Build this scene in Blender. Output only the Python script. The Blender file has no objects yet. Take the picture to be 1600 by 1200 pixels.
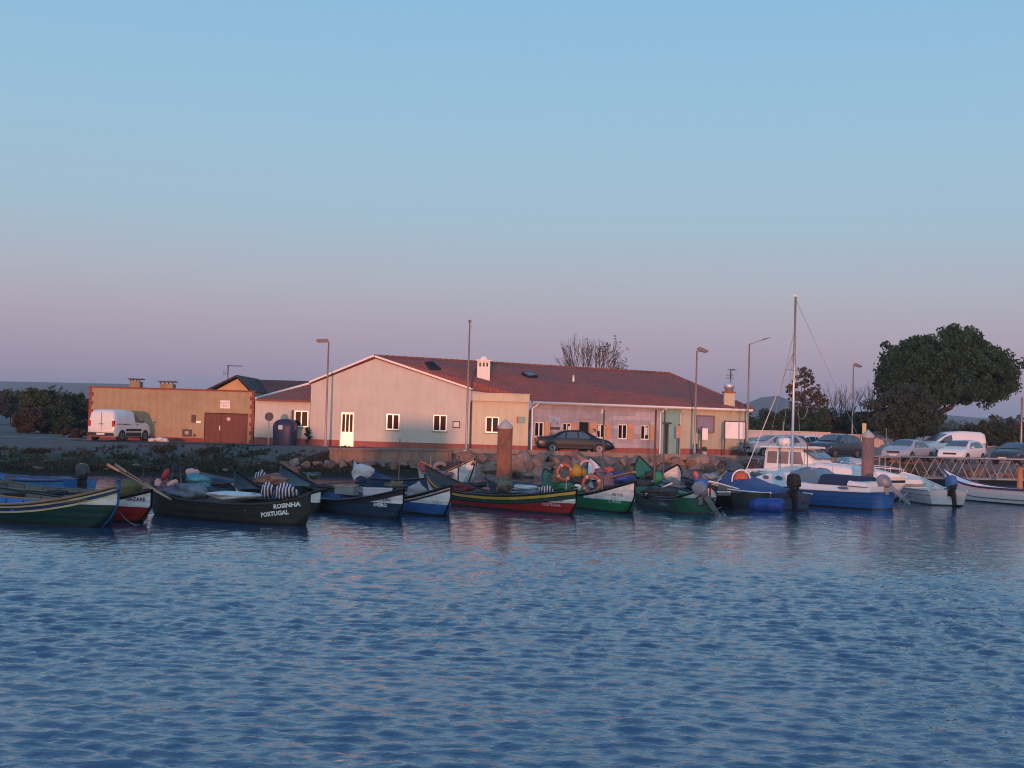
import bpy, bmesh, math, random
import numpy as np
from mathutils import Vector, Matrix, noise

S = bpy.context.scene
COL = S.collection
R = math.radians
PI = math.pi
rnd = random.Random(7)

# ---------------------------------------------------------------- camera, sky, sun, exposure
EYE = 3.1                      # eye height above the water
ROAD = 1.46                    # road level above the water
CAM_PITCH, CAM_ROLL, FPX = 1.83, 1.65, 2000.0
cam_d = bpy.data.cameras.new('camera')
cam = bpy.data.objects.new('camera', cam_d)
COL.objects.link(cam)
cam.location = (0, 0, EYE)
cam.rotation_euler = (Matrix.Rotation(R(90 + CAM_PITCH), 3, 'X') @ Matrix.Rotation(R(CAM_ROLL), 3, 'Z')).to_euler()
cam_d.sensor_width = 36.0
cam_d.lens = FPX / 1600 * 36
cam_d.clip_start = 0.1
cam_d.clip_end = 9000
S.camera = cam
SUN_AZ, SUN_EL = 185.5, 1.1    # compass azimuth from +Y, clockwise: low, behind the camera to the left
world = bpy.data.worlds.new('World')
S.world = world
world.use_nodes = True
wn, wl = world.node_tree.nodes, world.node_tree.links
wn.clear()
w_out = wn.new('ShaderNodeOutputWorld')
w_bg = wn.new('ShaderNodeBackground')
w_sky = wn.new('ShaderNodeTexSky')
w_sky.sky_type = 'NISHITA'
w_sky.sun_disc = False
w_sky.sun_elevation = R(SUN_EL)
w_sky.sun_rotation = R(SUN_AZ)
w_sky.altitude = 5
w_sky.air_density = 1.0
w_sky.dust_density = 1.2
w_sky.ozone_density = 1.5
w_bg.inputs['Strength'].default_value = 0.15
# grade of the real sky: elevation runs a colour ramp (belt of Venus over the earth's shadow, away from the sun)
w_geo = wn.new('ShaderNodeNewGeometry')
w_sep = wn.new('ShaderNodeSeparateXYZ')
w_neg = wn.new('ShaderNodeVectorMath'); w_neg.operation = 'SCALE'; w_neg.inputs['Scale'].default_value = -1
w_tc = wn.new('ShaderNodeTexCoord')
wl.new(w_tc.outputs['Generated'], w_sep.inputs[0])
w_ramp = wn.new('ShaderNodeValToRGB')
wl.new(w_sep.outputs['Z'], w_ramp.inputs['Fac'])
wl.new(w_sky.outputs[0], w_bg.inputs['Color'])
wl.new(w_bg.outputs[0], w_out.inputs['Surface'])
w_grade = True
sun_d = bpy.data.lights.new('sun', 'SUN')
sun = bpy.data.objects.new('sun', sun_d)
COL.objects.link(sun)
sun_d.energy = 2.9
sun_d.angle = R(0.53)
sun_d.color = (1.0, 0.34, 0.20)
sun_dir = Vector((math.sin(R(SUN_AZ)) * math.cos(R(SUN_EL)), math.cos(R(SUN_AZ)) * math.cos(R(SUN_EL)), math.sin(R(SUN_EL))))
sun.rotation_euler = sun_dir.to_track_quat('Z', 'Y').to_euler()
sun.location = sun_dir * 60
S.view_settings.view_transform = 'Standard'
S.view_settings.look = 'None'
S.view_settings.exposure = 0.16
S.view_settings.gamma = 1.0
S.view_settings.use_curve_mapping = False
S.cycles.filter_width = 1.05

# ---------------------------------------------------------------- helpers
def tag(o, label=None, cat=None, group=None, kind=None):
    if label: o['label'] = label
    if cat: o['category'] = cat
    if group: o['group'] = group
    if kind: o['kind'] = kind
    return o

def thing(name, label, cat, loc=(0, 0, 0), rz=0.0, group=None):
    o = bpy.data.objects.new(name, None)
    COL.objects.link(o)
    o.location = loc
    o.rotation_euler = (0, 0, rz)
    o.empty_display_size = 0.2
    return tag(o, label, cat, group)

_mats = {}
def M(name, col, rough=0.6, var=0.12, scale=6.0, bump=0.15, metal=0.0, spec=0.3, streak=0.0, col2=None, alpha=1.0, emit=0.0, coat=0.0):
    """plain painted / wooden / stone material: base colour broken up by two noises, fine bump"""
    if name in _mats: return _mats[name]
    m = bpy.data.materials.new(name); m.use_nodes = True
    n, l = m.node_tree.nodes, m.node_tree.links
    b = n['Principled BSDF']
    b.inputs['Roughness'].default_value = rough
    b.inputs['Metallic'].default_value = metal
    b.inputs['Specular IOR Level'].default_value = spec
    b.inputs['Coat Weight'].default_value = coat
    tc = n.new('ShaderNodeTexCoord')
    mp = n.new('ShaderNodeMapping'); mp.inputs['Scale'].default_value = (1, 1, 1)
    l.new(tc.outputs['Object'], mp.inputs[0])
    n1 = n.new('ShaderNodeTexNoise'); n1.inputs['Scale'].default_value = scale; n1.inputs['Detail'].default_value = 6
    n1.inputs['Roughness'].default_value = 0.65
    l.new(mp.outputs[0], n1.inputs['Vector'])
    n2 = n.new('ShaderNodeTexNoise'); n2.inputs['Scale'].default_value = scale * 0.13; n2.inputs['Detail'].default_value = 3
    l.new(mp.outputs[0], n2.inputs['Vector'])
    add = n.new('ShaderNodeMath'); add.operation = 'ADD'
    l.new(n1.outputs['Fac'], add.inputs[0]); l.new(n2.outputs['Fac'], add.inputs[1])
    cr = n.new('ShaderNodeMapRange'); cr.inputs['From Min'].default_value = 0.7; cr.inputs['From Max'].default_value = 1.3
    l.new(add.outputs[0], cr.inputs['Value'])
    mix = n.new('ShaderNodeMix'); mix.data_type = 'RGBA'
    l.new(cr.outputs['Result'], mix.inputs['Factor'])
    c = Vector(col)
    lo = c * (1 - var * 1.3)
    hi = c * (1 + var) if col2 is None else Vector(col2)
    mix.inputs['A'].default_value = (*lo, 1); mix.inputs['B'].default_value = (*[min(1, v) for v in hi], 1)
    last = mix.outputs['Result']
    if streak > 0:      # rain streaks and dirt running down
        mp2 = n.new('ShaderNodeMapping'); mp2.inputs['Scale'].default_value = (2.2, 2.2, 0.22)
        l.new(tc.outputs['Object'], mp2.inputs[0])
        n3 = n.new('ShaderNodeTexNoise'); n3.inputs['Scale'].default_value = 2.0; n3.inputs['Detail'].default_value = 5
        l.new(mp2.outputs[0], n3.inputs['Vector'])
        r3 = n.new('ShaderNodeMapRange'); r3.inputs['From Min'].default_value = 0.45; r3.inputs['From Max'].default_value = 0.75
        r3.inputs['To Max'].default_value = streak
        l.new(n3.outputs['Fac'], r3.inputs['Value'])
        mx = n.new('ShaderNodeMix'); mx.data_type = 'RGBA'
        l.new(r3.outputs['Result'], mx.inputs['Factor']); l.new(last, mx.inputs['A'])
        mx.inputs['B'].default_value = (*(c * 0.45), 1)
        last = mx.outputs['Result']
    l.new(last, b.inputs['Base Color'])
    rr = n.new('ShaderNodeMapRange'); rr.inputs['To Min'].default_value = rough * 0.85; rr.inputs['To Max'].default_value = min(1, rough * 1.15)
    l.new(n1.outputs['Fac'], rr.inputs['Value']); l.new(rr.outputs['Result'], b.inputs['Roughness'])
    if bump > 0:
        bp = n.new('ShaderNodeBump'); bp.inputs['Strength'].default_value = bump; bp.inputs['Distance'].default_value = 0.02
        l.new(n1.outputs['Fac'], bp.inputs['Height']); l.new(bp.outputs[0], b.inputs['Normal'])
    if emit > 0:
        b.inputs['Emission Color'].default_value = (*col, 1); b.inputs['Emission Strength'].default_value = emit
    if alpha < 1:
        b.inputs['Alpha'].default_value = alpha
    _mats[name] = m
    return m

class MB:
    """collects polygons and links them as ONE mesh object"""
    def __init__(s):
        s.v = []; s.f = []; s.mi = []; s.uv = []; s.T = Matrix.Identity(4); s.cur = 0; s.sm = []; s.smooth = False
    def face(s, pts, uv=None):
        k = len(s.v)
        for p in pts: s.v.append(tuple(s.T @ Vector(p)))
        s.f.append(tuple(range(k, k + len(pts)))); s.mi.append(s.cur); s.sm.append(s.smooth)
        s.uv.append(uv)
    def mesh(s, verts, faces, smooth=None, uvs=None):
        k = len(s.v)
        s.v += [tuple(s.T @ Vector(p)) for p in verts]
        for i, f in enumerate(faces):
            s.f.append(tuple(k + j for j in f)); s.mi.append(s.cur); s.sm.append(s.smooth if smooth is None else smooth)
            s.uv.append([uvs[j] for j in f] if uvs else None)
    def box(s, a, b, bev=0.0):
        x0, y0, z0 = a; x1, y1, z1 = b
        V = [(x0,y0,z0),(x1,y0,z0),(x1,y1,z0),(x0,y1,z0),(x0,y0,z1),(x1,y0,z1),(x1,y1,z1),(x0,y1,z1)]
        s.mesh(V, [(0,3,2,1),(4,5,6,7),(0,1,5,4),(1,2,6,5),(2,3,7,6),(3,0,4,7)], smooth=False)
        return s
    def cbox(s, c, d):
        return s.box([c[i] - d[i] / 2 for i in range(3)], [c[i] + d[i] / 2 for i in range(3)])
    def tube(s, pts, r, n=8, caps=True, smooth=True, closed=False):
        """swept round bar; r is a number or one radius per point"""
        P = [Vector(p) for p in pts]; k = len(P)
        rs = r if isinstance(r, (list, tuple)) else [r] * k
        V = []; F = []
        up = None
        for i, p in enumerate(P):
            if closed: d = P[(i + 1) % k] - P[i - 1]
            else: d = P[min(i + 1, k - 1)] - P[max(i - 1, 0)]
            d = d.normalized() if d.length > 1e-9 else Vector((0, 0, 1))
            if up is None:
                up = Vector((0, 0, 1)) if abs(d.z) < 0.9 else Vector((1, 0, 0))
            a = d.cross(up)
            if a.length < 1e-4: a = d.cross(Vector((0, 1, 0)))
            a.normalize(); b = a.cross(d).normalized(); up = b
            for j in range(n):
                t = 2 * PI * j / n
                V.append(p + a * (math.cos(t) * rs[i]) + b * (math.sin(t) * rs[i]))
        m = k if closed else k - 1
        for i in range(m):
            for j in range(n):
                q = (i + 1) % k
                F.append((i * n + j, i * n + (j + 1) % n, q * n + (j + 1) % n, q * n + j))
        s.mesh(V, F, smooth=smooth)
        if caps and not closed:
            s.mesh(V[:n], [tuple(range(n))], smooth=False); s.mesh(V[-n:], [tuple(reversed(range(n)))], smooth=False)
        return s
    def lathe(s, prof, n=16, smooth=True, c=(0, 0, 0), scale=(1, 1)):
        V = []; F = []
        for (r, z) in prof:
            for j in range(n):
                t = 2 * PI * j / n
                V.append((c[0] + r * math.cos(t) * scale[0], c[1] + r * math.sin(t) * scale[1], c[2] + z))
        for i in range(len(prof) - 1):
            for j in range(n):
                F.append((i * n + j, i * n + (j + 1) % n, (i + 1) * n + (j + 1) % n, (i + 1) * n + j))
        s.mesh(V, F, smooth=smooth)
        if prof[0][0] > 1e-6: s.mesh(V[:n], [tuple(reversed(range(n)))], smooth=False)
        if prof[-1][0] > 1e-6: s.mesh(V[-n:], [tuple(range(n))], smooth=False)
        return s
    def prism(s, poly, y0, y1, smooth=False):
        """polygon in x,z pushed from y0 to y1"""
        n = len(poly)
        V = [(x, y0, z) for x, z in poly] + [(x, y1, z) for x, z in poly]
        F = [tuple(range(n)), tuple(reversed(range(n, 2 * n)))]
        s.mesh(V, F, smooth=False)
        s.mesh(V, [(i, i + n, (i + 1) % n + n, (i + 1) % n) for i in range(n)], smooth=smooth)
        return s
    def slab(s, poly, z0, z1):
        n = len(poly)
        V = [(x, y, z0) for x, y in poly] + [(x, y, z1) for x, y in poly]
        s.mesh(V, [tuple(reversed(range(n))), tuple(range(n, 2 * n))] + [(i, (i + 1) % n, (i + 1) % n + n, i + n) for i in range(n)], smooth=False)
        return s
    def blob(s, c, r, seed=0, rough=0.25, n=10, m=7, freq=1.3):
        """closed lumpy body (stone, bag, heap of net)"""
        V = []; F = []
        rx, ry, rz = r if isinstance(r, (tuple, list)) else (r, r, r)
        for i in range(m + 1):
            ph = PI * i / m
            for j in range(n):
                th = 2 * PI * j / n
                d = Vector((math.sin(ph) * math.cos(th), math.sin(ph) * math.sin(th), math.cos(ph)))
                k = 1 + rough * 2 * noise.noise(d * freq + Vector((seed * 3.7, seed * 1.3, seed)))
                V.append((c[0] + d.x * rx * k, c[1] + d.y * ry * k, c[2] + d.z * rz * k))
        for i in range(m):
            for j in range(n):
                F.append((i * n + j, (i + 1) * n + j, (i + 1) * n + (j + 1) % n, i * n + (j + 1) % n))
        s.mesh(V, F)
        return s
    def build(s, name, mats, parent=None, loc=None, rz=None, label=None, kind=None, rot=None):
        me = bpy.data.meshes.new(name)
        me.from_pydata(s.v, [], s.f)
        if not isinstance(mats, (list, tuple)): mats = [mats]
        for m in mats: me.materials.append(m)
        me.polygons.foreach_set('material_index', s.mi)
        me.polygons.foreach_set('use_smooth', s.sm)
        if any(u is not None for u in s.uv):
            ul = me.uv_layers.new(name='UVMap')
            flat = []
            for f, u in zip(s.f, s.uv):
                for j in range(len(f)): flat += list(u[j]) if u else [0.0, 9.0]
            ul.data.foreach_set('uv', flat)
        me.update()
        bm = bmesh.new(); bm.from_mesh(me)
        bmesh.ops.remove_doubles(bm, verts=bm.verts, dist=1e-5)
        bm.to_mesh(me); bm.free()
        o = bpy.data.objects.new(name, me)
        COL.objects.link(o)
        if parent: o.parent = parent
        if loc is not None: o.location = loc
        if rz is not None: o.rotation_euler = (0, 0, rz)
        if rot is not None: o.rotation_euler = rot
        return tag(o, label, kind=kind)

def copy_thing(o, loc=None, rz=None, parent=None, scale=None, label=None):
    c = o.copy(); COL.objects.link(c)
    if parent: c.parent = parent
    if loc is not None: c.location = loc
    if rz is not None: c.rotation_euler = (0, 0, rz)
    if scale is not None: c.scale = scale
    if label: c['label'] = label
    for ch in list(o.children): copy_thing(ch, parent=c)
    return c

def single(name, mb, mats, label, cat, loc=(0, 0, 0), rz=0.0, group=None, kind=None):
    o = mb.build(name, mats, None, loc, rz)
    return tag(o, label, cat, group, kind)

# image column / row of the photograph (1600 wide) at a chosen distance -> ground-plan position and height
CAM_R = Matrix.Rotation(R(90 + CAM_PITCH), 3, 'X') @ Matrix.Rotation(R(CAM_ROLL), 3, 'Z')
def at(px, py, D):
    d = CAM_R @ Vector(((px - 800) / FPX, -(py - 600) / FPX, -1.0))
    k = D / d.y
    return Vector((d.x * k, D, EYE + d.z * k))
def on_z(px, py, z):
    """where the ray through a picture point meets the level z"""
    d = CAM_R @ Vector(((px - 800) / FPX, -(py - 600) / FPX, -1.0))
    k = (z - EYE) / d.z
    return Vector((d.x * k, d.y * k, z))

def text_mesh(body, size, bold=0.0):
    cu = bpy.data.curves.new('lettering', 'FONT')
    cu.body = body; cu.size = size; cu.offset = bold; cu.resolution_u = 2
    cu.align_x = 'CENTER'; cu.align_y = 'CENTER'
    ob = bpy.data.objects.new('lettering', cu)
    COL.objects.link(ob)
    dg = bpy.context.evaluated_depsgraph_get()
    me = bpy.data.meshes.new_from_object(ob.evaluated_get(dg))
    bpy.data.objects.remove(ob)
    V = [tuple(v.co) for v in me.vertices]; F = [tuple(p.vertices) for p in me.polygons]
    bpy.data.meshes.remove(me)
    return V, F

# ---------------------------------------------------------------- world gradient: anti-twilight arch
def ramp(cr, pts):
    e = cr.color_ramp.elements
    while len(e) > 1: e.remove(e[-1])
    e[0].position = pts[0][0]; e[0].color = (*pts[0][1], 1)
    for p, c in pts[1:]:
        k = e.new(p); k.color = (*c, 1)
def lin(r, g, b):
    f = lambda v: ((v / 255) / 12.92) if v / 255 <= 0.04045 else (((v / 255) + 0.055) / 1.055) ** 2.4
    return (f(r), f(g), f(b))
# the Nishita sky gives the base; the dusty low air of this evening is added over it by elevation
ramp(w_ramp, [(0.0, lin(130, 141, 177)), (0.018, lin(140, 146, 178)), (0.035, lin(164, 154, 182)), (0.06, lin(175, 162, 187)),
              (0.085, lin(177, 172, 192)), (0.108, lin(176, 181, 200)), (0.15, lin(163, 191, 213)), (0.22, lin(154, 195, 222)), (0.33, lin(138, 190, 226)),
              (0.55, lin(122, 174, 222)), (1.0, lin(98, 150, 208))])
w_warm = wn.new('ShaderNodeValToRGB')
wl.new(w_sep.outputs['Z'], w_warm.inputs['Fac'])
ramp(w_warm, [(0.0, (1.0, .62, .36)), (0.05, (1.0, .74, .48)), (0.14, (.92, .88, .72)), (0.3, (.66, .80, .86)),
              (0.55, (.36, .54, .82)), (1.0, lin(98, 150, 208))])
for e in w_warm.color_ramp.elements: pass
w_boost = wn.new('ShaderNodeMix'); w_boost.data_type = 'RGBA'; w_boost.blend_type = 'MULTIPLY'; w_boost.inputs['Factor'].default_value = 1
wl.new(w_warm.outputs[0], w_boost.inputs['A']); w_boost.inputs['B'].default_value = (1.45, 1.45, 1.45, 1)
w_dot = wn.new('ShaderNodeVectorMath'); w_dot.operation = 'DOT_PRODUCT'
wl.new(w_tc.outputs['Generated'], w_dot.inputs[0])
w_dot.inputs[1].default_value = (math.sin(R(SUN_AZ)), math.cos(R(SUN_AZ)), 0)
w_mr = wn.new('ShaderNodeMapRange'); w_mr.interpolation_type = 'SMOOTHSTEP'
w_mr.inputs['From Min'].default_value = 0.0; w_mr.inputs['From Max'].default_value = 1.0
wl.new(w_dot.outputs['Value'], w_mr.inputs['Value'])
w_mix = wn.new('ShaderNodeMix'); w_mix.data_type = 'RGBA'
wl.new(w_mr.outputs['Result'], w_mix.inputs['Factor'])
wl.new(w_ramp.outputs[0], w_mix.inputs['A']); wl.new(w_boost.outputs['Result'], w_mix.inputs['B'])
w_bg2 = wn.new('ShaderNodeBackground'); w_bg2.inputs['Strength'].default_value = 0.80
wl.new(w_mix.outputs['Result'], w_bg2.inputs['Color'])
w_add = wn.new('ShaderNodeAddShader')
w_bg.inputs['Strength'].default_value = 0.05
wl.new(w_bg.outputs[0], w_add.inputs[0]); wl.new(w_bg2.outputs[0], w_add.inputs[1])
wl.new(w_add.outputs[0], w_out.inputs['Surface'])

# ---------------------------------------------------------------- water: real ripples, one sheet
def axis(segs):
    out = [segs[0][0]]
    for a, b, d in segs:
        n = max(1, round((b - a) / d))
        out += [a + (b - a) * i / n for i in range(1, n + 1)]
    return np.array(out)
def grid_object(name, xs, ys, Z, mat, kind):
    nx, ny = len(xs), len(ys)
    X, Y = np.meshgrid(xs, ys)
    co = np.empty((ny * nx, 3), np.float32)
    co[:, 0] = X.ravel(); co[:, 1] = Y.ravel(); co[:, 2] = Z.ravel()
    i = np.arange((ny - 1) * (nx - 1)); r, c = i // (nx - 1), i % (nx - 1)
    a = r * nx + c
    q = np.stack([a, a + 1, a + nx + 1, a + nx], 1).astype(np.int32)
    me = bpy.data.meshes.new(name)
    me.vertices.add(len(co)); me.vertices.foreach_set('co', co.ravel())
    me.loops.add(q.size); me.loops.foreach_set('vertex_index', q.ravel())
    me.polygons.add(len(q)); me.polygons.foreach_set('loop_start', np.arange(0, q.size, 4, dtype=np.int32))
    me.polygons.foreach_set('use_smooth', np.ones(len(q), bool))
    me.update(calc_edges=True); me.validate()
    me.materials.append(mat)
    o = bpy.data.objects.new(name, me); COL.objects.link(o)
    return tag(o, kind=kind)

def water_mat():
    m = bpy.data.materials.new('estuary_water'); m.use_nodes = True
    n, l = m.node_tree.nodes, m.node_tree.links
    b = n['Principled BSDF']
    b.inputs['Base Color'].default_value = (0.016, 0.050, 0.108, 1)
    b.inputs['Roughness'].default_value = 0.04
    b.inputs['IOR'].default_value = 2.0
    tc = n.new('ShaderNodeTexCoord')
    mp = n.new('ShaderNodeMapping'); mp.inputs['Scale'].default_value = (0.75, 1.25, 1.0); mp.inputs['Rotation'].default_value = (0, 0, 0.12)
    l.new(tc.outputs['Object'], mp.inputs[0])
    a = n.new('ShaderNodeTexNoise'); a.inputs['Scale'].default_value = 8.0; a.inputs['Detail'].default_value = 4; a.inputs['Distortion'].default_value = 0.4
    l.new(mp.outputs[0], a.inputs['Vector'])
    bp = n.new('ShaderNodeBump'); bp.inputs['Strength'].default_value = 0.8; bp.inputs['Distance'].default_value = 0.05
    sy = n.new('ShaderNodeSeparateXYZ'); l.new(tc.outputs['Object'], sy.inputs[0])     # sheltered water among the boats
    sm_ = n.new('ShaderNodeMapRange'); sm_.interpolation_type = 'SMOOTHSTEP'; sm_.inputs['From Min'].default_value = 25; sm_.inputs['From Max'].default_value = 36; sm_.inputs['To Min'].default_value = .36; sm_.inputs['To Max'].default_value = .20
    l.new(sy.outputs['Y'], sm_.inputs['Value']); l.new(sm_.outputs['Result'], bp.inputs['Strength'])
    l.new(a.outputs['Fac'], bp.inputs['Height']); l.new(bp.outputs[0], b.inputs['Normal'])
    return m
WX = axis([(-1500, -200, 130), (-200, -60, 7), (-60, -34, 0.8), (-34, -14, 0.11), (-14, -6, 0.08), (-6, 6, 0.055), (6, 14, 0.08), (14, 34, 0.11), (34, 60, 0.8), (60, 200, 7), (200, 1500, 130)])
WY = axis([(-200, -40, 40), (-40, 0, 4), (0, 8, 0.5), (8, 20, 0.05), (20, 34, 0.07), (34, 50, 0.085), (50, 60, .13), (60, 80, 0.3), (80, 130, 5)])
X, Y = np.meshgrid(WX, WY)
Z = np.zeros_like(X)
rs = np.random.RandomState(5)
# slow patches of stronger and weaker wind
G = 0.5 + 0.5 * np.sin(X * 0.23 + 1.3 * np.sin(Y * 0.17) + 0.7) * np.sin(Y * 0.31 + 1.1 * np.sin(X * 0.11))
CALM = np.clip((Y - 24) / 11, 0, 1); CALM = CALM * CALM * (3 - 2 * CALM)
AMP = (0.62 + 0.5 * G) * (1 - 0.66 * CALM)
AMP *= np.clip((70 - np.abs(X)) / 40, 0, 1) * np.clip((100 - Y) / 20, 0, 1) * np.clip((Y + 1) / 8, 0, 1)
for i in range(96):
    lam = 0.12 * (4.1 ** (rs.rand() ** 1.25)) if i % 12 else 1.0 + 1.6 * rs.rand()
    res = np.clip((lam / np.interp(np.maximum(WY, np.abs(0 * WY)), [0, 8, 20, 34, 60, 80], [.1, .055, .06, .085, .13, .3]) - 2.4) / 2.0, 0, 1)[:, None]
    th = rs.normal(0.12, 0.48)
    kx, ky = math.sin(th) * 2 * PI / lam, math.cos(th) * 2 * PI / lam
    steep = 0.080 * (0.6 + 0.8 * rs.rand()) * (1.1 if lam < 0.42 else (0.9 if lam < .8 else .28))
    ph = kx * X + ky * Y + rs.rand() * 6.28 + 0.9 * np.sin(0.37 * X * rs.rand() + 0.41 * Y * rs.rand() + i)
    sgl = np.sin(ph)
    Z += res * steep * lam / (2 * PI) * (sgl + .38 * np.sin(2 * ph) + .12 * np.sin(3 * ph)) * .62
    if i % 16 == 0: pass
Z *= AMP
grid_object('water', WX, WY, Z, water_mat(), 'structure')
del X, Y, Z, G, CALM, AMP

# ---------------------------------------------------------------- ground
SHX = [-2400, -900, -120, -60, -25.2, -16.7, -10, -6.7, -3.8, 7.6, 15.6, 24, 32, 60, 900, 2400]
SHY = [-60, 10, 46, 55, 62.5, 67, 71.2, 73.8, 76.2, 76.3, 78.5, 82.0, 87, 97, 400, 900]
def shore(x): return np.interp(x, SHX, SHY)
FRX = [-45, -25.5, -22, -19, -16, -13, -10, -7, -3.8]
FRY = [74.6, 74.2, 74.4, 74.8, 75.4, 76.2, 77.0, 77.6, 78.2]
def ground_h(x, y):
    s = (y - shore(x)) * 0.93
    u = (y - shore(x)) / np.where(x < -45, 12.0, np.interp(x, FRX, FRY) - shore(x))
    left = np.interp(u, [-.7, -.1, 0, .04, .18, .36, .55, .78, .95, 1.0, 1.1], [-2, -.5, -.03, .22, .36, .5, .78, 1.12, 1.38, ROAD - .01, ROAD])
    right = np.interp(s, [-6, -0.5, 0, 0.3, 1.55, 1.85], [-2, -0.5, -0.05, 0.1, 1.22, ROAD])
    mid = np.interp(s, [-6, -0.5, 0, 0.3, 1.2, 1.75, 2.1], [-2, -0.5, -0.05, 0.15, 0.5, 0.6, ROAD - 0.08])
    w = np.clip((x + 11.2) / 1.4, 0, 1); w2 = np.clip((x + 3.8) / 0.5, 0, 1)
    h = left * (1 - w) + (mid * (1 - w2) + right * w2) * w
    far = np.clip((y - 100) / 60, 0, 1)
    return h, s, far
GX = axis([(-2300, -1200, 300), (-1200, -200, 50), (-200, -46, 3), (-46, -8, 0.3), (-8, 38, 0.4), (38, 100, 2), (100, 400, 15), (400, 1200, 50), (1200, 2300, 300)])
GY = axis([(0, 40, 4), (40, 58, 0.6), (58, 90, 0.25), (90, 130, 1.5), (130, 400, 12), (400, 1500, 60), (1500, 2400, 300)])
X, Y = np.meshgrid(GX, GY)
H, Sd, FAR = ground_h(X, Y)
bumpy = np.sin(X * 1.9 + 0.8 * np.sin(Y * 1.3)) * np.sin(Y * 2.3 + X * 0.4) * 0.06 + np.sin(X * 4.7 + Y) * np.sin(Y * 5.1) * 0.035 + np.sin(X * 0.55 + 2) * 0.08
bank = np.exp(-((Sd - 3.0) / 3.2) ** 2) * (X < -9)
H = H + bumpy * bank
H = np.where(Sd > 12, H + 0.25 * np.sin(X * 0.02) * np.sin(Y * 0.015) * FAR, H)
def ground_mat():
    m = bpy.data.materials.new('ground_soil'); m.use_nodes = True
    n, l = m.node_tree.nodes, m.node_tree.links
    b = n['Principled BSDF']; b.inputs['Roughness'].default_value = 0.95; b.inputs['Specular IOR Level'].default_value = 0.2
    geo = n.new('ShaderNodeNewGeometry'); sp = n.new('ShaderNodeSeparateXYZ'); l.new(geo.outputs['Position'], sp.inputs[0])
    n1 = n.new('ShaderNodeTexNoise'); n1.inputs['Scale'].default_value = 0.55; n1.inputs['Detail'].default_value = 8; n1.inputs['Roughness'].default_value = 0.7
    l.new(geo.outputs['Position'], n1.inputs['Vector'])
    n2 = n.new('ShaderNodeTexNoise'); n2.inputs['Scale'].default_value = 5.0; n2.inputs['Detail'].default_value = 6
    l.new(geo.outputs['Position'], n2.inputs['Vector'])
    cr = n.new('ShaderNodeValToRGB'); l.new(n1.outputs['Fac'], cr.inputs['Fac'])
    ramp(cr, [(0.3, (0.04, 0.05, 0.035)), (0.45, (0.07, 0.085, 0.05)), (0.56, (0.11, 0.11, 0.095)), (0.7, (0.19, 0.18, 0.165))])
    mx = n.new('ShaderNodeMix'); mx.data_type = 'RGBA'; mx.blend_type = 'MULTIPLY'; mx.inputs['Factor'].default_value = 0.7
    l.new(cr.outputs[0], mx.inputs['A']); l.new(n2.outputs['Fac'], mx.inputs['B'])
    # wet tide line, dark mud near the water
    mr = n.new('ShaderNodeMapRange'); mr.inputs['From Min'].default_value = 0.18; mr.inputs['From Max'].default_value = 0.62
    l.new(sp.outputs['Z'], mr.inputs['Value'])
    mu = n.new('ShaderNodeMix'); mu.data_type = 'RGBA'; l.new(mr.outputs['Result'], mu.inputs['Factor'])
    mu.inputs['A'].default_value = (0.018, 0.018, 0.014, 1); l.new(mx.outputs['Result'], mu.inputs['B'])
    # trodden gravel higher up
    mg = n.new('ShaderNodeMapRange'); mg.inputs['From Min'].default_value = 0.72; mg.inputs['From Max'].default_value = 1.05
    sb = n.new('ShaderNodeMath'); sb.operation = 'MULTIPLY_ADD'; l.new(n1.outputs['Fac'], sb.inputs[0]); sb.inputs[1].default_value = .9; l.new(sp.outputs['Z'], sb.inputs[2])
    s2 = n.new('ShaderNodeMath'); s2.operation = 'SUBTRACT'; l.new(sb.outputs[0], s2.inputs[0]); s2.inputs[1].default_value = .42; l.new(s2.outputs[0], mg.inputs['Value'])
    gr = n.new('ShaderNodeMix'); gr.data_type = 'RGBA'; l.new(mg.outputs['Result'], gr.inputs['Factor']); l.new(mu.outputs['Result'], gr.inputs['A'])
    g2 = n.new('ShaderNodeMix'); g2.data_type = 'RGBA'; l.new(n2.outputs['Fac'], g2.inputs['Factor']); g2.inputs['A'].default_value = (.055, .065, .063, 1); g2.inputs['B'].default_value = (.13, .135, .135, 1)
    l.new(g2.outputs['Result'], gr.inputs['B'])
    l.new(gr.outputs['Result'], b.inputs['Base Color'])
    bp = n.new('ShaderNodeBump'); bp.inputs['Strength'].default_value = 0.8; bp.inputs['Distance'].default_value = 0.08
    l.new(n2.outputs['Fac'], bp.inputs['Height']); l.new(bp.outputs[0], b.inputs['Normal'])
    return m
grid_object('ground', GX, GY, H, ground_mat(), 'structure')
del X, Y, H, Sd, FAR
def gz(x, y):
    h, s, f = ground_h(np.array(float(x)), np.array(float(y)))
    return float(h)

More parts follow.
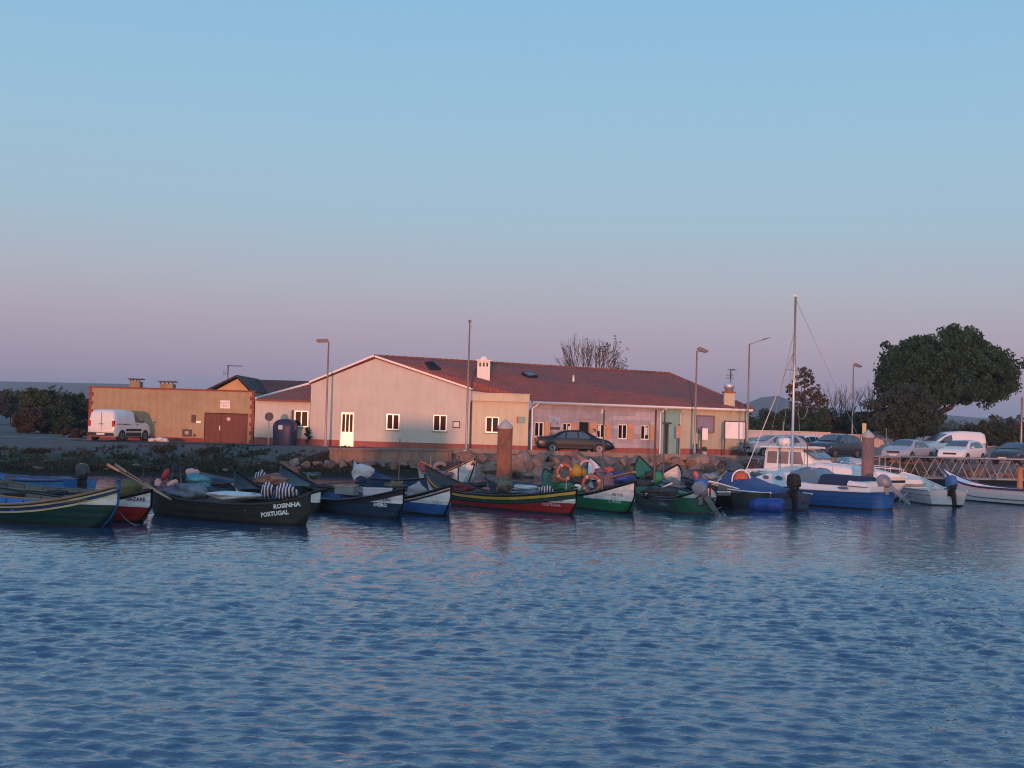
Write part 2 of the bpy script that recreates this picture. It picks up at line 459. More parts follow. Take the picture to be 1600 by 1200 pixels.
# road and its kerbs: strips that follow the shore
asph = M('asphalt', (0.075, 0.072, 0.075), 0.9, 0.25, 9, 0.5, streak=0)
conc = M('worn_concrete', (0.27, 0.24, 0.21), 0.9, 0.22, 5, 0.5, streak=0.3)
def strip(name, x0, x1, o0, o1, z, mat, thick=0.0, step=1.0, wob=0.0):
    b = MB(); n = int((x1 - x0) / step)
    pts = []
    for i in range(n + 1):
        x = x0 + (x1 - x0) * i / n
        y = float(shore(x)); w = wob * math.sin(x * 1.7) * math.sin(x * 0.6 + 1)
        pts.append((x, y + o0 + w, y + o1))
    for (xa, a0, a1), (xb, b0, b1) in zip(pts, pts[1:]):
        b.face([(xa, a0, z), (xb, b0, z), (xb, b1, z), (xa, a1, z)])
        if thick:
            b.face([(xa, a0, z - thick), (xb, b0, z - thick), (xb, b0, z), (xa, a0, z)])
            b.face([(xa, a1, z), (xb, b1, z), (xb, b1, z - thick), (xa, a1, z - thick)])
    o = b.build(name, mat); return tag(o, kind='structure')
b = MB()
XR = [-25.5, -22, -19, -16, -13, -10, -7, -3.8, 0, 4, 7.6, 12, 15.6, 20, 26, 32, 45, 70]
front = [74.2, 74.4, 74.8, 75.4, 76.2, 77.0, 77.6, 78.2, 78.3, 78.3, 78.3, 79.0, 80.6, 82.3, 85.2, 89.2, 94.5, 103]
back_ = [79.55, 79.55, 79.55, 79.55, 79.55, 79.55, 79.55, 79.55, 79.7, 81.2, 82.8, 84.4, 88, 100, 104, 106, 112, 120]
for i in range(len(XR) - 1):
    b.face([(XR[i], front[i], ROAD + 0.012), (XR[i+1], front[i+1], ROAD + 0.012), (XR[i+1], back_[i+1], ROAD + 0.012), (XR[i], back_[i], ROAD + 0.012)])
tag(b.build('quay_road', asph), kind='structure')
# kerb along the water edge of the road, right of the concrete wall
b = MB()
for i in range(7, len(XR) - 1):
    xa, xb, ya, yb = XR[i], XR[i+1], front[i], front[i+1]
    n = max(1, int((xb - xa) / 1.0))
    for k in range(n):
        u, v = k / n, (k + 1) / n - 0.012 / max(0.1, (xb - xa)) * 1.0
        p = [(xa + (xb - xa) * u, ya + (yb - ya) * u), (xa + (xb - xa) * v, ya + (yb - ya) * v)]
        b.slab([(p[0][0], p[0][1] - 0.22), (p[1][0], p[1][1] - 0.22), (p[1][0], p[1][1] - 0.005), (p[0][0], p[0][1] - 0.005)], ROAD - 0.2, ROAD + 0.14)
tag(b.build('quay_kerb', M('brown_coping', (.22, .17, .15), .9, .2, 5, .4, streak=.3)), kind='structure')
# pale path from the left
b = MB()
P = [(-70, 92), (-45, 84.5), (-36, 80.5), (-27, 78.2), (-24, 76.5)]
for a, c in zip(P, P[1:]):
    za, zc = gz(*a) + 0.02, gz(*c) + 0.02
    b.face([(a[0], a[1], za), (c[0], c[1], zc), (c[0], c[1] + 0.9, zc), (a[0], a[1] + 0.9, za)])
tag(b.build('path', M('pale_sand', (0.42, 0.38, 0.33), 0.95, 0.2, 3, 0.3)), kind='structure')

# ---------------------------------------------------------------- concrete quay wall and rocks
wallm = M('stained_quay_concrete', (0.27, 0.175, 0.135), 0.92, 0.3, 3.5, 0.6, streak=0.55)
b = MB()
pa, pb = Vector((-9.9, 72.6)), Vector((-3.5, 77.75))
d = (pb - pa); L = d.length; ang = math.atan2(d.y, d.x)
q = thing('quay_wall', 'low weathered concrete quay wall below the gabled hall, above dark rocks', 'quay wall', (pa.x, pa.y, 0), ang)
x = 0
while x < L - 0.1:
    w = min(L - x, 2.3)
    bb = MB(); bb.box((x, 0, 0.55), (x + w - 0.02, 0.6, ROAD - 0.06)); bb.build('panel', wallm, q)
    x += w
MB().box((-0.02, -0.06, ROAD - 0.06), (L, 0.7, ROAD + 0.06)).build('coping', M('brown_coping', (.22, .17, .15), .9, .2, 5, .4, streak=.3), q)

rockm = [M('granite_warm', (0.215, 0.155, 0.13), 0.9, 0.35, 4, 0.8), M('granite_grey', (0.165, 0.14, 0.135), 0.9, 0.35, 4, 0.8), M('granite_brown', (0.16, 0.11, 0.09), 0.9, 0.35, 4, 0.8)]
def stone_mesh(seed):
    bm = bmesh.new()
    rr = random.Random(seed)
    for _ in range(12):
        v = Vector((rr.gauss(0, 1), rr.gauss(0, 1), rr.gauss(0, 1))).normalized()
        v = Vector((v.x * rr.uniform(.8, 1.05), v.y * rr.uniform(.75, 1.0), v.z * rr.uniform(.6, .95)))
        bm.verts.new(v)
    bmesh.ops.convex_hull(bm, input=bm.verts)
    bmesh.ops.delete(bm, geom=[v for v in bm.verts if not v.link_faces], context='VERTS')
    bmesh.ops.bevel(bm, geom=list(bm.edges), offset=0.025, segments=1, affect='EDGES')
    me = bpy.data.meshes.new('boulder'); bm.to_mesh(me); bm.free()
    me.materials.append(rockm[seed % 3])
    return me
SM = [stone_mesh(40 + i) for i in range(12)]
def rocks(name, label, x0, x1, rows, smin, smax, step):
    root = thing(name, label, 'rocks', (x0, float(shore(x0)), 0))
    o_ = Vector(root.location)
    for r in range(rows):
        x = x0 + rnd.random() * 0.4
        while x < x1:
            s = rnd.uniform(smin, smax)
            f = (r + 0.5) / rows
            z = -0.02 + f * (ROAD - 0.25)
            y = float(shore(x)) - 0.05 + f * 1.75 + rnd.uniform(-.12, .12)
            o = bpy.data.objects.new('boulder', rnd.choice(SM)); COL.objects.link(o)
            o.parent = root
            o.location = Vector((x, y, z + rnd.uniform(-.08, .08))) - o_
            o.rotation_euler = (rnd.uniform(-.6, .6), rnd.uniform(-.6, .6), rnd.uniform(0, 6.28))
            o.scale = (s * rnd.uniform(.9, 1.25), s, s * rnd.uniform(.7, 1.0))
            x += s * rnd.uniform(1.25, 1.6) * step
rocks('rock_revetment', 'bank of big pinkish brown boulders below the boarded wing of the hall', -3.4, 18.5, 3, 0.45, 0.95, 0.74)
rocks('car_park_rocks', 'single row of darker boulders at the water under the car park bank', 18.6, 46, 1, 0.4, 0.75, 0.9)
rocks('shore_rocks', 'dark wet stones at the waterline under the low concrete quay wall', -12.5, -3.6, 1, 0.28, 0.45, 1.0)

# ---------------------------------------------------------------- the near side, where the photographer stands
SD = Vector((math.sin(R(SUN_AZ)), math.cos(R(SUN_AZ))))           # on the plan, towards the sun
nq = MB(); nq.slab([(-400, -160), (400, -160), (400, -1.2), (-400, -1.2)], -1.0, EYE - 1.64)
tag(nq.build('near_quay', conc), kind='structure')
def back_at(x, y, s): return (x + SD.x * s, y + SD.y * s)
# long dyke, added unseen behind the photographer to keep the last sun off the water
dc = Vector(back_at(0, 45, 120)); dp = Vector((-SD.y, SD.x)); ang = math.atan2(dp.y, dp.x)
DY = 1.02 + 120 * math.tan(R(SUN_EL))
b = MB(); n = 90; prof = [(-9, 1.3), (-2.5, 0), (2.5, 0), (9, 1.3)]
for i in range(n):
    xa, xb = -180 + 360 * i / n, -180 + 360 * (i + 1) / n
    ha = DY + .10 * math.sin(i * 1.3) + .05 * math.sin(i * 3.1); hb = DY + .10 * math.sin((i + 1) * 1.3) + .05 * math.sin((i + 1) * 3.1)
    ha += .5 * (xa < -12) - .0; hb += .5 * (xb < -12)  # crest raised on the left so its shadow covers the left bank
    for (y0, k0), (y1, k1) in zip(prof, prof[1:]):
        za, zb, zc, zd = [(1.3 if k else h) for k, h in ((k0, ha), (k0, hb), (k1, hb), (k1, ha))]
        b.face([(xa, y0, za), (xb, y0, zb), (xb, y1, zc), (xa, y1, zd)])
tag(b.build('dyke', bpy.data.materials['ground_soil'], None, (dc.x, dc.y, 0), ang), kind='structure')

# ---------------------------------------------------------------- buildings
class Plane:
    """vertical plane through P with direction ang; hit(px,py) gives metres along it and height above the road"""
    def __init__(s, x, y, ang): s.p = Vector((x, y)); s.a = ang; s.d = Vector((math.cos(ang), math.sin(ang)))
    def hit(s, px, py):
        v = CAM_R @ Vector(((px - 800) / FPX, -(py - 600) / FPX, -1.0))
        # solve k*v.xy = p + t*d
        det = v.x * (-s.d.y) + s.d.x * v.y
        k = (s.p.x * (-s.d.y) + s.d.x * s.p.y) / det
        q = Vector((v.x * k, v.y * k)) - s.p
        return q.dot(s.d), EYE + v.z * k - ROAD
    def pt(s, t, z, out=0.0):
        n = Vector((s.d.y, -s.d.x))
        q = s.p + s.d * t + n * out
        return Vector((q.x, q.y, ROAD + z))

def wall_mb(L, H, ops, T=0.16, z0=-0.06, x0=0.0):
    b = MB()
    xs = sorted({x0, L, *[o[0] for o in ops], *[o[1] for o in ops]})
    zs = sorted({z0, H, *[o[2] for o in ops], *[o[3] for o in ops]})
    for i in range(len(xs) - 1):
        for j in range(len(zs) - 1):
            cx, cz = (xs[i] + xs[i+1]) / 2, (zs[j] + zs[j+1]) / 2
            if any(o[0] < cx < o[1] and o[2] < cz < o[3] for o in ops): continue
            b.face([(xs[i], 0, zs[j]), (xs[i+1], 0, zs[j]), (xs[i+1], 0, zs[j+1]), (xs[i], 0, zs[j+1])])
    for a, c, e, f in ops:
        b.face([(a, 0, e), (a, 0, f), (a, T, f), (a, T, e)]); b.face([(c, 0, e), (c, T, e), (c, T, f), (c, 0, f)])
        b.face([(a, 0, f), (c, 0, f), (c, T, f), (a, T, f)]); b.face([(a, 0, e), (a, T, e), (c, T, e), (c, 0, e)])
    return b

pvc = M('white_pvc', (0.8, 0.78, 0.70), 0.30, 0.04, 3, 0.02, spec=0.9, coat=0.8)
pane_m = M('window_glass', (0.012, 0.010, 0.012), 0.35, 0.3, 0.7, 0.0, spec=0.06)
dark_in = M('painted_dark_room', (0.012, 0.012, 0.014), 0.9)  # near-black colour standing in for an unlit interior
shut_m = M('varnished_pine', (0.55, 0.33, 0.2), 0.5, 0.15, 12, 0.2)

def window(root, x, z, w, h, y=0.0, leaves=2, fw=0.07, mat=None, name='window', sill=True, openleaf=None, flat=None):
    """frame is the part, each pane (and the sill) a sub-part; set back in its opening"""
    mat = mat or pvc
    b = MB(); d = 0.06
    b.box((0, 0, 0), (fw, d, h)); b.box((w - fw, 0, 0), (w, d, h))
    b.box((fw, 0, 0), (w - fw, d, fw)); b.box((fw, 0, h - fw), (w - fw, d, h))
    iw = (w - 2 * fw) / leaves
    for k in range(1, leaves):
        b.box((fw + iw * k - fw * 0.5, 0.002, fw), (fw + iw * k + fw * 0.5, d - 0.002, h - fw))
    o = b.build(name, mat, root, (x, y, z))
    for k in range(leaves):
        a0 = fw + iw * k + (fw * 0.5 if k else 0); a1 = fw + iw * (k + 1) - (fw * 0.5 if k < leaves - 1 else 0)
        MB().box((a0, 0.03, fw), (a1, 0.045, h - fw)).build('pane', pane_m, o)
    if sill:
        MB().box((-0.05, -y - 0.05, -0.05), (w + 0.05, 0.0, -0.003)).build('sill', conc, o)
    if openleaf == 'r':     # a sash standing open towards the street
        bb = MB(); bb.T = Matrix.Translation((w - 0.01, -0.005, 0)) @ Matrix.Rotation(R(-118), 4, 'Z')
        lw = w * 0.47
        for a_, c_ in (((-lw, 0, 0), (-lw + fw, 0.04, h)), ((-fw, 0, 0), (0, 0.04, h)), ((-lw + fw, 0, 0), (-fw, 0.04, fw)), ((-lw + fw, 0, h - fw), (-fw, 0.04, h))):
            bb.box(a_, c_)
        bb.build('sash', mat, o)
    return o

# ---- yellow store on the left
PA = Plane(0, 79.6, 0)
yel = M('ochre_render', (0.34, 0.255, 0.155), 0.92, 0.16, 1.6, 0.3, streak=0.35)
redb = M('red_brown_paint', (0.22, 0.055, 0.04), 0.85, 0.2, 5, 0.3)
doorm = M('brown_garage_door', (0.13, 0.04, 0.03), 0.6, 0.12, 4, 0.15)
x0, _ = PA.hit(137, 685); x1, _ = PA.hit(395, 693); _, hy = PA.hit(266, 609)
W_ = x1 - x0
st = thing('store_building', 'low flat-roofed ochre yellow store with brown double gate and two squat chimneys', 'building', (x0, 79.6, ROAD))
d0, _ = PA.hit(318, 690); d1, _ = PA.hit(386, 692); _, dz = PA.hit(352, 645.5)
d0 -= x0; d1 -= x0
b = wall_mb(W_, hy, [(d0, d1, -0.06, dz)], 0.2)
b.face([(0, 0, -.06), (0, 0, hy), (0, 8, hy), (0, 8, -.06)]); b.face([(W_, 0, -.06), (W_, 8, -.06), (W_, 8, hy), (W_, 0, hy)])
b.face([(0, 8, -.06), (0, 8, hy), (W_, 8, hy), (W_, 8, -.06)]); b.face([(0, 0, hy - .1), (W_, 0, hy - .1), (W_, 8, hy - .1), (0, 8, hy - .1)])
b.build('wall', yel, st)
b = MB(); b.box((-0.06, -0.05, hy), (W_ + 0.06, 0.28, hy + 0.09)); b.box((-0.06, 0.285, hy), (0.25, 8.05, hy + 0.088)); b.box((W_ - 0.25, 0.285, hy), (W_ + 0.06, 8.05, hy + 0.088))
b.build('coping', redb, st)
b = MB(); b.box((0.3, -0.02, -0.06), (d0 - 0.02, -0.002, 0.26)); b.build('plinth', redb, st)
n = 12
for k in range(n):
    for side in (0, 1):
        w = 0.26 if k % 2 == 0 else 0.15
        hz = hy / n
        xx = (0, w) if side == 0 else (W_ - w, W_)
        MB().box((xx[0] - (0.012 if side == 0 else 0), -0.022, k * hz + 0.01), (xx[1] + (0.012 if side else 0), -0.002, (k + 1) * hz - 0.01)).build('brick', redb, st)
b = MB()
mid = (d0 + d1) / 2 - 0.32
for a, c in ((d0 + 0.02, mid - 0.01), (mid + 0.01, d1 - 0.02)):
    dr = MB(); dr.box((a, 0.1, 0.0), (c, 0.14, dz - 0.04))
    kx = a + 0.06
    while kx < c - 0.1:
        dr.box((kx, 0.085, 0.05), (min(kx + 0.2, c - .03), 0.099, dz - 0.1)); kx += 0.22
    o = dr.build('door', doorm, st)
    if a > mid:
        bb = MB(); bb.T = Matrix.Translation((a + 0.45, 0.08, dz - 0.38)) @ Matrix.Rotation(PI / 2, 4, 'X'); bb.lathe([(0.0, 0.0), (0.13, 0.0), (0.13, 0.015), (0.0, 0.015)], 16)
        bb.build('round_sign', M('faded_pink_disc', (0.62, 0.42, 0.42), 0.5), o)
    else:
        MB().box((c - 0.1, 0.05, dz * 0.42), (c - 0.03, 0.085, dz * 0.42 + 0.28)).build('handle', M('pale_enamel', (0.6, 0.58, 0.55), 0.4), o)
# number plate over the gate, meter boxes and vents
xs_, zs_ = PA.hit(344, 638); xe_, ze_ = PA.hit(360, 626); 
sg = MB().box((xs_ - x0, -0.04, zs_), (xe_ - x0, -0.003, ze_)).build('sign_plate', M('white_enamel_plate', (0.75, 0.72, 0.68), 0.5, 0.06), st)
V, F = text_mesh('PORTO DE\nABRIGO', 0.2)
cx_, cz_ = (xs_ + xe_) / 2 - x0, (zs_ + ze_) / 2
tb = MB(); tb.mesh([(v[0] * 0.62 + cx_, -0.046, v[1] * 0.8 + cz_) for v in V], F); tb.build('lettering', M('grey_lettering', (0.3, 0.27, 0.24), 0.6), sg)
def plate(p0, p1, mat, name, out=0.05, par=st, pl=PA, ox=x0):
    a, c = pl.hit(*p0), pl.hit(*p1)
    return MB().box((a[0] - ox, -out, min(a[1], c[1])), (c[0] - ox, -0.003, max(a[1], c[1]))).build(name, mat, par)
blackm = M('black_plastic', (0.02, 0.02, 0.022), 0.45)
p_ = plate((299, 660), (306, 648), blackm, 'meter_box'); 
plate((285, 682), (300, 671), blackm, 'vent_grille'); plate((302, 682), (306, 678), blackm, 'socket_cover')
plate((289, 678.5), (295, 674), M('grey_dial', (0.35, 0.33, 0.33), 0.5), 'meter_dial', 0.06)
plate((307, 661), (314, 658), pvc, 'conduit_box', 0.07)
chm = M('chimney_render', (0.30, 0.22, 0.13), 0.9, 0.2, 3, 0.3, streak=.4)
for pa_, pb_, top in ((192, 208, 592), (240, 261, 596)):
    a, _ = PA.hit(pa_, 600); c, _ = PA.hit(pb_, 600); _, zt = PA.hit(pa_, top)
    a -= x0; c -= x0
    o = MB().box((a, 1.4, hy - .1), (c, 2.1, zt - 0.1)).build('chimney', chm, st)
    bb = MB(); bb.box((a - 0.1, 1.3, zt + 0.02), (c + 0.1, 2.2, zt + 0.09))
    k = 4
    for i in range(k): bb.box((a + (c - a - .08) * i / (k - 1), 1.42, zt - 0.1), (a + .08 + (c - a - .08) * i / (k - 1), 1.5, zt + 0.02))
    bb.build('cowl', blackm, o)

# ---- house with dark roof behind the store
PB = Plane(0, 88.0, 0)
tile_dark = None
def tile_mat(name, c1, c2, c3):
    m = bpy.data.materials.new(name); m.use_nodes = True
    n, l = m.node_tree.nodes, m.node_tree.links
    b = n['Principled BSDF']; b.inputs['Roughness'].default_value = 0.85
    uv = n.new('ShaderNodeTexCoord')
    br = n.new('ShaderNodeTexBrick'); br.offset = 0.0
    br.inputs['Scale'].default_value = 1; br.inputs['Brick Width'].default_value = 0.23; br.inputs['Row Height'].default_value = 0.36
    br.inputs['Mortar Size'].default_value = 0.012; br.inputs['Bias'].default_value = 0
    br.inputs['Color1'].default_value = (*c1, 1); br.inputs['Color2'].default_value = (*c2, 1); br.inputs['Mortar'].default_value = (*[v * .45 for v in c1], 1)
    l.new(uv.outputs['UV'], br.inputs['Vector'])
    ns = n.new('ShaderNodeTexNoise'); ns.inputs['Scale'].default_value = 0.45; ns.inputs['Detail'].default_value = 7; ns.inputs['Roughness'].default_value = .7
    l.new(uv.outputs['Object'], ns.inputs['Vector'])
    mr = n.new('ShaderNodeMapRange'); mr.inputs['From Min'].default_value = .42; mr.inputs['From Max'].default_value = .68
    l.new(ns.outputs['Fac'], mr.inputs['Value'])
    mx = n.new('ShaderNodeMix'); mx.data_type = 'RGBA'; l.new(mr.outputs['Result'], mx.inputs['Factor'])
    l.new(br.outputs['Color'], mx.inputs['A']); mx.inputs['B'].default_value = (*c3, 1)
    l.new(mx.outputs['Result'], b.inputs['Base Color'])
    wv = n.new('ShaderNodeTexWave'); wv.bands_direction = 'X'; wv.inputs['Scale'].default_value = 1 / 0.23 / 3.18
    l.new(uv.outputs['UV'], wv.inputs['Vector'])
    bp = n.new('ShaderNodeBump'); bp.inputs['Strength'].default_value = 0.7; bp.inputs['Distance'].default_value = 0.05
    l.new(wv.outputs['Fac'], bp.inputs['Height'])
    bp2 = n.new('ShaderNodeBump'); bp2.inputs['Strength'].default_value = 0.6; bp2.inputs['Distance'].default_value = 0.03
    l.new(br.outputs['Fac'], bp2.inputs['Height']); l.new(bp.outputs[0], bp2.inputs['Normal']); bp2.invert = True
    l.new(bp2.outputs[0], b.inputs['Normal'])
    return m
tile_red = tile_mat('red_clay_tiles', (0.32, 0.085, 0.065), (0.25, 0.072, 0.058), (0.15, 0.068, 0.062))
tile_dark = tile_mat('dark_weathered_tiles', (0.075, 0.045, 0.045), (0.055, 0.038, 0.04), (0.04, 0.034, 0.036))
def roof_faces(b, polys, t=0.14):
    """polys in root coordinates, counter-clockwise from above; gives each its tile map and thickness"""
    for P in polys:
        P = [Vector(p) for p in P]
        nrm = (P[1] - P[0]).cross(P[-1] - P[0]).normalized()
        if nrm.z < 0: nrm = -nrm
        e = Vector((0, 0, 1)).cross(nrm)
        e = e.normalized() if e.length > 1e-4 else Vector((1, 0, 0))
        f = nrm.cross(e)
        b.face(P, [(p.dot(e), p.dot(f)) for p in P])
        Q = [p - Vector((0, 0, t)) for p in P]
        b.face(list(reversed(Q)))
        for i in range(len(P)):
            j = (i + 1) % len(P)
            b.face([P[i], Q[i], Q[j], P[j]])
    return b
pk = PB.hit(371, 586); el = PB.hit(329, 607.5); er = PB.hit(398, 621)
bh = thing('back_house', 'yellow gabled house with dark tiled roof behind the ochre store', 'building', (pk[0], 88, ROAD))
ex0, ex1 = el[0] - pk[0] - 1.1, er[0] - pk[0] + 0.7
b = MB(); b.prism([(ex0 + .3, -.05), (ex1 - .3, -.05), (ex1 - .3, er[1] - .35), (0, pk[1] - .25), (ex0 + .3, el[1] - .75)], 0.0, 7.0)
b.build('wall', M('pale_ochre_render', (0.5, 0.33, 0.17), 0.9, 0.15, 2, 0.2), bh)
zl = el[1] - 0.5; zr = er[1] - 0.3
RL = 6.2
b = MB(); roof_faces(b, [[(0, -.35, pk[1]), (ex0, -.35, zl), (ex0, 7.3, zl), (0, 7.3, pk[1])], [(0, -.35, pk[1]), (0, 7.3, pk[1]), (ex1 + .02, 7.3, zr), (ex1 + .02, -.35, zr)]])
rf = b.build('roof', tile_dark, bh)
# cross wing whose dark slope runs right behind the hall
b = MB(); roof_faces(b, [[(ex1 - .2, 2.0, zr - .05), (ex1 + 5.6, 2.0, zr - .05), (ex1 + 5.6, 5.2, pk[1] - .12), (-0.2, 5.2, pk[1] - .12)], [(-0.2, 5.22, pk[1] - .125), (ex1 + 5.6, 5.22, pk[1] - .125), (ex1 + 5.6, 8.5, zr), (ex1 - .2, 8.5, zr)]])
b.build('roof', tile_dark, bh)
MB().box((ex1 - .28, 2.3, -.05), (ex1 + 5.4, 8.2, zr - .3)).build('wing_wall', M('grey_render', (0.3, 0.27, 0.25), .9), bh)

# ---- long hall: gable front, lean-to on its left, parapet on its right
hallm = M('pale_green_render', (0.53, 0.50, 0.45), 0.9, 0.10, 0.8, 0.25, streak=0.16)
creamm = M('cream_render', (0.54, 0.48, 0.35), 0.9, 0.08, 1.2, 0.2, streak=0.2)
tealm = M('teal_render', (0.20, 0.36, 0.33), 0.9, 0.1, 1.2, 0.2, streak=0.25)
plinm = M('plinth_red', (0.30, 0.10, 0.085), 0.85, 0.18, 4, 0.3, streak=.3)
whitew = M('white_trim', (0.74, 0.72, 0.68), 0.6, 0.06, 3, 0.1)
hx, hz_ = PA.hit(483, 696); gl = PA.hit(483, 597.5); gp = PA.hit(584, 557.5); gr = PA.hit(736, 608.5); pr = PA.hit(827, 617.5)
hall = thing('long_hall', 'long red-tiled hall with pale gable front, low parapet and weathered boarded wing', 'building', (hx, 79.6, ROAD))
GW = gr[0] - hx; PW = pr[0] - hx
def op(pl, ox, p0, p1):
    a, c = pl.hit(*p0), pl.hit(*p1)
    return [a[0] - ox, c[0] - ox, min(a[1], c[1]), max(a[1], c[1])]
doorop = op(PA, hx, (531, 702), (553.5, 644.5)); doorop[2] = -0.06
w2 = op(PA, hx, (603, 671.5), (624.5, 647)); w3 = op(PA, hx, (676, 673.5), (698.5, 648.5)); w4 = op(PA, hx, (758, 676), (780, 651.5))
lowz = min(gl[1], gr[1])
b = wall_mb(GW, lowz, [tuple(doorop), tuple(w2), tuple(w3)])
b.face([(0, 0, lowz), (GW, 0, lowz), (GW, 0, gr[1]), (gp[0] - hx, 0, gp[1]), (0, 0, gl[1])])
b.face([(0, 0, -.06), (0, 0, gl[1]), (0, 10, gl[1]), (0, 10, -.06)])
b.build('wall', hallm, hall)
# parapet bay
ph = pr[1]
b = MB(); bb = wall_mb(PW - 0.01, ph - 0.42, [tuple(w4)], x0=GW + 0.005); bb.face([(PW - .01, 0, -.06), (PW - .01, 3, -.06), (PW - .01, 3, ph - .42), (PW - .01, 0, ph - .42)])
bb.build('wall', creamm, hall, label='cream wall of the parapet bay')
b = MB(); b.box((GW + 0.06, -0.22, ph - 0.44), (PW + 0.02, 0.3, ph + 0.02)); b.box((GW + 0.02, -.26, ph + 0.021), (PW + .06, .33, ph + .07)); b.build('parapet', creamm, hall)
# plinths
b = MB(); dl, drr = doorop[0], doorop[1]
b.box((0.01, -0.025, -.06), (dl - .06, -.002, 0.40)); b.box((drr + .04, -0.025, -.06), (PW - .01, -.002, 0.37))
b.build('plinth', plinm, hall)
# white verges on the gable
for (ax, az), (cx, cz) in (((0 - .12, gl[1] - .02), (gp[0] - hx, gp[1] + .03)), ((gp[0] - hx, gp[1] + .03), (GW + .1, gr[1] - .02))):
    b = MB(); b.prism([(ax, az - .03), (cx, cz - .03), (cx, cz + .09), (ax, az + .09)], -0.19, -0.125); b.build('verge_trim', whitew, hall)
# windows and door of the gable front
window(hall, w2[0], w2[2], w2[1] - w2[0], w2[3] - w2[2], 0.07)
window(hall, w3[0], w3[2], w3[1] - w3[0], w3[3] - w3[2], 0.07, openleaf='r')
window(hall, w4[0], w4[2], w4[1] - w4[0], w4[3] - w4[2], 0.07)
dw, dh = doorop[1] - doorop[0], doorop[3]
b = MB(); fw = .085
b.box((0, 0, 0), (dw, .05, dh * .43)); b.box((0, 0, dh * .43), (fw, .05, dh)); b.box((dw - fw, 0, dh * .43), (dw, .05, dh)); b.box((fw, 0, dh - .12), (dw - fw, .05, dh))
iw = (dw - 2 * fw - 2 * .06) / 3
for k in (1, 2): b.box((fw + iw * k + .06 * (k - 1), 0, dh * .43), (fw + iw * k + .06 * k, .05, dh - .12))
b.box((.12, -.015, .12), (dw - .12, -.001, dh * .38))
dr = b.build('door', pvc, hall, (doorop[0], .06, 0.0), label='white glazed door of the gable front')
for k in range(3): MB().box((fw + (iw + .06) * k, .02, dh * .43), (fw + (iw + .06) * k + iw, .03, dh - .12)).build('pane', pane_m, dr)
MB().tube([(dw - .05, -.01, dh * .47), (dw - .05, -.06, dh * .47), (dw - .16, -.06, dh * .47)], .012, 6).build('handle', M('steel', (0.5, 0.5, 0.5), .3, metal=1), dr)
def hplate(p0, p1, mat, name, out=0.05, par=hall, pl=PA, ox=hx):
    return plate(p0, p1, mat, name, out, par, pl, ox)
hplate((707, 668.5), (719, 658), blackm, 'plaque_frame', .04)
hplate((708.5, 667), (717.5, 659.5), M('pale_plaque', (.6, .58, .55), .5), 'plaque', .05)
hplate((809, 661), (821, 651), M('green_red_sign', (0.16, 0.32, 0.26), .5), 'small_sign', .05)
hplate((807, 661), (810, 651), M('sign_red', (0.42, 0.06, 0.05), .5), 'small_sign', .055)
# brown tube where gable and bay meet, drawn for the tall pole's cast shadow
MB().tube([(GW + .03, -.06, .0), (GW + .03, -.06, ph - .5)], .045, 8).build('downpipe', M('shadow_line_brown', (.16, .11, .1), .6), hall)

# lean-to on the left of the gable
ax0, _ = PA.hit(396, 693); ax1 = hx; _, az = PA.hit(440, 624.5)
ann = thing('lean_to', 'low pale annex with red tiled roof between the ochre store and the gabled hall', 'building', (ax0 + .02, 79.62, ROAD))
AW = ax1 - ax0 - .05
w1 = op(PA, ax0 + .02, (459, 667), (482, 642)); w1[1] = min(w1[1], AW - .05)
b = wall_mb(AW, az, [tuple(w1)]); b.face([(0, 0, -.06), (0, 0, az), (0, 6, az), (0, 6, -.06)])
b.build('wall', hallm, ann)
window(ann, w1[0], w1[2], w1[1] - w1[0], w1[3] - w1[2], .07, openleaf=None)
# grey shutter folded out beside the window
MB().box((w1[0] - .13, -.5, w1[2] + .1), (w1[0] - .08, -.02, w1[3] + .02)).build('shutter', M('grey_shutter', (.25, .26, .27), .6), ann)
b = MB(); b.box((0.01, -.025, -.06), (AW - .01, -.002, .42)); b.build('plinth', plinm, ann)
r0 = PA.hit(404, 625); r1 = PA.hit(470, 601)
b = MB(); ze = az + .02; zt = ze + 1.25
roof_faces(b, [[(0.1, -.25, ze), (AW - .005, -.25, ze), (AW - .005, 4.3, zt), (3.1, 4.3, zt)]], .1)
rf = b.build('roof', tile_red, ann)
b = MB(); b.tube([(0.08, -.27, ze + .03), (3.08, 4.3, zt + .04)], .08, 6); b.build('verge_trim', whitew, rf)
b = MB(); b.box((0.08, -.3, ze - .13), (AW - .01, -.255, ze - .03)); b.build('eave_trim', M('eave_red', (.2, .07, .06), .7), rf)

# ---- boarded wing, turned away from the gable front
g0 = PA.hit(828, 706)
WANG = R(24.0)
PW_ = Plane(g0[0], 79.45, WANG)
wend = PW_.hit(1166, 690)[0]
eaz = PW_.hit(840, 632.5)[1]; eaz2 = PW_.hit(1150, 639.5)[1]
EZ = (eaz + eaz2) / 2
print('WING', wend, eaz, eaz2, PW_.hit(957, 706), PW_.hit(1160, 711), 'gable', gl, gp, gr)
wing = bpy.data.objects.new('wing', None); 
def wl_(t, z, out=0.0):
    v = PW_.pt(t, z, out); return (v.x - hx, v.y - 79.6, z)
def wing_part(mbuild, name, mat, label=None, t=0.0):
    v = PW_.pt(t, 0)
    return mbuild.build(name, mat, hall, (v.x - hx, v.y - 79.6, 0), WANG, label)
def wop(p0, p1):
    a, c = PW_.hit(*p0), PW_.hit(*p1)
    return [a[0], c[0], min(a[1], c[1]), max(a[1], c[1])]
wins = [wop((835, 682.5), (850.5, 659.5)), wop((879, 681), (893.5, 661)), wop((932, 684.5), (946, 662.5)), wop((965.5, 686), (981, 663)), wop((1001, 687), (1015.5, 664.5))]
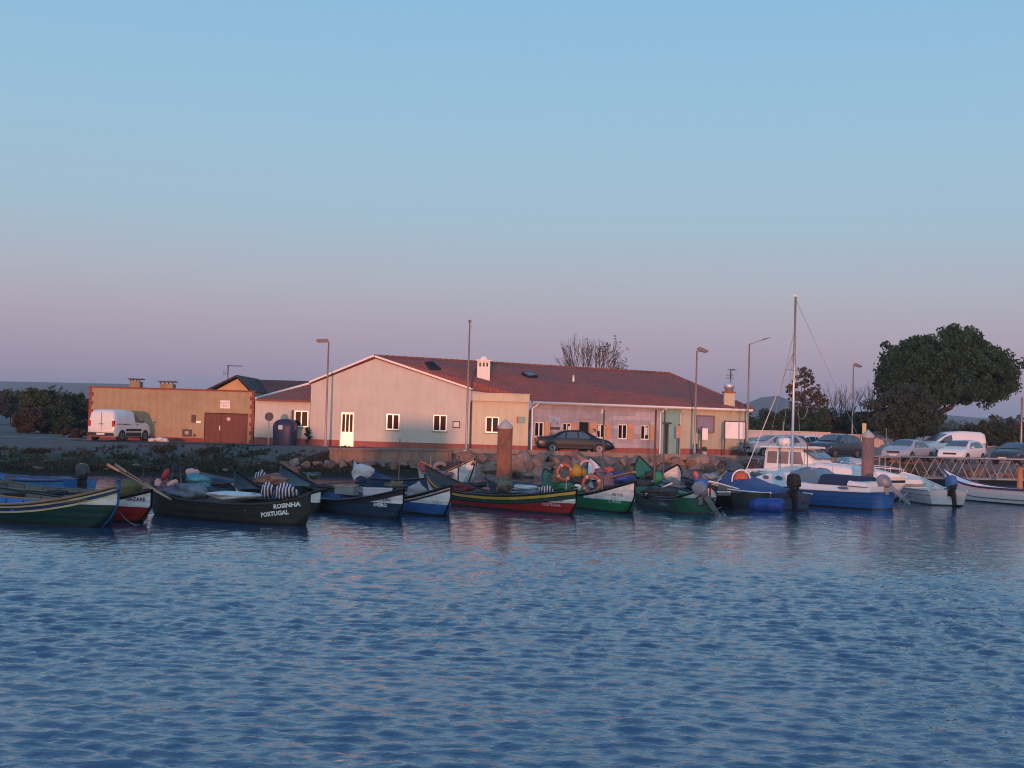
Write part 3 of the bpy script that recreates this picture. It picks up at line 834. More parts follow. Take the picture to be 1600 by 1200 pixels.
wdoor = wop((904, 706), (921, 660)); wdoor[2] = -.06
s1 = PW_.hit(1030, 690)[0]; s2 = PW_.hit(1063, 690)[0]
board_m = M('weathered_boards', (0.33, 0.305, 0.345), 0.85, 0.22, 2.2, 0.4, streak=.3)
board_m2 = M('weathered_boards_pale', (0.41, 0.375, 0.41), 0.85, 0.22, 2.2, 0.4, streak=.3)
ops = [tuple(o) for o in wins] + [tuple(wdoor)]
wing_part(wall_mb(s1 - .01, EZ, ops, .2), 'wall', M('weathered_boards', (0.33, 0.305, 0.345)))
tdoor = wop((1036, 708), (1045.5, 662.5)); tdoor[2] = -.06
wing_part(wall_mb(s2 - .01, EZ, [tuple(tdoor)], .2, x0=s1), 'wall', tealm, 'teal stretch of wall by the downpipe')
bigw = wop((1088, 674.5), (1115, 650.5))
wing_part(wall_mb(wend, EZ, [tuple(bigw)], .2, x0=s2), 'wall', M('greenish_cream_render', (.44, .42, .32), .9, .08, 1.2, .2, streak=.25), 'greenish cream end of the wing')
NB = 9; bh_ = (EZ - .38) / NB
for r in range(NB):
    z0, z1 = .38 + r * bh_, .38 + (r + 1) * bh_
    cuts = sorted([(o[0] - .02, o[1] + .02) for o in ops if o[2] < z1 - .02 and o[3] > z0 + .02])
    x = 0.02
    spans = []
    for a, c in cuts: spans.append((x, a)); x = c
    spans.append((x, s1 - .03))
    for a, c in spans:
        while c - a > .1:
            e = min(c, a + rnd.uniform(2.6, 4.2))
            if c - e < .5: e = c
            q = MB(); o_ = rnd.uniform(0, .012)
            q.mesh([(a, -.012, z1 - .006), (e - .006, -.012, z1 - .006), (e - .006, -.03 - o_, z0), (a, -.03 - o_, z0), (a, -.002, z1 - .006), (e - .006, -.002, z1 - .006), (e - .006, -.002, z0), (a, -.002, z0)],
                   [(3, 2, 1, 0), (0, 1, 5, 4), (3, 7, 6, 2), (0, 4, 7, 3), (1, 2, 6, 5)], smooth=False)
            wing_part(q, 'board', board_m if rnd.random() < .6 else board_m2)
            a = e
wing_part(MB().box((.01, -.03, -.06), (wdoor[0] - .03, -.002, .36)), 'plinth', plinm)
wing_part(MB().box((wdoor[1] + .03, -.03, -.06), (s1 - .01, -.002, .36)), 'plinth', plinm)
wing_part(MB().box((s2 + .02, -.03, -.06), (wend - .005, -.002, .42)), 'plinth', plinm)
def wwindow(o, **kw):
    v = PW_.pt(o[0], 0, -.07)
    w = window(hall, v.x - hx, o[2], o[1] - o[0], o[3] - o[2], v.y - 79.6, sill=False, **kw)
    w.rotation_euler = (0, 0, WANG); return w
for o in wins:
    wwindow(o)
    # pine shutter swung fully out on the right hand side
    q = MB(); q.T = Matrix.Translation((o[1] + .03, -.035, 0)) @ Matrix.Rotation(R(-66), 4, 'Z')
    q.box((0, -.02, o[2] - .03), (.42, .02, o[3] + .03)); q.box((.05, -.035, o[2] + .15), (.37, -.021, o[2] + .25)); q.box((.05, -.035, o[3] - .25), (.37, -.021, o[3] - .15))
    wing_part(q, 'shutter', shut_m)
for k, (wi, dx_, dz_, w_, h_) in enumerate(((1, .1, .1, .2, .28), (1, .5, .12, .22, .5), (2, .12, .45, .2, .36), (4, .45, .3, .2, .5))):
    o = wins[wi]
    wing_part(MB().box((o[0] + dx_ * .8, .04, o[2] + dz_), (o[0] + dx_ * .8 + w_ * .8, .055, o[2] + dz_ + h_)), 'paper_notice', M('paper', (.62, .62, .66), .8))
# black panel painted as the unlit room behind the opening; leaf folded out
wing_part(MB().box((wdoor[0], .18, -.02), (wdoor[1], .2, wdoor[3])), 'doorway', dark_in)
q = MB(); q.T = Matrix.Translation((wdoor[1] + .03, -.03, 0)) @ Matrix.Rotation(R(-62), 4, 'Z'); q.box((0, -.025, .02), (.5, .025, wdoor[3] - .03))
wing_part(q, 'shutter', shut_m)
# tall dark door in the teal wall, barred window, boards
wing_part(MB().box((tdoor[0] + .02, .1, -.02), (tdoor[1] - .02, .13, tdoor[3])), 'door', M('dark_blue_door', (.03, .04, .06), .5))
wing_part(MB().box((tdoor[0] - .12, -.12, tdoor[3] + .02), (tdoor[1] + .12, -.01, tdoor[3] + .1)), 'door_canopy', blackm)
wing_part(MB().box((bigw[0] - .05, -.09, bigw[2] - .05), (bigw[1] + .05, -.045, bigw[2] + .02)).box((bigw[0] - .05, -.09, bigw[3] - .02), (bigw[1] + .05, -.045, bigw[3] + .05)).box((bigw[0] - .05, -.088, bigw[2] + .02), (bigw[0] + .02, -.046, bigw[3] - .02)).box((bigw[1] - .02, -.088, bigw[2] + .02), (bigw[1] + .05, -.046, bigw[3] - .02)), 'window_frame', M('purple_frame', (.2, .13, .15), .6))
o = wing_part(MB().box((bigw[0] + .02, .02, bigw[2] + .02), (bigw[1] - .02, .05, bigw[3] - .02)), 'roller_shutter', M('mauve_shutter', (.24, .23, .31), .55))
for k in range(9):
    z = bigw[2] + .04 + (bigw[3] - bigw[2] - .08) * k / 9
    MB().box((bigw[0] + .03, .005, z), (bigw[1] - .03, .018, z + (bigw[3] - bigw[2]) / 9 - .03)).build('slat', M('mauve_shutter', (.24, .23, .31), .55), o)
# blue and white poster on the boards
wing_part(MB().box(tuple([PW_.hit(857, 664)[0], -.06, PW_.hit(857, 664)[1]]), (PW_.hit(875, 650)[0], -.045, PW_.hit(875, 650)[1])), 'poster', M('pale_blue_poster', (.34, .42, .52), .6, .4, 7))
wing_part(MB().box(tuple([PW_.hit(857, 671)[0], -.06, PW_.hit(857, 671)[1]]), (PW_.hit(874, 667)[0], -.045, PW_.hit(866, 667)[1])), 'name_board', M('dark_wood_sign', (.06, .06, .08), .6))
wing_part(MB().box((PW_.hit(938, 646)[0], -.08, PW_.hit(938, 646)[1]), (PW_.hit(944, 640)[0], -.045, PW_.hit(944, 640)[1])), 'lamp_box', M('pale_enamel', (0.6, 0.58, 0.55), 0.4))
# gutter and downpipes
OV = .38
b = MB(); b.tube([wl_(-.05, EZ + .05, OV), wl_(wend + .2, EZ + .05, OV)], .075, 8); b.build('gutter', whitew, hall)
b = MB(); b.box((0, 0, 0), (wend + .15, OV - .05, .03)); b.build('soffit', whitew, hall, (PW_.pt(0, 0, OV).x - hx, PW_.pt(0, 0, OV).y - 79.6 + .03, EZ - .04), WANG)
for t, mt in ((.06, whitew), (PW_.hit(1030, 690)[0], whitew), (PW_.hit(1061, 690)[0], M('pale_blue_pipe', (.45, .52, .55), .5))):
    b = MB(); b.tube([wl_(t + .25, EZ + .0, OV), wl_(t + .2, EZ - .12, OV), wl_(t, EZ - .32, .09), wl_(t, 0.0, .09)], .05, 8); b.build('downpipe', mt, hall)
# notice boards are separate things, below. End wall of the wing:
e0 = PW_.pt(wend, 0); ridge_dir = None
RA = Vector((gp[0] - hx, -.12, gp[1] + .05))
rb = at(1045, 583.5, 91.5); RB = Vector((rb.x - hx, rb.y - 79.6, rb.z - ROAD))
rd = Vector((RB.x - RA.x, RB.y - RA.y)).normalized()
nd = Vector((-rd.y, rd.x))
W0 = Vector(wl_(-.08, EZ + .1, OV)); W1 = Vector(wl_(wend + .35, EZ + .1, OV))
BK = Vector((W1.x + nd.x * 11, W1.y + nd.y * 11, W1.z))
E0 = Vector((-.14, -.12, gl[1] + .04)); ER = Vector((GW + .12, -.12, gr[1] + .04))
EB = Vector((E0.x + rd.x * 22, E0.y + rd.y * 22, E0.z))
Wm = Vector((PW + .05, -.1, W0.z + .25))
b = MB()
roof_faces(b, [[RA, ER, Wm], [RA, Wm, W0, W1], [RA, W1, RB], [RB, W1, BK], [RB, BK, EB], [RA, RB, EB, E0]], .12)
roof = b.build('roof', tile_red, hall)
b = MB(); b.face([wl_(wend, -.06), (BK.x - .6, BK.y - .4, -.06), (BK.x - .6, BK.y - .4, EZ), wl_(wend, EZ)])
b.face([(BK.x - .6, BK.y - .4, -.06), (EB.x, EB.y, -.06), (EB.x, EB.y, EZ), (BK.x - .6, BK.y - .4, EZ)])
b.build('wall', creamm, hall)
# ridge and hip cappings
for P, Q in ((RA, RB), (RB, W1)):
    L_ = (Q - P).length; k = int(L_ / .42); bb = MB()
    for i in range(k):
        a = P.lerp(Q, i / k) + Vector((0, 0, .0)); c = P.lerp(Q, (i + .92) / k)
        bb.tube([a, c], [.12, .095], 6, smooth=False)
    bb.build('ridge_tiles', M('ridge_tile', (.2, .085, .07), .85, .3, 3), roof)
# skylights, chimneys, vent, on the roof
nrm = (Wm - RA).cross(W1 - RA).normalized()
if nrm.z < 0: nrm = -nrm
def roof_pt(px, py):
    v = CAM_R @ Vector(((px - 800) / FPX, -(py - 600) / FPX, -1.0))
    o = Vector((-hx, -79.6, EYE - ROAD))
    k = (RA - o).dot(nrm) / v.dot(nrm)
    return o + v * k
for q4, open_ in ((((664, 567), (676, 566.5), (689, 578), (672, 578.5)), True), (((815, 583), (830, 582), (840, 589), (825, 590)), False)):
    P = [roof_pt(*p) for p in q4]
    bb = MB()
    up = nrm * (.1)
    bb.mesh([p + up for p in P] + [p - up for p in P], [(3, 2, 1, 0), (0, 1, 5, 4), (1, 2, 6, 5), (2, 3, 7, 6), (3, 0, 4, 7)], smooth=False)
    o = bb.build('skylight', blackm, roof)
    c_ = sum(P, Vector()) / 4
    bb = MB(); bb.mesh([c_ + (p - c_) * .8 + up * 1.15 for p in P], [(3, 2, 1, 0)], smooth=False); bb.build('pane', M('skylight_glass', (.08, .12, .18), .12, spec=.8) if not open_ else pane_m, o)
cb = roof_pt(756, 588)
o = MB().box((cb.x - .42, cb.y - .35, cb.z - .3), (cb.x + .38, cb.y + .35, cb.z + .95)).build('chimney', whitew, roof)
bb = MB(); bb.box((cb.x - .5, cb.y - .42, cb.z + .955), (cb.x + .46, cb.y + .42, cb.z + 1.03)); bb.lathe([(.26, 1.03), (.26, 1.12), (.16, 1.24), (.0, 1.28)], 10, c=(cb.x - .02, cb.y, cb.z)); bb.build('cowl', whitew, o)
bb = MB()
for i in range(3): bb.box((cb.x - .3 + i * .22, cb.y - .356, cb.z + .6), (cb.x - .18 + i * .22, cb.y - .351, cb.z + .85))
bb.build('vent_slots', blackm, o)
cb = roof_pt(896, 594)
o = MB().tube([cb - Vector((0, 0, .1)), cb + Vector((0, 0, .32))], .07, 8).build('vent_pipe', whitew, roof)
# end chimney with shiny cowl
ce = PW_.pt(PW_.hit(1143, 640)[0], 0, -.35); ce = Vector((ce.x - hx, ce.y - 79.6, 0))
zt = PW_.hit(1143, 612)[1]
o = MB().box((ce.x - .35, ce.y - .3, EZ - .2), (ce.x + .35, ce.y + .35, zt - .1)).build('chimney', creamm, roof)
MB().box((ce.x - .4, ce.y - .36, zt - .095), (ce.x + .4, ce.y + .4, zt + .02)).build('chimney_band', M('chimney_brick_band', (.28, .09, .06), .8), o)
bb = MB(); bb.lathe([(.27, zt + .02), (.27, zt + .2), (.36, zt + .22), (.36, zt + .5), (.2, zt + .62), (0, zt + .66)], 14, c=(ce.x, ce.y, 0)); bb.build('cowl', M('galvanised', (.62, .62, .64), .5, metal=.7), o)
CHIM_END = Vector((ce.x + hx, ce.y + 79.6, ROAD + zt + .6))

# ---- antennas
alu = M('antenna_aluminium', (.16, .16, .18), .5, metal=.8)
def antenna(loc, h, label, rz=0):
    r = thing('tv_antenna', label, 'antenna', loc, rz, 'television antennas on the roofs')
    MB().tube([(0, 0, -.3), (0, 0, h)], .04, 6).build('mast', alu, r)
    bb = MB(); bb.tube([(-.1, 0, h), (1.0, 0, h)], .03, 5)
    for k in range(9): bb.tube([(-.05 + k * .12, -.22, h), (-.05 + k * .12, .22, h)], .012, 4)
    bb.build('boom', alu, r)
    bb = MB(); bb.tube([(0, 0, h * .55), (-.3, 0, h * .6)], .015, 4)
    for k in range(4): bb.tube([(-.3, -.25 + 0 * k, h * .48 + k * .1), (-.3, .25, h * .48 + k * .1)], .012, 4)
    bb.build('panel', alu, r)
    return r
ap = PB.pt(PB.hit(354, 600)[0], PB.hit(354, 600)[1] + 0, .3)
antenna((ap.x, 88.3, ap.z), PB.hit(354, 571)[1] - PB.hit(354, 600)[1], 'thin television antenna on the dark-roofed house behind the ochre store')
antenna((CHIM_END.x + .1, CHIM_END.y + .05, CHIM_END.z - .3), 1.2, 'television antenna above the silver cowl at the right end of the hall', 1.2)

# ---------------------------------------------------------------- boats
def paint(name, bands, hull, bow, zc, xw, foul=(0.03, 0.03, 0.025), rough=0.45, wear=0.38):
    """painted planking: stripes run a fixed distance under the sheer (UV v), below them the hull colour,
    and at the ends, above the level zc, the bow colour"""
    m = bpy.data.materials.new(name); m.use_nodes = True
    n, l = m.node_tree.nodes, m.node_tree.links
    b = n['Principled BSDF']; b.inputs['Roughness'].default_value = rough; b.inputs['Specular IOR Level'].default_value = .25
    tc = n.new('ShaderNodeTexCoord'); su = n.new('ShaderNodeSeparateXYZ'); so = n.new('ShaderNodeSeparateXYZ')
    l.new(tc.outputs['UV'], su.inputs[0]); l.new(tc.outputs['Object'], so.inputs[0])
    def math_(op, a, c):
        k = n.new('ShaderNodeMath'); k.operation = op
        for i, v in enumerate((a, c)):
            if isinstance(v, (int, float)): k.inputs[i].default_value = v
            else: l.new(v, k.inputs[i])
        return k.outputs[0]
    def mixc(f, A, B):
        k = n.new('ShaderNodeMix'); k.data_type = 'RGBA'; l.new(f, k.inputs['Factor'])
        for nm, v in (('A', A), ('B', B)):
            if isinstance(v, tuple): k.inputs[nm].default_value = (*v, 1)
            else: l.new(v, k.inputs[nm])
        return k.outputs['Result']
    col = hull
    isbow = math_('MULTIPLY', math_('GREATER_THAN', math_('ABSOLUTE', so.outputs['X'], 0), xw), math_('GREATER_THAN', so.outputs['Z'], zc))
    last = mixc(isbow, hull, bow)
    dep = 0
    tot = sum(w for w, c in bands)
    rem = tot
    for w, c in reversed(bands):
        last = mixc(math_('LESS_THAN', su.outputs['Y'], rem), last, c); rem -= w
    last = mixc(math_('LESS_THAN', so.outputs['Z'], 0.06), last, foul)
    ns = n.new('ShaderNodeTexNoise'); ns.inputs['Scale'].default_value = 2.2; ns.inputs['Detail'].default_value = 9; ns.inputs['Roughness'].default_value = .7
    mp = n.new('ShaderNodeMapping'); mp.inputs['Scale'].default_value = (1, 1, 3.0); l.new(tc.outputs['Object'], mp.inputs[0]); l.new(mp.outputs[0], ns.inputs['Vector'])
    mr = n.new('ShaderNodeMapRange'); mr.inputs['From Min'].default_value = .42; mr.inputs['From Max'].default_value = .75; mr.inputs['To Max'].default_value = wear * 2
    l.new(ns.outputs['Fac'], mr.inputs['Value'])
    dm = n.new('ShaderNodeMix'); dm.data_type = 'RGBA'; dm.blend_type = 'MULTIPLY'; l.new(mr.outputs['Result'], dm.inputs['Factor']); l.new(last, dm.inputs['A'])
    dm.inputs['B'].default_value = (.42, .38, .34, 1)
    l.new(dm.outputs['Result'], b.inputs['Base Color'])
    bp = n.new('ShaderNodeBump'); bp.inputs['Strength'].default_value = .35; bp.inputs['Distance'].default_value = .015
    wv = n.new('ShaderNodeTexWave'); wv.bands_direction = 'Z'; wv.inputs['Scale'].default_value = 1.6; wv.inputs['Distortion'].default_value = .4
    l.new(tc.outputs['Object'], wv.inputs['Vector'])
    l.new(wv.outputs['Fac'], bp.inputs['Height']); bp2 = n.new('ShaderNodeBump'); bp2.inputs['Strength'].default_value = .4; bp2.inputs['Distance'].default_value = .01
    l.new(ns.outputs['Fac'], bp2.inputs['Height']); l.new(bp.outputs[0], bp2.inputs['Normal']); l.new(bp2.outputs[0], b.inputs['Normal'])
    return m

class Hull:
    """double-ended or transom hull; local x runs from the far end (-L/2) to the near end (+L/2), z = 0 is the waterline"""
    def __init__(s, L, B=1.7, mid=0.42, up_far=0.85, up_near=0.5, pf=2.6, pn=2.4, far_q=(0.52, 1.7, 0.97), near_q=(0.82, 2.2, 0.72),
                 transom_near=False, transom_far=False, flare=0.74, keel=-0.14, full=2.6):
        s.__dict__.update(locals())
    def sheer(s, t):
        u = 2 * t - 1
        return s.mid + (s.up_far * (-u) ** s.pf if u < 0 else s.up_near * u ** s.pn)
    def beam(s, t):
        u = 2 * t - 1
        if u > 0 and s.transom_near: return s.B / 2 * (1 - 0.16 * u ** 2)
        if u < 0 and s.transom_far: return s.B / 2 * (1 - 0.16 * u ** 2)
        return s.B / 2 * max(0.0, 1 - abs(u) ** s.full) ** 0.85
    def keelz(s, t):
        u = 2 * t - 1; zs = s.sheer(t)
        if u > 0:
            if s.transom_near: return s.keel
            q0, p, f = s.near_q
        else:
            if s.transom_far: return s.keel
            q0, p, f = s.far_q
        q = max(0, (abs(u) - q0) / (1 - q0))
        return s.keel + (zs * f - s.keel) * q ** p
    def x(s, t): return (t - 0.5) * s.L
    def pt(s, t, v, side=1, inset=0.0):
        b = max(0, s.beam(t) - inset); zk, zs = s.keelz(t), s.sheer(t)
        y = b * (s.flare + (1 - s.flare) * v ** 0.8)
        return Vector((s.x(t), side * y, zk + (zs - zk) * v))
    def on_side(s, x, z, side=-1, out=0.008):
        t = x / s.L + 0.5; zk, zs = s.keelz(t), s.sheer(t)
        v = min(1, max(0, (z - zk) / max(1e-4, zs - zk)))
        p = s.pt(t, v, side); p.y += side * out
        return Vector((x, p.y, z))
    def ts(s, n=44):
        return [0.5 - 0.5 * math.cos(PI * i / n) for i in range(n + 1)]

def build_hull(root, H, outer, inner, rail, nv=9, rail_r=0.035, deck=0.62, deckm=None, floor=0.1, stem=None):
    T = H.ts(); mb = MB(); mb.smooth = True
    for side in (-1, 1):
        V = []; U = []; F = []
        for t in T:
            for k in range(nv + 1):
                p = H.pt(t, k / nv, side); V.append(p); U.append((p.x, H.sheer(t) - p.z))
        for i in range(len(T) - 1):
            for k in range(nv):
                a = i * (nv + 1) + k; q = (a, a + nv + 1, a + nv + 2, a + 1)
                F.append(q if side < 0 else tuple(reversed(q)))
        mb.mesh(V, F, smooth=True, uvs=U)
    V = []; F = []
    for t in T: V += [H.pt(t, 0, -1), H.pt(t, 0, 1)]
    for i in range(len(T) - 1): F.append((2 * i, 2 * i + 1, 2 * i + 3, 2 * i + 2))
    mb.mesh(V, F, smooth=True, uvs=[(0, 9)] * len(V))
    for flag, t in ((H.transom_near, 1.0), (H.transom_far, 0.0)):
        if flag:
            P = [H.pt(t, k / nv, -1) for k in range(nv + 1)] + [H.pt(t, k / nv, 1) for k in reversed(range(nv + 1))]
            if t == 0.0: P.reverse()
            mb.face(P, [(p.x, H.sheer(t) - p.z + .3) for p in P])
    hull = mb.build('hull', outer, root)
    # inside planking, floor, frames
    mb = MB(); ins = 0.05
    lo, hi = 0.06, 0.94
    TI = [t for t in T if lo < t < hi]
    for side in (-1, 1):
        V = []; F = []
        for t in TI:
            zk, zs = H.keelz(t), H.sheer(t) - .004
            z0 = max(floor, zk + .03)
            for k in range(5):
                z = z0 + (zs - z0) * k / 4
                v = min(1, max(0, (z - zk) / max(1e-4, (zs - zk)))); p = H.pt(t, v, side, ins); p.z = z; V.append(p)
        for i in range(len(TI) - 1):
            for k in range(4):
                a = i * 5 + k; q = (a, a + 5, a + 6, a + 1)
                F.append(tuple(reversed(q)) if side < 0 else q)
        mb.mesh(V, F, smooth=True)
    V = []; F = []
    for t in TI:
        z = max(floor, H.keelz(t) + .03); v = (z - H.keelz(t)) / max(1e-4, H.sheer(t) - H.keelz(t))
        for sd in (-1, 1):
            p = H.pt(t, min(1, v), sd, ins); p.z = z; V.append(p)
    for i in range(len(TI) - 1): F.append((2 * i, 2 * i + 2, 2 * i + 3, 2 * i + 1))
    mb.mesh(V, F)
    mb.build('inner_planking', inner, root)
    for side in (-1, 1):
        P = [H.pt(t, 1, side) + Vector((0, side * .01, .012)) for t in T]
        MB().tube(P, rail_r, 6).build('gunwale', rail, root)
    n = max(4, int(H.L / 0.75)); 
    for i in range(1, n):
        t = i / n
        if not (0.2 < t < 0.85): continue
        for side in (-1, 1):
            bb = MB()
            zk, zs = H.keelz(t), H.sheer(t)
            P = []
            for k in range(4):
                z = max(floor, zk) + (zs - .03 - max(floor, zk)) * k / 3
                v = (z - zk) / (zs - zk); p = H.pt(t, min(1, v), side, ins + .02); p.z = z; P.append(p)
            bb.tube(P, .025, 4)
            bb.build('rib', inner, root)
    for t in (0.33, 0.55, 0.72):
        if H.L < 4 and t == .55: continue
        zz = H.sheer(t) - .13; w = H.beam(t) - .05
        MB().box((H.x(t) - .11, -w, zz - .035), (H.x(t) + .11, w, zz)).build('thwart', inner, root)
    if deck:
        for sgn in (-1, 1):
            if (sgn > 0 and H.transom_near) or (sgn < 0 and H.transom_far): continue
            d_ = deck if sgn < 0 else deck + .12
            tt = [0.5 + sgn * (d_ + (1 - d_) * k / 8) / 2 for k in range(9)]
            V = []; F = []
            for t in tt:
                for sd in (-1, 0, 1):
                    p = H.pt(t, 1, sd if sd else 1, .02)
                    if sd == 0: p.y = 0; p.z += .035 * (H.beam(t) / H.B * 2)
                    p.z -= .012; V.append(p)
            for i in range(8):
                for k in range(2):
                    a = i * 3 + k; F.append((a, a + 3, a + 4, a + 1) if sgn > 0 else (a, a + 1, a + 4, a + 3))
            bb = MB(); bb.mesh(V, F)
            # closing bulkhead under the deck edge
            a = V[0]; c = V[2]; bb.face([(a.x, a.y, a.z), (a.x, a.y * .8, a.z - .18), (a.x, c.y * .8, a.z - .18), (c.x, c.y, c.z), V[1]])
            bb.build('end_deck', deckm or inner, root)
    if stem:
        for sgn in (-1, 1):
            if (sgn > 0 and H.transom_near) or (sgn < 0 and H.transom_far): continue
            P = []
            for k in range(11):
                q = 1 - (1 - .80) * (k / 10) if sgn > 0 else 1 - .42 * k / 10
                t = .5 + sgn * q / 2
                P.append(Vector((H.x(t) + sgn * .012, 0, H.keelz(t))))
            P.insert(0, Vector((H.x(.5 + sgn * .5) + sgn * .012, 0, H.sheer(.5 + sgn * .5) + .04)))
            MB().tube(P, .034, 6).build('stem', stem, root)
    return hull

def hull_text(root, H, body, x, z, size, mat, slope=0.0, side=-1, sx=0.8, bold=0.0):
    V, F = text_mesh(body, size, bold)
    bb = MB(); out = []
    for v in V:
        xx = x + v[0] * sx; zz = z + v[1] + slope * (xx - x)
        out.append(H.on_side(min(xx, H.L / 2 - .03), zz, side, .012))
    bb.mesh(out, F, smooth=False)
    return bb.build('lettering', mat, root)

def place(name, label, H, near, far, cat='boat', group=None):
    """near / far = ground-plan positions of the two ends"""
    n, f = Vector(near), Vector(far)
    c = (n + f) / 2
    return thing(name, label, cat, (c.x, c.y, 0), math.atan2(n.y - f.y, n.x - f.x), group)
def span(near, far): return (Vector(near) - Vector(far)).length
def gx(px, D, py=790): v = at(px, py, D); return (v.x, D)
def w2l(root, p):
    """world point -> the root's own coordinates"""
    a = root.rotation_euler.z; d = Vector(p) - root.location
    return Vector((d.x * math.cos(a) + d.y * math.sin(a), -d.x * math.sin(a) + d.y * math.cos(a), d.z))
def l2w(root, p):
    a = root.rotation_euler.z
    return Vector((root.location.x + p[0] * math.cos(a) - p[1] * math.sin(a), root.location.y + p[0] * math.sin(a) + p[1] * math.cos(a), root.location.z + p[2]))

BK_ = (0.012, 0.012, 0.014)
black_p = M('black_gloss_paint', BK_, .35, .2, 4, .1); bitum = M('tarred_wood', (.035, .032, .03), .7, .3, 4, .4, streak=.4)
white_p = M('white_boat_paint', (.72, .72, .70), .45, .08, 3, .15, streak=.15)
blue_in = M('bright_blue_paint', (.035, .15, .42), .5, .18, 3, .2, streak=.2)
navy_in = M('dull_blue_paint', (.035, .085, .19), .55, .2, 3, .2, streak=.25)
green_in = M('green_paint', (.03, .16, .09), .5, .2, 3, .2, streak=.25)
red_in = M('red_paint', (.34, .035, .03), .5, .2, 3, .2, streak=.2)
grey_in = M('grey_wood', (.13, .125, .12), .8, .25, 4, .4, streak=.3)
brown_w = M('bare_wood', (.30, .17, .09), .7, .2, 4, .3)
ltr_w = M('white_letters', (.75, .75, .75), .5, .1); ltr_d = M('dark_letters', (.04, .05, .09), .5, .1); ltr_o = M('ochre_letters', (.35, .24, .08), .5, .1)
W_ = (.70, .70, .69)
MO = 'painted wooden fishing boats moored side by side'

# 1 green hull, bright blue inside, cream stripes
def boat(name, label, near, far, paint_args, inner, rail, deckm=None, stem=None, hull_kw={}, **kw):
    H = Hull(span(near, far), **hull_kw)
    r = place(name, label, H, near, far, 'boat', MO)
    outer = paint(name + '_paint', *paint_args[:5], **(paint_args[5] if len(paint_args) > 5 else {})) if isinstance(paint_args, tuple) else paint_args
    build_hull(r, H, outer, inner, rail, deckm=deckm, stem=stem, **kw)
    return r, H
CR = (.62, .50, .27)
b1, H1 = boat('fishing_boat', 'dark green wooden boat with bright blue inside and cream stripes, nearest at the left edge', gx(184, 34.7), gx(-190, 40.2),
    ([(.05, (.03, .05, .12)), (.045, CR), (.09, (.02, .05, .12)), (.05, CR)], (.006, .040, .034), (.72, .68, .62), .62, 3.6), blue_in, brown_w, deckm=blue_in, stem=M('blue_stem', (.04, .1, .3), .5),
    hull_kw=dict(B=2.5, mid=.46, up_near=.68, pn=3.0, near_q=(.8, 2.0, .6)))
hull_text(b1, H1, 'A 3212 L BICO DA MURTOSA', H1.L / 2 - 1.15, .68, .12, ltr_o, slope=.10, sx=.6)
MB().tube([(H1.x(1) - .02, 0, H1.sheer(1) - .08), (H1.x(1) + .015, 0, H1.sheer(1) + .18)], [.07, .045], 6).build('bow_post', M('blue_stem', (.04, .1, .3), .5), b1)
# 2 red boat with white bow beside it
b2, H2 = boat('fishing_boat', 'red hulled boat with a white bow, between the dark green boat and the black one', gx(236, 36.4), gx(-30, 41.8),
    ([(.06, BK_)], (.30, .022, .02), W_, .46, 1.6), grey_in, black_p, deckm=bitum, stem=black_p, hull_kw=dict(B=1.6, mid=.4, up_near=.55, up_far=.25, pn=2.6, near_q=(.72, 2.0, .55)))
hull_text(b2, H2, 'NAZARE', H2.L / 2 - .42, .68, .16, ltr_d, sx=.9, bold=.004)
# 3 grey boat behind with outboard; 4 blue skiff with red crate
b3, H3 = boat('fishing_boat', 'grey brown planked boat lying behind the blue and green boat', gx(232, 42.0), gx(-60, 46.0),
    ([(.04, BK_)], (.10, .10, .095), (.13, .13, .125), .9, 9), grey_in, grey_in, deckm=grey_in, hull_kw=dict(B=1.6, mid=.42, up_near=.25, up_far=.5))
b4, H4 = boat('skiff', 'bright blue open skiff with a red painted locker, behind the green boat', gx(124, 47.2), gx(-70, 51.5),
    ([(.05, (.03, .05, .1))], (.05, .20, .46), (.05, .2, .46), .9, 9), blue_in, navy_in, deck=None, hull_kw=dict(B=1.8, mid=.50, up_near=.12, up_far=.4, transom_near=True))
# 5 black boat ROSINHA PORTUGAL
b5, H5 = boat('fishing_boat', 'black tarred wooden boat lettered in white on its right-hand bow', gx(483, 37.3), gx(236, 40.4),
    ([(.05, (.05, .045, .042))], (.036, .034, .032), (.036, .034, .032), 9, 9, dict(foul=(.02, .022, .018), rough=.62, wear=.5)), grey_in, bitum, deckm=bitum, stem=bitum,
    hull_kw=dict(B=1.9, mid=.54, up_near=.36, up_far=.44, pn=5.0, pf=2.2, near_q=(.80, 2.2, .5), far_q=(.7, 2.0, .7), full=3.4))
hull_text(b5, H5, 'ROSINHA', H5.L / 2 - .48, .58, .18, ltr_w, slope=.16, sx=.82, bold=.008)
hull_text(b5, H5, 'PORTUGAL', H5.L / 2 - .80, .33, .18, ltr_w, slope=.16, sx=.82, bold=.008)
# 6 small black boat whose white-edged prow shows behind ROSINHA
b6, H6 = boat('fishing_boat', 'small black boat with a white edged prow showing behind the lettered black boat', gx(500, 42.4), gx(367, 45.6),
    ([(.05, BK_)], (.02, .022, .028), W_, .35, 1.2), navy_in, black_p, deckm=black_p, hull_kw=dict(B=1.4, mid=.35, up_near=.4, up_far=.82))
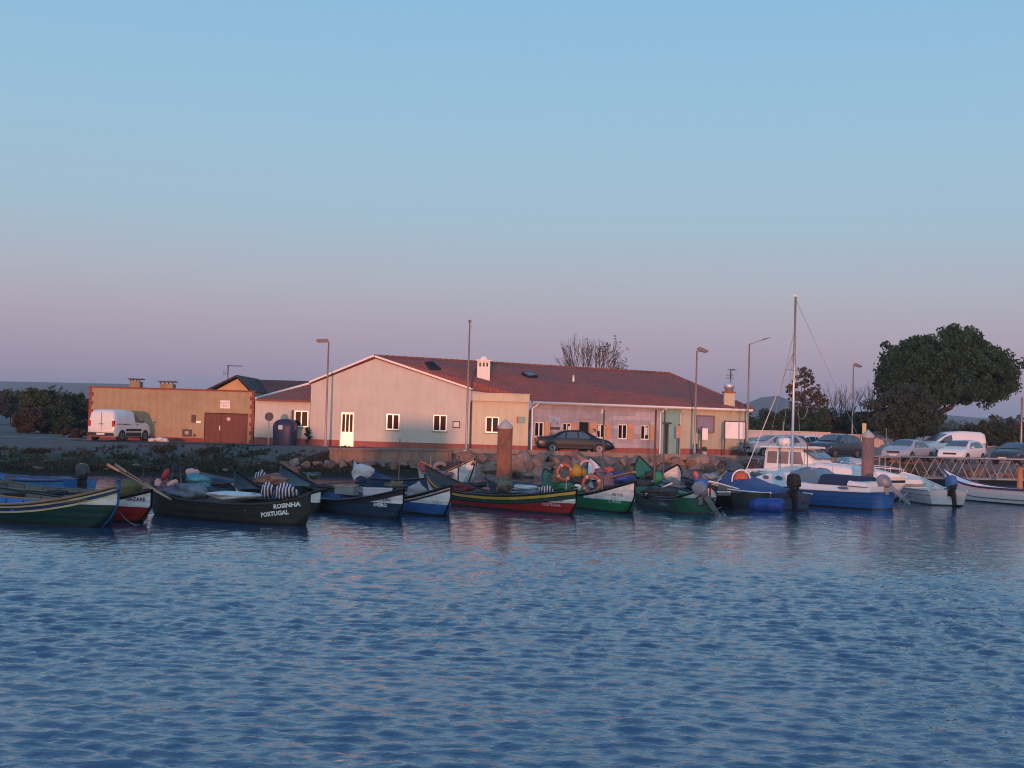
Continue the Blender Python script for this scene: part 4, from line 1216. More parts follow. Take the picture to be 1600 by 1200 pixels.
# 7 dark blue boat with tall black prow and white bow patch
b7, H7 = boat('fishing_boat', 'dark navy boat with blue inside, tall black prow and white bow patch', gx(630, 40.6), gx(439, 47.6),
    ([(.16, (.022, .024, .035))], (.02, .045, .085), W_, .50, 2.6), navy_in, black_p, deckm=black_p, stem=black_p, hull_kw=dict(B=1.8, mid=.40, up_near=.56, up_far=.93, near_q=(.8, 2.2, .55)))
hull_text(b7, H7, 'S. PEDRO', H7.L / 2 - .62, .60, .13, ltr_d, sx=.9, bold=.003)
hull_text(b7, H7, 'AVEIRO', H7.L / 2 - .78, .42, .15, ltr_w, sx=1.0, bold=.005)
# 8 blue boat with white bow
b8, H8 = boat('fishing_boat', 'mid blue boat with white bow and thin black rub strakes, left of the red one', gx(704, 42.3), gx(560, 48.4),
    ([(.055, BK_), (.05, (.36, .36, .37)), (.055, BK_)], (.035, .12, .33), W_, .40, 1.4), navy_in, black_p, deckm=grey_in, stem=black_p, hull_kw=dict(B=1.6, mid=.42, up_near=.62, up_far=.25, pn=2.2, near_q=(.74, 2.0, .6)))
hull_text(b8, H8, 'A. VELHA', H8.L / 2 - .42, .46, .1, M('violet_letters', (.22, .12, .3), .5), sx=.9)
# 9 red boat with yellow and green stripes
b9, H9 = boat('fishing_boat', 'red boat with yellow and green stripes and white bow patch, left end prow raised', gx(900, 44.8), gx(663, 51.2),
    ([(.035, BK_), (.10, (.55, .38, .06)), (.03, BK_), (.10, (.02, .07, .045)), (.03, BK_)], (.30, .018, .018), W_, .42, 1.6), grey_in, black_p, deckm=bitum, stem=black_p,
    hull_kw=dict(B=1.9, mid=.49, up_near=.40, up_far=.88, pn=2.2, pf=3.0, near_q=(.84, 2.2, .5)))
hull_text(b9, H9, 'GAIVOTA', H9.L / 2 - .70, .50, .14, ltr_d, sx=1.0, bold=.003)
hull_text(b9, H9, 'PORTUGAL', H9.L / 2 - .82, .33, .14, M('pink_letters', (.62, .32, .34), .5), sx=.95, bold=.004)
# 10 green boat with white bow
b10, H10 = boat('fishing_boat', 'bright green boat with long white bow and a bare plank laid along it', gx(991, 46.4), gx(849, 53.4),
    ([(.06, BK_)], (.014, .15, .06), W_, .45, 1.4), green_in, black_p, deckm=green_in, stem=black_p, hull_kw=dict(B=1.8, mid=.46, up_near=.72, up_far=.85, pn=1.9, near_q=(.74, 1.9, .55)))
hull_text(b10, H10, 'AV 112', H10.L / 2 - .62, .66, .14, ltr_d, sx=1.0, bold=.003)
hull_text(b10, H10, 'V. PRAIA', H10.L / 2 - .75, .40, .15, M('pale_green_letters', (.3, .55, .45), .5), sx=1.0, bold=.004)
MB().box((H10.L / 2 - 1.6, -.1, 0), (H10.L / 2 + .22, .08, .05)).build('plank', brown_w, b10, (0, -.12, H10.sheer(.93) - .02 - .0), rot=(0, -.16, 0)).location.z = .86
# 11 darker green boat, transom with outboard
b11, H11 = boat('fishing_boat', 'dark green boat with pale lettering and a tilted outboard on its stern', gx(1086, 47.6), gx(1002, 54.6),
    ([(.05, BK_), (.03, (.3, .28, .3)), (.04, BK_)], (.010, .085, .045), W_, 9, 9), green_in, black_p, deckm=green_in, hull_kw=dict(B=1.8, mid=.46, up_near=.12, up_far=.5, transom_near=True))
hull_text(b11, H11, 'CAMPINHO', H11.L / 2 - 1.45, .24, .17, M('pale_blue_letters', (.3, .45, .52), .5), sx=1.1, bold=.006)
# 12 little boat bow, green with white, red tip
b12, H12 = boat('fishing_boat', 'small green boat with white bow and red tip beside a blue drum', gx(1109, 48.6), gx(1052, 54.6),
    ([(.04, (.3, .03, .03))], (.016, .13, .06), W_, .42, 1.3), green_in, black_p, deckm=green_in, stem=red_in, hull_kw=dict(B=1.5, mid=.42, up_near=.55, up_far=.2, pn=2.2, near_q=(.74, 2.0, .55)))
hull_text(b12, H12, 'AVE', H12.L / 2 - .40, .52, .09, ltr_d)
# 13 black skiff
b13, H13 = boat('skiff', 'black hulled skiff with white rail in front of the blue tarpaulin', gx(1172, 50.6), gx(1108, 55.0),
    ([(.05, (.6, .6, .62)), (.03, BK_), (.035, (.5, .5, .52))], (.012, .015, .016), W_, 9, 9), grey_in, white_p, deck=None, hull_kw=dict(B=2.0, mid=.62, up_near=.08, up_far=.3, transom_near=True))
# crescent boat seen beyond the second green boat and two more in the back row
b14, H14 = boat('fishing_boat', 'crescent shaped boat with white ends and a green cloth', gx(1057, 59.4), gx(997, 64.2),
    ([(.05, BK_)], (.03, .10, .17), (.68, .66, .66), .3, .9), green_in, black_p, deckm=green_in, hull_kw=dict(B=1.6, mid=.55, up_near=.92, up_far=1.15, pn=2.0, near_q=(.55, 1.7, .9)))
b15, H15 = boat('fishing_boat', 'white bowed boat with a tyre and coral buoys behind the striped boat', gx(739, 60.2), gx(655, 64.5),
    ([(.05, BK_)], (.05, .08, .12), (.62, .64, .66), .25, .8), red_in, brown_w, deckm=red_in, stem=black_p, hull_kw=dict(B=1.7, mid=.6, up_near=.85, up_far=.5, pn=2.0, near_q=(.5, 1.7, .8)))
b16, H16 = boat('fishing_boat', 'pale prowed boat behind the bright green boat, heaped with blue net', gx(1010, 55.5), gx(920, 61.5),
    ([(.05, BK_)], (.03, .05, .12), (.68, .66, .66), .3, 1.0), navy_in, black_p, deckm=white_p, hull_kw=dict(B=1.6, mid=.5, up_near=.3, up_far=1.15))
b17, H17 = boat('fishing_boat', 'low dark blue back row boat under a white sail bag', gx(690, 56.5), gx(548, 61.5),
    ([(.05, BK_)], (.025, .055, .12), (.03, .06, .13), 9, 9), navy_in, black_p, deckm=navy_in, hull_kw=dict(B=1.6, mid=.45, up_near=.3, up_far=.7))
b18, H18 = boat('fishing_boat', 'low teal blue boat lying behind the black lettered boat', gx(430, 49.5), gx(300, 55.0),
    ([(.05, BK_)], (.04, .12, .18), (.10, .22, .3), 9, 9), navy_in, grey_in, deckm=navy_in, hull_kw=dict(B=1.6, mid=.42, up_near=.25, up_far=.3))
b19, H19 = boat('fishing_boat', 'low black boat with dark nets, behind the blue drum', gx(1112, 57.0), gx(1062, 63.0),
    ([(.05, BK_)], (.02, .025, .04), (.03, .06, .13), 9, 9), navy_in, black_p, deckm=bitum, hull_kw=dict(B=1.7, mid=.5, up_near=.25, up_far=.3))
b20, H20 = boat('fishing_boat', 'low grey back row boat with pale gear, behind the striped red boat', gx(880, 55.5), gx(760, 60.5),
    ([(.05, BK_)], (.04, .07, .12), (.5, .52, .55), 9, 9), navy_in, grey_in, deckm=grey_in, hull_kw=dict(B=1.6, mid=.42, up_near=.2, up_far=.3))

# long white boat at the right edge, red and navy prow
b21, H21 = boat('fishing_boat', 'long white boat with red and navy curved prow at the right edge', gx(1740, 57.0), gx(1471, 65.5),
    ([(.06, (.25, .04, .05)), (.06, (.5, .52, .55))], (.62, .64, .66), (.66, .62, .62), .3, 3, dict(wear=.12)), white_p, M('navy_rail', (.03, .05, .15), .5), deckm=white_p, hull_kw=dict(B=1.5, mid=.72, up_near=.2, up_far=.84, pf=4.0, far_q=(.45, 1.5, .93)))
MB().tube([H21.pt(.08 + .8 * k / 20, .42, -1) + Vector((0, -.02, 0)) for k in range(21)], .022, 5).build('rub_strake', M('grey_strake', (.12, .13, .16), .5), b21)
# small white motor boat, blue cowled outboard
def white_hull(root, H, outer, inner, rail, deck_from, deckm, **kw):
    build_hull(root, H, outer, inner, rail, deck=deck_from, deckm=deckm, **kw)
wp = dict(wear=.10, rough=.3)
b22, H22 = boat('motor_boat', 'small white motor boat with a blue covered outboard on its stern', gx(1481, 58.2), gx(1411, 64.0),
    ([(.03, (.05, .06, .09)), (.2, (.66, .66, .67)), (.02, (.05, .06, .1))], (.6, .6, .6), (.66, .66, .67), 9, 9, wp), white_p, white_p, deckm=white_p, hull_kw=dict(B=2.1, mid=.66, up_near=.02, up_far=.62, pf=1.5, transom_near=True, far_q=(.7, 1.8, .9)))

# ---------------------------------------------------------------- outboards, covers, gear
steelg = M('grey_steel', (.28, .28, .29), .45, .1, 4, .1, metal=.6)
rub = M('black_rubber', (.018, .018, .019), .75)
def outboard(label, loc, rz, tilt, cowl_m, leg_m, k=1.0):
    """clamped on a transom at its origin; the leg hangs outboard (+x) and swings up by tilt"""
    r = thing('outboard_motor', label, 'outboard motor', loc, rz, 'outboard motors on the boats')
    T = Matrix.Rotation(-tilt, 4, 'Y') @ Matrix.Scale(k, 4)
    b = MB(); b.T = T; b.smooth = True
    V = []; F = []
    for x, w, z0, z1 in ((-.10, .10, .22, .46), (-.05, .15, .18, .56), (.08, .17, .16, .60), (.24, .165, .16, .58), (.34, .13, .17, .50), (.39, .07, .22, .40)):
        V += [(x, -w, z0), (x, -w * 1.02, (z0 + z1) / 2), (x, -w * .8, z1 - .03), (x, 0, z1), (x, w * .8, z1 - .03), (x, w * 1.02, (z0 + z1) / 2), (x, w, z0)]
    for i in range(5):
        for k in range(6): a = i * 7 + k; F.append((a, a + 7, a + 8, a + 1))
        F.append((i * 7, i * 7 + 6, i * 7 + 13, i * 7 + 7))
    F += [tuple(range(7)), tuple(reversed(range(35, 42)))]
    b.mesh(V, F, smooth=False); b.build('cowl', cowl_m, r)
    b = MB(); b.T = T; b.lathe([(.0, .0), (.13, .02), (.16, .1), (.17, .17), (0, .17)], 12, c=(.16, 0, 0), scale=(1.1, .9)); b.build('mid_section', leg_m, r)
    b = MB(); b.T = T
    b.prism([(.07, .05), (.26, .05), (.24, -.75), (.22, -.98), (.14, -.98), (.1, -.75)], -.05, .05); b.prism([(-.02, -.62), (.4, -.62), (.42, -.6), (-.0, -.59)], -.13, .13)
    b.tube([(.02, 0, -.83), (.1, 0, -.83), (.3, 0, -.83), (.36, 0, -.83)], [.02, .055, .05, .03], 8); b.build('leg', leg_m, r)
    b = MB(); b.T = T
    for q in range(3):
        a = q * 2 * PI / 3; b.face([(.37, 0, -.83), (.36, .14 * math.cos(a), -.83 + .14 * math.sin(a)), (.4, .14 * math.cos(a + .7), -.83 + .14 * math.sin(a + .7))])
    b.build('propeller', steelg, r)
    b = MB(); b.box((-.1, -.13, -.22), (.05, .13, .08)); b.build('clamp', leg_m, r)
    b = MB(); b.T = T; b.tube([(0, 0, .12), (-.25, .02, .15), (-.45, .03, .17)], [.03, .025, .02], 6); b.build('tiller', rub, r)
    return r
grey_c = M('dark_grey_cowl', (.04, .045, .055), .3, .1); silver_c = M('silver_cowl', (.13, .17, .23), .3, .06); blue_c = M('blue_cover', (.04, .13, .33), .7, .15, 6, .3)
black_c = M('black_cover', (.014, .015, .018), .75, .2, 5, .4); white_c = M('white_cowl', (.6, .62, .63), .35, .06)
def tr_near(rt, H, dy=0): return l2w(rt, (H.L / 2 + .02, dy, H.sheer(1) - .02))
outboard('dark grey outboard with black leg on the stern of the bright blue skiff', tr_near(b4, H4), b4.rotation_euler.z, R(10), grey_c, rub, 1.05)
outboard('pale grey outboard tilted up on the stern of the dark green boat', tr_near(b11, H11, .25), -.35, R(36), silver_c, M('grey_leg', (.12, .13, .15), .5), 1.05)
outboard('blue covered outboard with black leg on the small white motor boat', tr_near(b22, H22, .1), b22.rotation_euler.z + .2, R(14), blue_c, rub, 1.2)

def superstruct(root, name, st, mat, label=None, smooth=False, cap=True):
    """st: stations (x, half width at foot, z foot, half width at top, z top)"""
    b = MB(); V = []; F = []
    for x, w0, z0, w1, z1 in st:
        V += [(x, -w0, z0), (x, -w1 - (w0 - w1) * .15, z0 + (z1 - z0) * .82), (x, -w1 * .88, z1), (x, 0, z1 + .03), (x, w1 * .88, z1), (x, w1 + (w0 - w1) * .15, z0 + (z1 - z0) * .82), (x, w0, z0)]
    for i in range(len(st) - 1):
        for k in range(6): a = i * 7 + k; F.append((a, a + 7, a + 8, a + 1))
    F += [tuple(range(7)), tuple(reversed(range(len(V) - 7, len(V))))]
    b.mesh(V, F, smooth=smooth)
    return b.build(name, mat, root, label=label)
def oval(root, name, mat, c, rx, rz_, out=-1, par=None):
    P = [(c[0] + rx * math.cos(2 * PI * k / 14), c[1], c[2] + rz_ * math.sin(2 * PI * k / 14)) for k in range(14)]
    b = MB(); b.mesh(P + [(p[0], p[1] + .02, p[2]) for p in P], [tuple(range(14))] + [(i, i + 14, (i + 1) % 14 + 14, (i + 1) % 14) for i in range(14)], smooth=False)
    return b.build(name, mat, par or root)
gel = M('white_gelcoat', (.70, .70, .69), .28, .06, 2, .05, spec=.6, streak=.08); glassb = M('boat_glass', (.10, .15, .19), .08, .1, spec=.9)
navyc = M('navy_canvas', (.018, .028, .075), .85, .15, 5, .4); tarpm = M('blue_tarpaulin', (.03, .07, .20), .6, .2, 3, .6, streak=.25)
chrome = M('stainless', (.6, .6, .62), .2, .05, metal=1)

# blue hulled small yacht with white deck
n_, f_ = gx(1379, 53.6), gx(1146, 59.4)
H23 = Hull(span(n_, f_), B=2.3, mid=.70, up_near=.04, up_far=.12, transom_near=True, far_q=(.6, 2, .7), full=2.4)
b23 = place('sailing_boat', 'small yacht with royal blue hull, white deck, navy cockpit cover and a tall bare mast', H23, n_, f_)
build_hull(b23, H23, paint('yacht_blue', [(.035, (.02, .02, .04))], (.035, .12, .34), (.05, .2, .5), 9, 9, wear=.12, rough=.3), gel, gel, deck=.3, deckm=gel)
L = H23.L
superstruct(b23, 'deck', [(-L/2 + .5, .25, .74, .2, .84), (-L * .3, .78, .72, .7, .95), (0, 1.08, .70, .98, 1.0), (L * .3, 1.05, .70, .95, .98), (L/2 - .03, .92, .70, .82, .94)], gel)
cb_ = superstruct(b23, 'cabin', [(-L * .36, .3, .84, .22, .98), (-L * .22, .62, .9, .5, 1.25), (-L * .02, .8, .95, .62, 1.40), (L * .06, .8, .95, .62, 1.38)], gel)
for x, rx in ((-L * .2, .16), (-L * .1, .2)): oval(b23, 'porthole', glassb, (x, -.735 - (x + L * .2) * .14, 1.10), rx, .09, par=cb_)
o = superstruct(b23, 'windscreen', [(-L * .035, .78, 1.2, .66, 1.42), (L * .02, .84, 1.0, .62, 1.56), (L * .1, .9, .98, .66, 1.58), (L * .17, .98, .96, .86, 1.2)], glassb)
for x in (L * .02, L * .1): MB().tube([(x, -.88, 1.0), (x, -.63, 1.56), (x, 0, 1.62), (x, .63, 1.56), (x, .88, 1.0)], .022, 5).build('frame', chrome, o)
superstruct(b23, 'cockpit_cover', [(L * .14, .5, 1.0, .4, 1.32), (L * .17, .95, .96, .7, 1.36), (L * .40, .95, .96, .7, 1.32), (L * .43, .8, .96, .6, 1.12)], navyc)
oval(b23, 'porthole', glassb, (L * .34, -1.06, .86), .26, .06)
superstruct(b23, 'stern_locker', [(L * .36, 1.0, .97, .9, 1.18), (L * .47, .92, .95, .85, 1.12)], gel)
def local_x(root, H, px):   # distance along the keel that shows at column px
    lo, hi = -H.L / 2, H.L / 2
    for _ in range(30):
        m_ = (lo + hi) / 2; w = l2w(root, (m_, 0, 1.0)); v = CAM_R.transposed() @ (Vector((w.x, w.y, 1.0)) - Vector((0, 0, EYE)))
        if 800 + FPX * v.x / -v.z < px: lo = m_
        else: hi = m_
    return m_
mx_ = local_x(b23, H23, 1237)
wm_ = l2w(b23, (mx_, 0, 0)); top = at(1249, 464, wm_.y).z
mast = MB().tube([(mx_, 0, 1.2), (mx_, 0, top)], [.062, .048], 8).build('mast', M('mast_aluminium', (.55, .53, .52), .35, .06, metal=.6), b23)
MB().box((mx_ - .05, -.09, top + .002), (mx_ + .05, .05, top + .1)).build('mast_head', M('mast_light', (.85, .83, .78), .15, .02, spec=1), mast)
MB().tube([(mx_, 0, top + .1), (mx_ + .02, 0, top + .16)], .012, 4).build('wind_vane', rub, mast)
hz2 = at(1242, 547, wm_.y).z
for P in ([(mx_, 0, hz2), (-L / 2 + .5, 0, .95)], ):
    MB().tube([P[0], (Vector(P[0]) * .55 + Vector(P[1]) * .45) + Vector((0, 0, -.03)), P[1]], .022, 5).build('forestay', M('furled_sail', (.6, .6, .6), .7), b23)
for P in ([(mx_, 0, hz2 + .3), (mx_ - .1, -.95, .98)], [(mx_, 0, hz2 + .3), (mx_ - .1, .95, .98)], [(mx_, 0, top - .1), (L / 2 - .1, 0, 1.0)], [(mx_ - .02, 0, hz2 + .9), (mx_ - 1.5, -.2, 1.2)]):
    MB().tube(P, .009, 4).build('shroud', steelg, b23)
MB().tube([(mx_, -.45, hz2 - .9), (mx_, .45, hz2 - .9)], .016, 5).build('spreader', steelg, mast)
for side in (-1, 1):
    b = MB(); P = [Vector((x, side * max(.12, H23.beam(x / L + .5) - .08), 1.28)) for x in (-L * .46, -L * .4, -L * .33)]
    b.tube(P, .014, 5)
    for p in P: b.tube([p, (p.x, p.y, .8)], .012, 4)
    b.build('pulpit_rail', chrome, b23)
outboard('silver outboard tilted up behind the blue hulled yacht', tr_near(b23, H23, .3) + Vector((0, 0, .12)), -.15, R(48), silver_c, M('silver_leg', (.16, .20, .26), .4), 1.1)

# white cabin cruiser behind it
n_, f_ = gx(1414, 58.6), gx(1182, 63.8)
H24 = Hull(span(n_, f_), B=2.7, mid=1.10, up_near=.12, up_far=.02, transom_far=True, near_q=(.62, 1.8, .75), pn=2.0, full=2.4)
b24 = place('cabin_cruiser', 'white cabin cruiser with dark hull stripe and wheelhouse, behind the blue hulled yacht', H24, n_, f_)
build_hull(b24, H24, paint('cruiser_white', [(.13, (.60, .60, .60)), (.12, (.015, .018, .04))], (.6, .6, .6), (.66, .66, .67), 9, 9, wear=.08, rough=.28), gel, gel, deck=.1, deckm=gel)
L = H24.L
xa, xb = local_x(b24, H24, 1211), local_x(b24, H24, 1283)
superstruct(b24, 'topsides', [(-L/2 + .05, 1.25, 1.1, 1.2, 1.3), (xa, 1.3, 1.1, 1.2, 1.34), (xb + .3, 1.3, 1.12, 1.05, 1.72), (L * .3, .85, 1.15, .62, 1.52), (L * .47, .16, 1.2, .1, 1.3)], gel)
zc0, zc1 = 1.3, 2.36
wheel = superstruct(b24, 'wheelhouse', [(xa, 1.05, zc0, .95, zc1), (xb - .55, 1.05, zc0, .92, zc1), (xb + .15, 1.0, zc0 + .2, .7, zc0 + .5)], gel)
superstruct(b24, 'roof', [(xa - .25, 1.08, zc1 + .0, 1.02, zc1 + .08), (xb - .35, 1.06, zc1 + .02, .98, zc1 + .1)], gel)
def side_pane(x0, x1, z0, z1, shift=0, par=wheel, slope=0):
    yf = lambda z: -(1.05 - .1 * (z - zc0) / (zc1 - zc0)) - .012
    b = MB(); b.face([(x0, yf(z0), z0), (x1 + shift, yf(z0), z0), (x1, yf(z1), z1), (x0, yf(z1), z1)]); b.face([(x0, yf(z0) + .02, z0), (x0, yf(z1) + .02, z1), (x1, yf(z1) + .02, z1), (x1 + shift, yf(z0) + .02, z0)])
    b.build('window', M('curtained_glass', (.20, .16, .16), .2, .3, 7), par)
w_ = (xb - .55 - xa)
for k in range(3): side_pane(xa + .14 + k * (w_ - .1) / 3, xa + .14 + (k + 1) * (w_ - .1) / 3 - .1, zc0 + .32, zc1 - .16, .0 if k < 2 else .22)
b = MB()
for (y0, y1) in ((-.86, -.05), (.05, .86)):
    a = Vector((xb - .53, y0 * 1.03, zc1 - .1)); c = Vector((xb - .53, y1 * 1.03, zc1 - .1)); d = Vector((xb + .13, y1 * .9, zc0 + .58)); e = Vector((xb + .13, y0 * .9, zc0 + .58))
    off = Vector((.05, 0, .06))
    bb = MB(); bb.mesh([a + off, c + off, d + off, e + off, a, c, d, e], [(0, 3, 2, 1), (0, 1, 5, 4), (1, 2, 6, 5), (2, 3, 7, 6), (3, 0, 4, 7)], smooth=False); bb.build('windscreen', glassb, wheel)
bb = MB(); bb.T = Matrix.Translation((xa + .45, 0, zc1 + .3)) @ Matrix.Rotation(PI / 2, 4, 'Y'); bb.lathe([(0, -.32), (.2, -.3), (.22, 0), (.2, .3), (0, .32)], 12); bb.build('life_raft', gel, b24)
b = MB()
for x in (xa + .2, xa + .7): b.tube([(x, -.2, zc1 + .08), (x, -.2, zc1 + .2)], .02, 4)
b.build('cradle', steelg, b24)
MB().tube([(xa + .1, .5, zc1 + .1), (xa + .1, .5, zc1 + 1.3)], .015, 5).build('radio_antenna', gel, b24)
oval(b24, 'porthole', glassb, (xb + .25, -1.13, 1.42), .17, .06)
V, F = text_mesh('NAUTICA', .2)
b = MB(); b.mesh([(xb + 1.5 + v[0] * .9, -1.055 + (v[0] + .9) * .19 - (v[1]) * .2, 1.33 + v[1]) for v in V], F); b.build('lettering', M('red_letters', (.4, .12, .16), .5), b24)
for side in (-1, 1):
    P = []
    for k in range(9):
        x = xb + .35 + (L * .48 - xb - .35) * k / 8; t = x / L + .5
        P.append(Vector((x, side * max(.03, H24.beam(min(1, t)) - .08), 1.78 - .2 * k / 8)))
    b = MB(); b.tube(P, .02, 5)
    for p in P[::2]: b.tube([p, (p.x, p.y, p.z - .5)], .014, 4)
    b.build('guard_rail', gel, b24)
b = MB()
for k in range(4): b.tube([(-L / 2 + .15, -.9 + k * .6, 1.1), (-L / 2 - .1, -.9 + k * .6, 1.75)], .02, 4)
b.tube([(-L / 2 - .1, -.9, 1.75), (-L / 2 - .1, .9, 1.75)], .02, 4); b.build('stern_rail', chrome, b24)
for x in (xb - .1, L * .12): 
    bb = MB(); bb.T = Matrix.Translation((x, -1.42 + max(0, x) * .1, .62)); bb.lathe([(0, -.25), (.09, -.2), (.1, 0), (.09, .2), (0, .26)], 10); bb.build('fender', navyc, b24)

# motor boat under the blue tarpaulin
n_, f_ = gx(1236, 51.6), gx(1128, 57.4)
H25 = Hull(span(n_, f_), B=2.2, mid=.62, up_near=.03, up_far=.35, transom_near=True, far_q=(.7, 2, .7))
b25 = place('motor_boat', 'motor boat hidden under a sagging blue tarpaulin, black covered outboard behind', H25, n_, f_)
build_hull(b25, H25, paint('tarp_boat_paint', [(.05, BK_), (.12, (.45, .47, .52))], (.05, .07, .12), W_, 9, 9), gel, gel, deck=None)
L = H25.L
st = []
for k in range(17):
    q = k / 16; x = -L / 2 + .1 + (L - .3) * q; t = x / L + .5
    ridge = [.85, 1.05, 1.2, 1.28, 1.24, 1.18, 1.12, 1.06, 1.0, .95, .93, .9, .86, .86, .84, .8, .7][k]
    st.append((x, H25.beam(t) + .04, .46, H25.beam(t) * .55, ridge))
tp = superstruct(b25, 'tarpaulin', st, tarpm, smooth=False)
outboard('black covered outboard hanging behind the boat with the blue tarpaulin', tr_near(b25, H25, 0) + Vector((0, 0, .1)), b25.rotation_euler.z + .1, R(4), black_c, black_c, 1.25)
def drum(label, loc, axis, r, h, mat, cat='drum', name='plastic_drum', group=None, z_up=False):
    b = MB(); b.smooth = True
    if not z_up: b.T = Matrix.Rotation(PI / 2, 4, 'Y')
    b.lathe([(0, -h/2), (r * .9, -h/2), (r, -h/2 + .05), (r, -h/6 - .02), (r * 1.04, -h/6), (r, -h/6 + .02), (r, h/6 - .02), (r * 1.04, h/6), (r, h/6 + .02), (r, h/2 - .05), (r * .9, h/2), (0, h/2)], 16)
    return single(name, b, mat, label, cat, loc, axis, group)
bluep = M('blue_plastic', (.03, .07, .30), .4, .12, 3, .1, streak=.2)
p = gx(1193, 50.6); drum('long blue plastic float on the water below the tarpaulin', (p[0], p[1], .22), -.5, .30, 1.55, bluep, 'float', 'mooring_float')
p = gx(1095, 50.2); drum('upright blue plastic drum in the bow of the small green boat', (p[0], p[1], .85), 0, .27, .7, M('bright_blue_plastic', (.035, .11, .42), .4, .1), z_up=True)
# orange cushion in a white hoop
p = at(1158, 747, 55.0)
r_ = thing('engine_cover', 'orange red dome with white hoop just left of the blue yacht bow', 'engine cover', p, 0)
b = MB(); b.smooth = True; b.lathe([(.3, -.35), (.33, 0), (.25, .2), (.1, .27), (0, .28)], 14, scale=(.95, .7)); b.build('dome', M('orange_fabric', (.42, .10, .05), .7, .15, 5, .3), r_)
MB().tube([(.38 * math.cos(a), 0, .40 * math.sin(a) - .05) for a in [PI * k / 12 for k in range(13)]] + [(-.38, 0, -.5)], .035, 6).build('hoop', white_p, r_)

# ---------------------------------------------------------------- pontoon, piles, gangway
pz = .34
pA, pB = Vector((-19, 40.2)), Vector((20.5, 65.6)); pd = (pB - pA); pang = math.atan2(pd.y, pd.x); pl = pd.length
pon = thing('pontoon', 'long low floating pontoon behind the moored boats', 'pontoon', (pA.x, pA.y, 0), pang)
k = 0; x = 0
deckw = M('pontoon_boards', (.2, .18, .165), .9, .25, 4, .4)
while x < pl - 1:
    MB().box((x, -.95, -.2), (x + 3.9, .95, pz - .06)).build('float', M('pontoon_float', (.12, .12, .125), .8, .2, 3), pon)
    MB().box((x, -1.0, pz - .055), (x + 3.94, 1.0, pz)).build('deck_panel', deckw, pon)
    x += 4.0
rust = bpy.data.materials.new('rusty_steel'); rust.use_nodes = True
n, l = rust.node_tree.nodes, rust.node_tree.links
bs = n['Principled BSDF']; bs.inputs['Roughness'].default_value = .85
tc = n.new('ShaderNodeTexCoord'); mp = n.new('ShaderNodeMapping'); mp.inputs['Scale'].default_value = (1, 1, .45); l.new(tc.outputs['Object'], mp.inputs[0])
n1 = n.new('ShaderNodeTexNoise'); n1.inputs['Scale'].default_value = 2.6; n1.inputs['Detail'].default_value = 9; n1.inputs['Roughness'].default_value = .7; l.new(mp.outputs[0], n1.inputs['Vector'])
cr = n.new('ShaderNodeValToRGB'); l.new(n1.outputs['Fac'], cr.inputs['Fac']); ramp(cr, [(.35, (.10, .055, .045)), (.47, (.19, .075, .045)), (.55, (.27, .10, .045)), (.68, (.16, .11, .11))])
l.new(cr.outputs[0], bs.inputs['Base Color'])
bp = n.new('ShaderNodeBump'); bp.inputs['Strength'].default_value = .5; bp.inputs['Distance'].default_value = .02; l.new(n1.outputs['Fac'], bp.inputs['Height']); l.new(bp.outputs[0], bs.inputs['Normal'])
rust2 = rust.copy(); rust2.name = 'mauve_rust'
for e_, c_ in zip([q for q in rust2.node_tree.nodes if q.type == 'VALTORGB'][0].color_ramp.elements, ((.12, .08, .085), (.17, .11, .11), (.21, .125, .11), (.16, .115, .125))): e_.color = (*c_, 1)
def pile(px, ytop, D, wpx, label, rust=rust):
    v = at(px, ytop, D); r = wpx / FPX * D / 2
    t = thing('mooring_pile', label, 'pile', (v.x, v.y, 0), 0, 'steel mooring piles with pointed caps')
    b = MB(); b.lathe([(r, -1.2), (r, v.z)], 24); b.build('shaft', rust, t)
    b = MB(); b.lathe([(r * 1.04, v.z - .02), (r * 1.08, v.z + .06), (r * .9, v.z + .12), (0, v.z + .12 + r * .85)], 24, smooth=False); b.build('cap', M('grey_pile_cap', (.36, .35, .36), .6, .15), t)
    b = MB(); b.tube([((r + .06) * math.cos(a), (r + .06) * math.sin(a), pz + .06) for a in [2 * PI * k / 16 for k in range(16)]], .04, 5, closed=True); b.build('collar', steelg, t)
pile(789.5, 669, 50.6, 23.5, 'rust streaked steel pile with pale cone cap beside the striped red boat')
pile(1356.5, 683, 56.9, 18.5, 'mauve rusted steel pile with pale cone cap between the yacht and the parked cars', rust2)

alw = M('weathered_aluminium', (.30, .31, .34), .5, .12, 4, .1, metal=.3)
ga, gb = at(1394, 745, 65.5), at(1650, 745, 68.5)
gd = Vector((gb.x - ga.x, gb.y - ga.y)); gl_ = gd.length
gz0 = at(1450, 747, 66).z; gz1 = at(1450, 714.5, 66).z
gw = thing('gangway', 'grey aluminium truss gangway with V shaped braces in front of the parked cars', 'gangway', (ga.x, ga.y, 0), math.atan2(gd.y, gd.x))
for y in (-.65, .65):
    for z, nm in ((gz0, 'bottom_chord'), (gz1, 'top_rail')):
        MB().tube([(0, y, z), (gl_, y, z)], .036, 6).build(nm, alw, gw)
    x = 0; up = True; bay = .78
    MB().tube([(0, y, gz0), (0, y, gz1)], .04, 6).build('post', alw, gw)
    while x < gl_ - bay:
        a, c = ((x, y, gz0), (x + bay * .8, y, gz1 - .04)) if up else ((x - bay * .0, y, gz1 - .04), (x + bay * .8, y, gz0))
        MB().tube([a, c], .022, 6).build('brace', alw, gw)
        x += bay * .8 + (.18 if not up else .0); up = not up
MB().box((0, -.6, gz0 + .02), (gl_, .6, gz0 + .07)).build('walkway', deckw, gw)
MB().tube([(0, -.65, gz1), (-1.2, -.65, gz1 - .05), (-1.25, -.65, gz0 - .2)], .035, 6).build('end_rail', alw, gw)
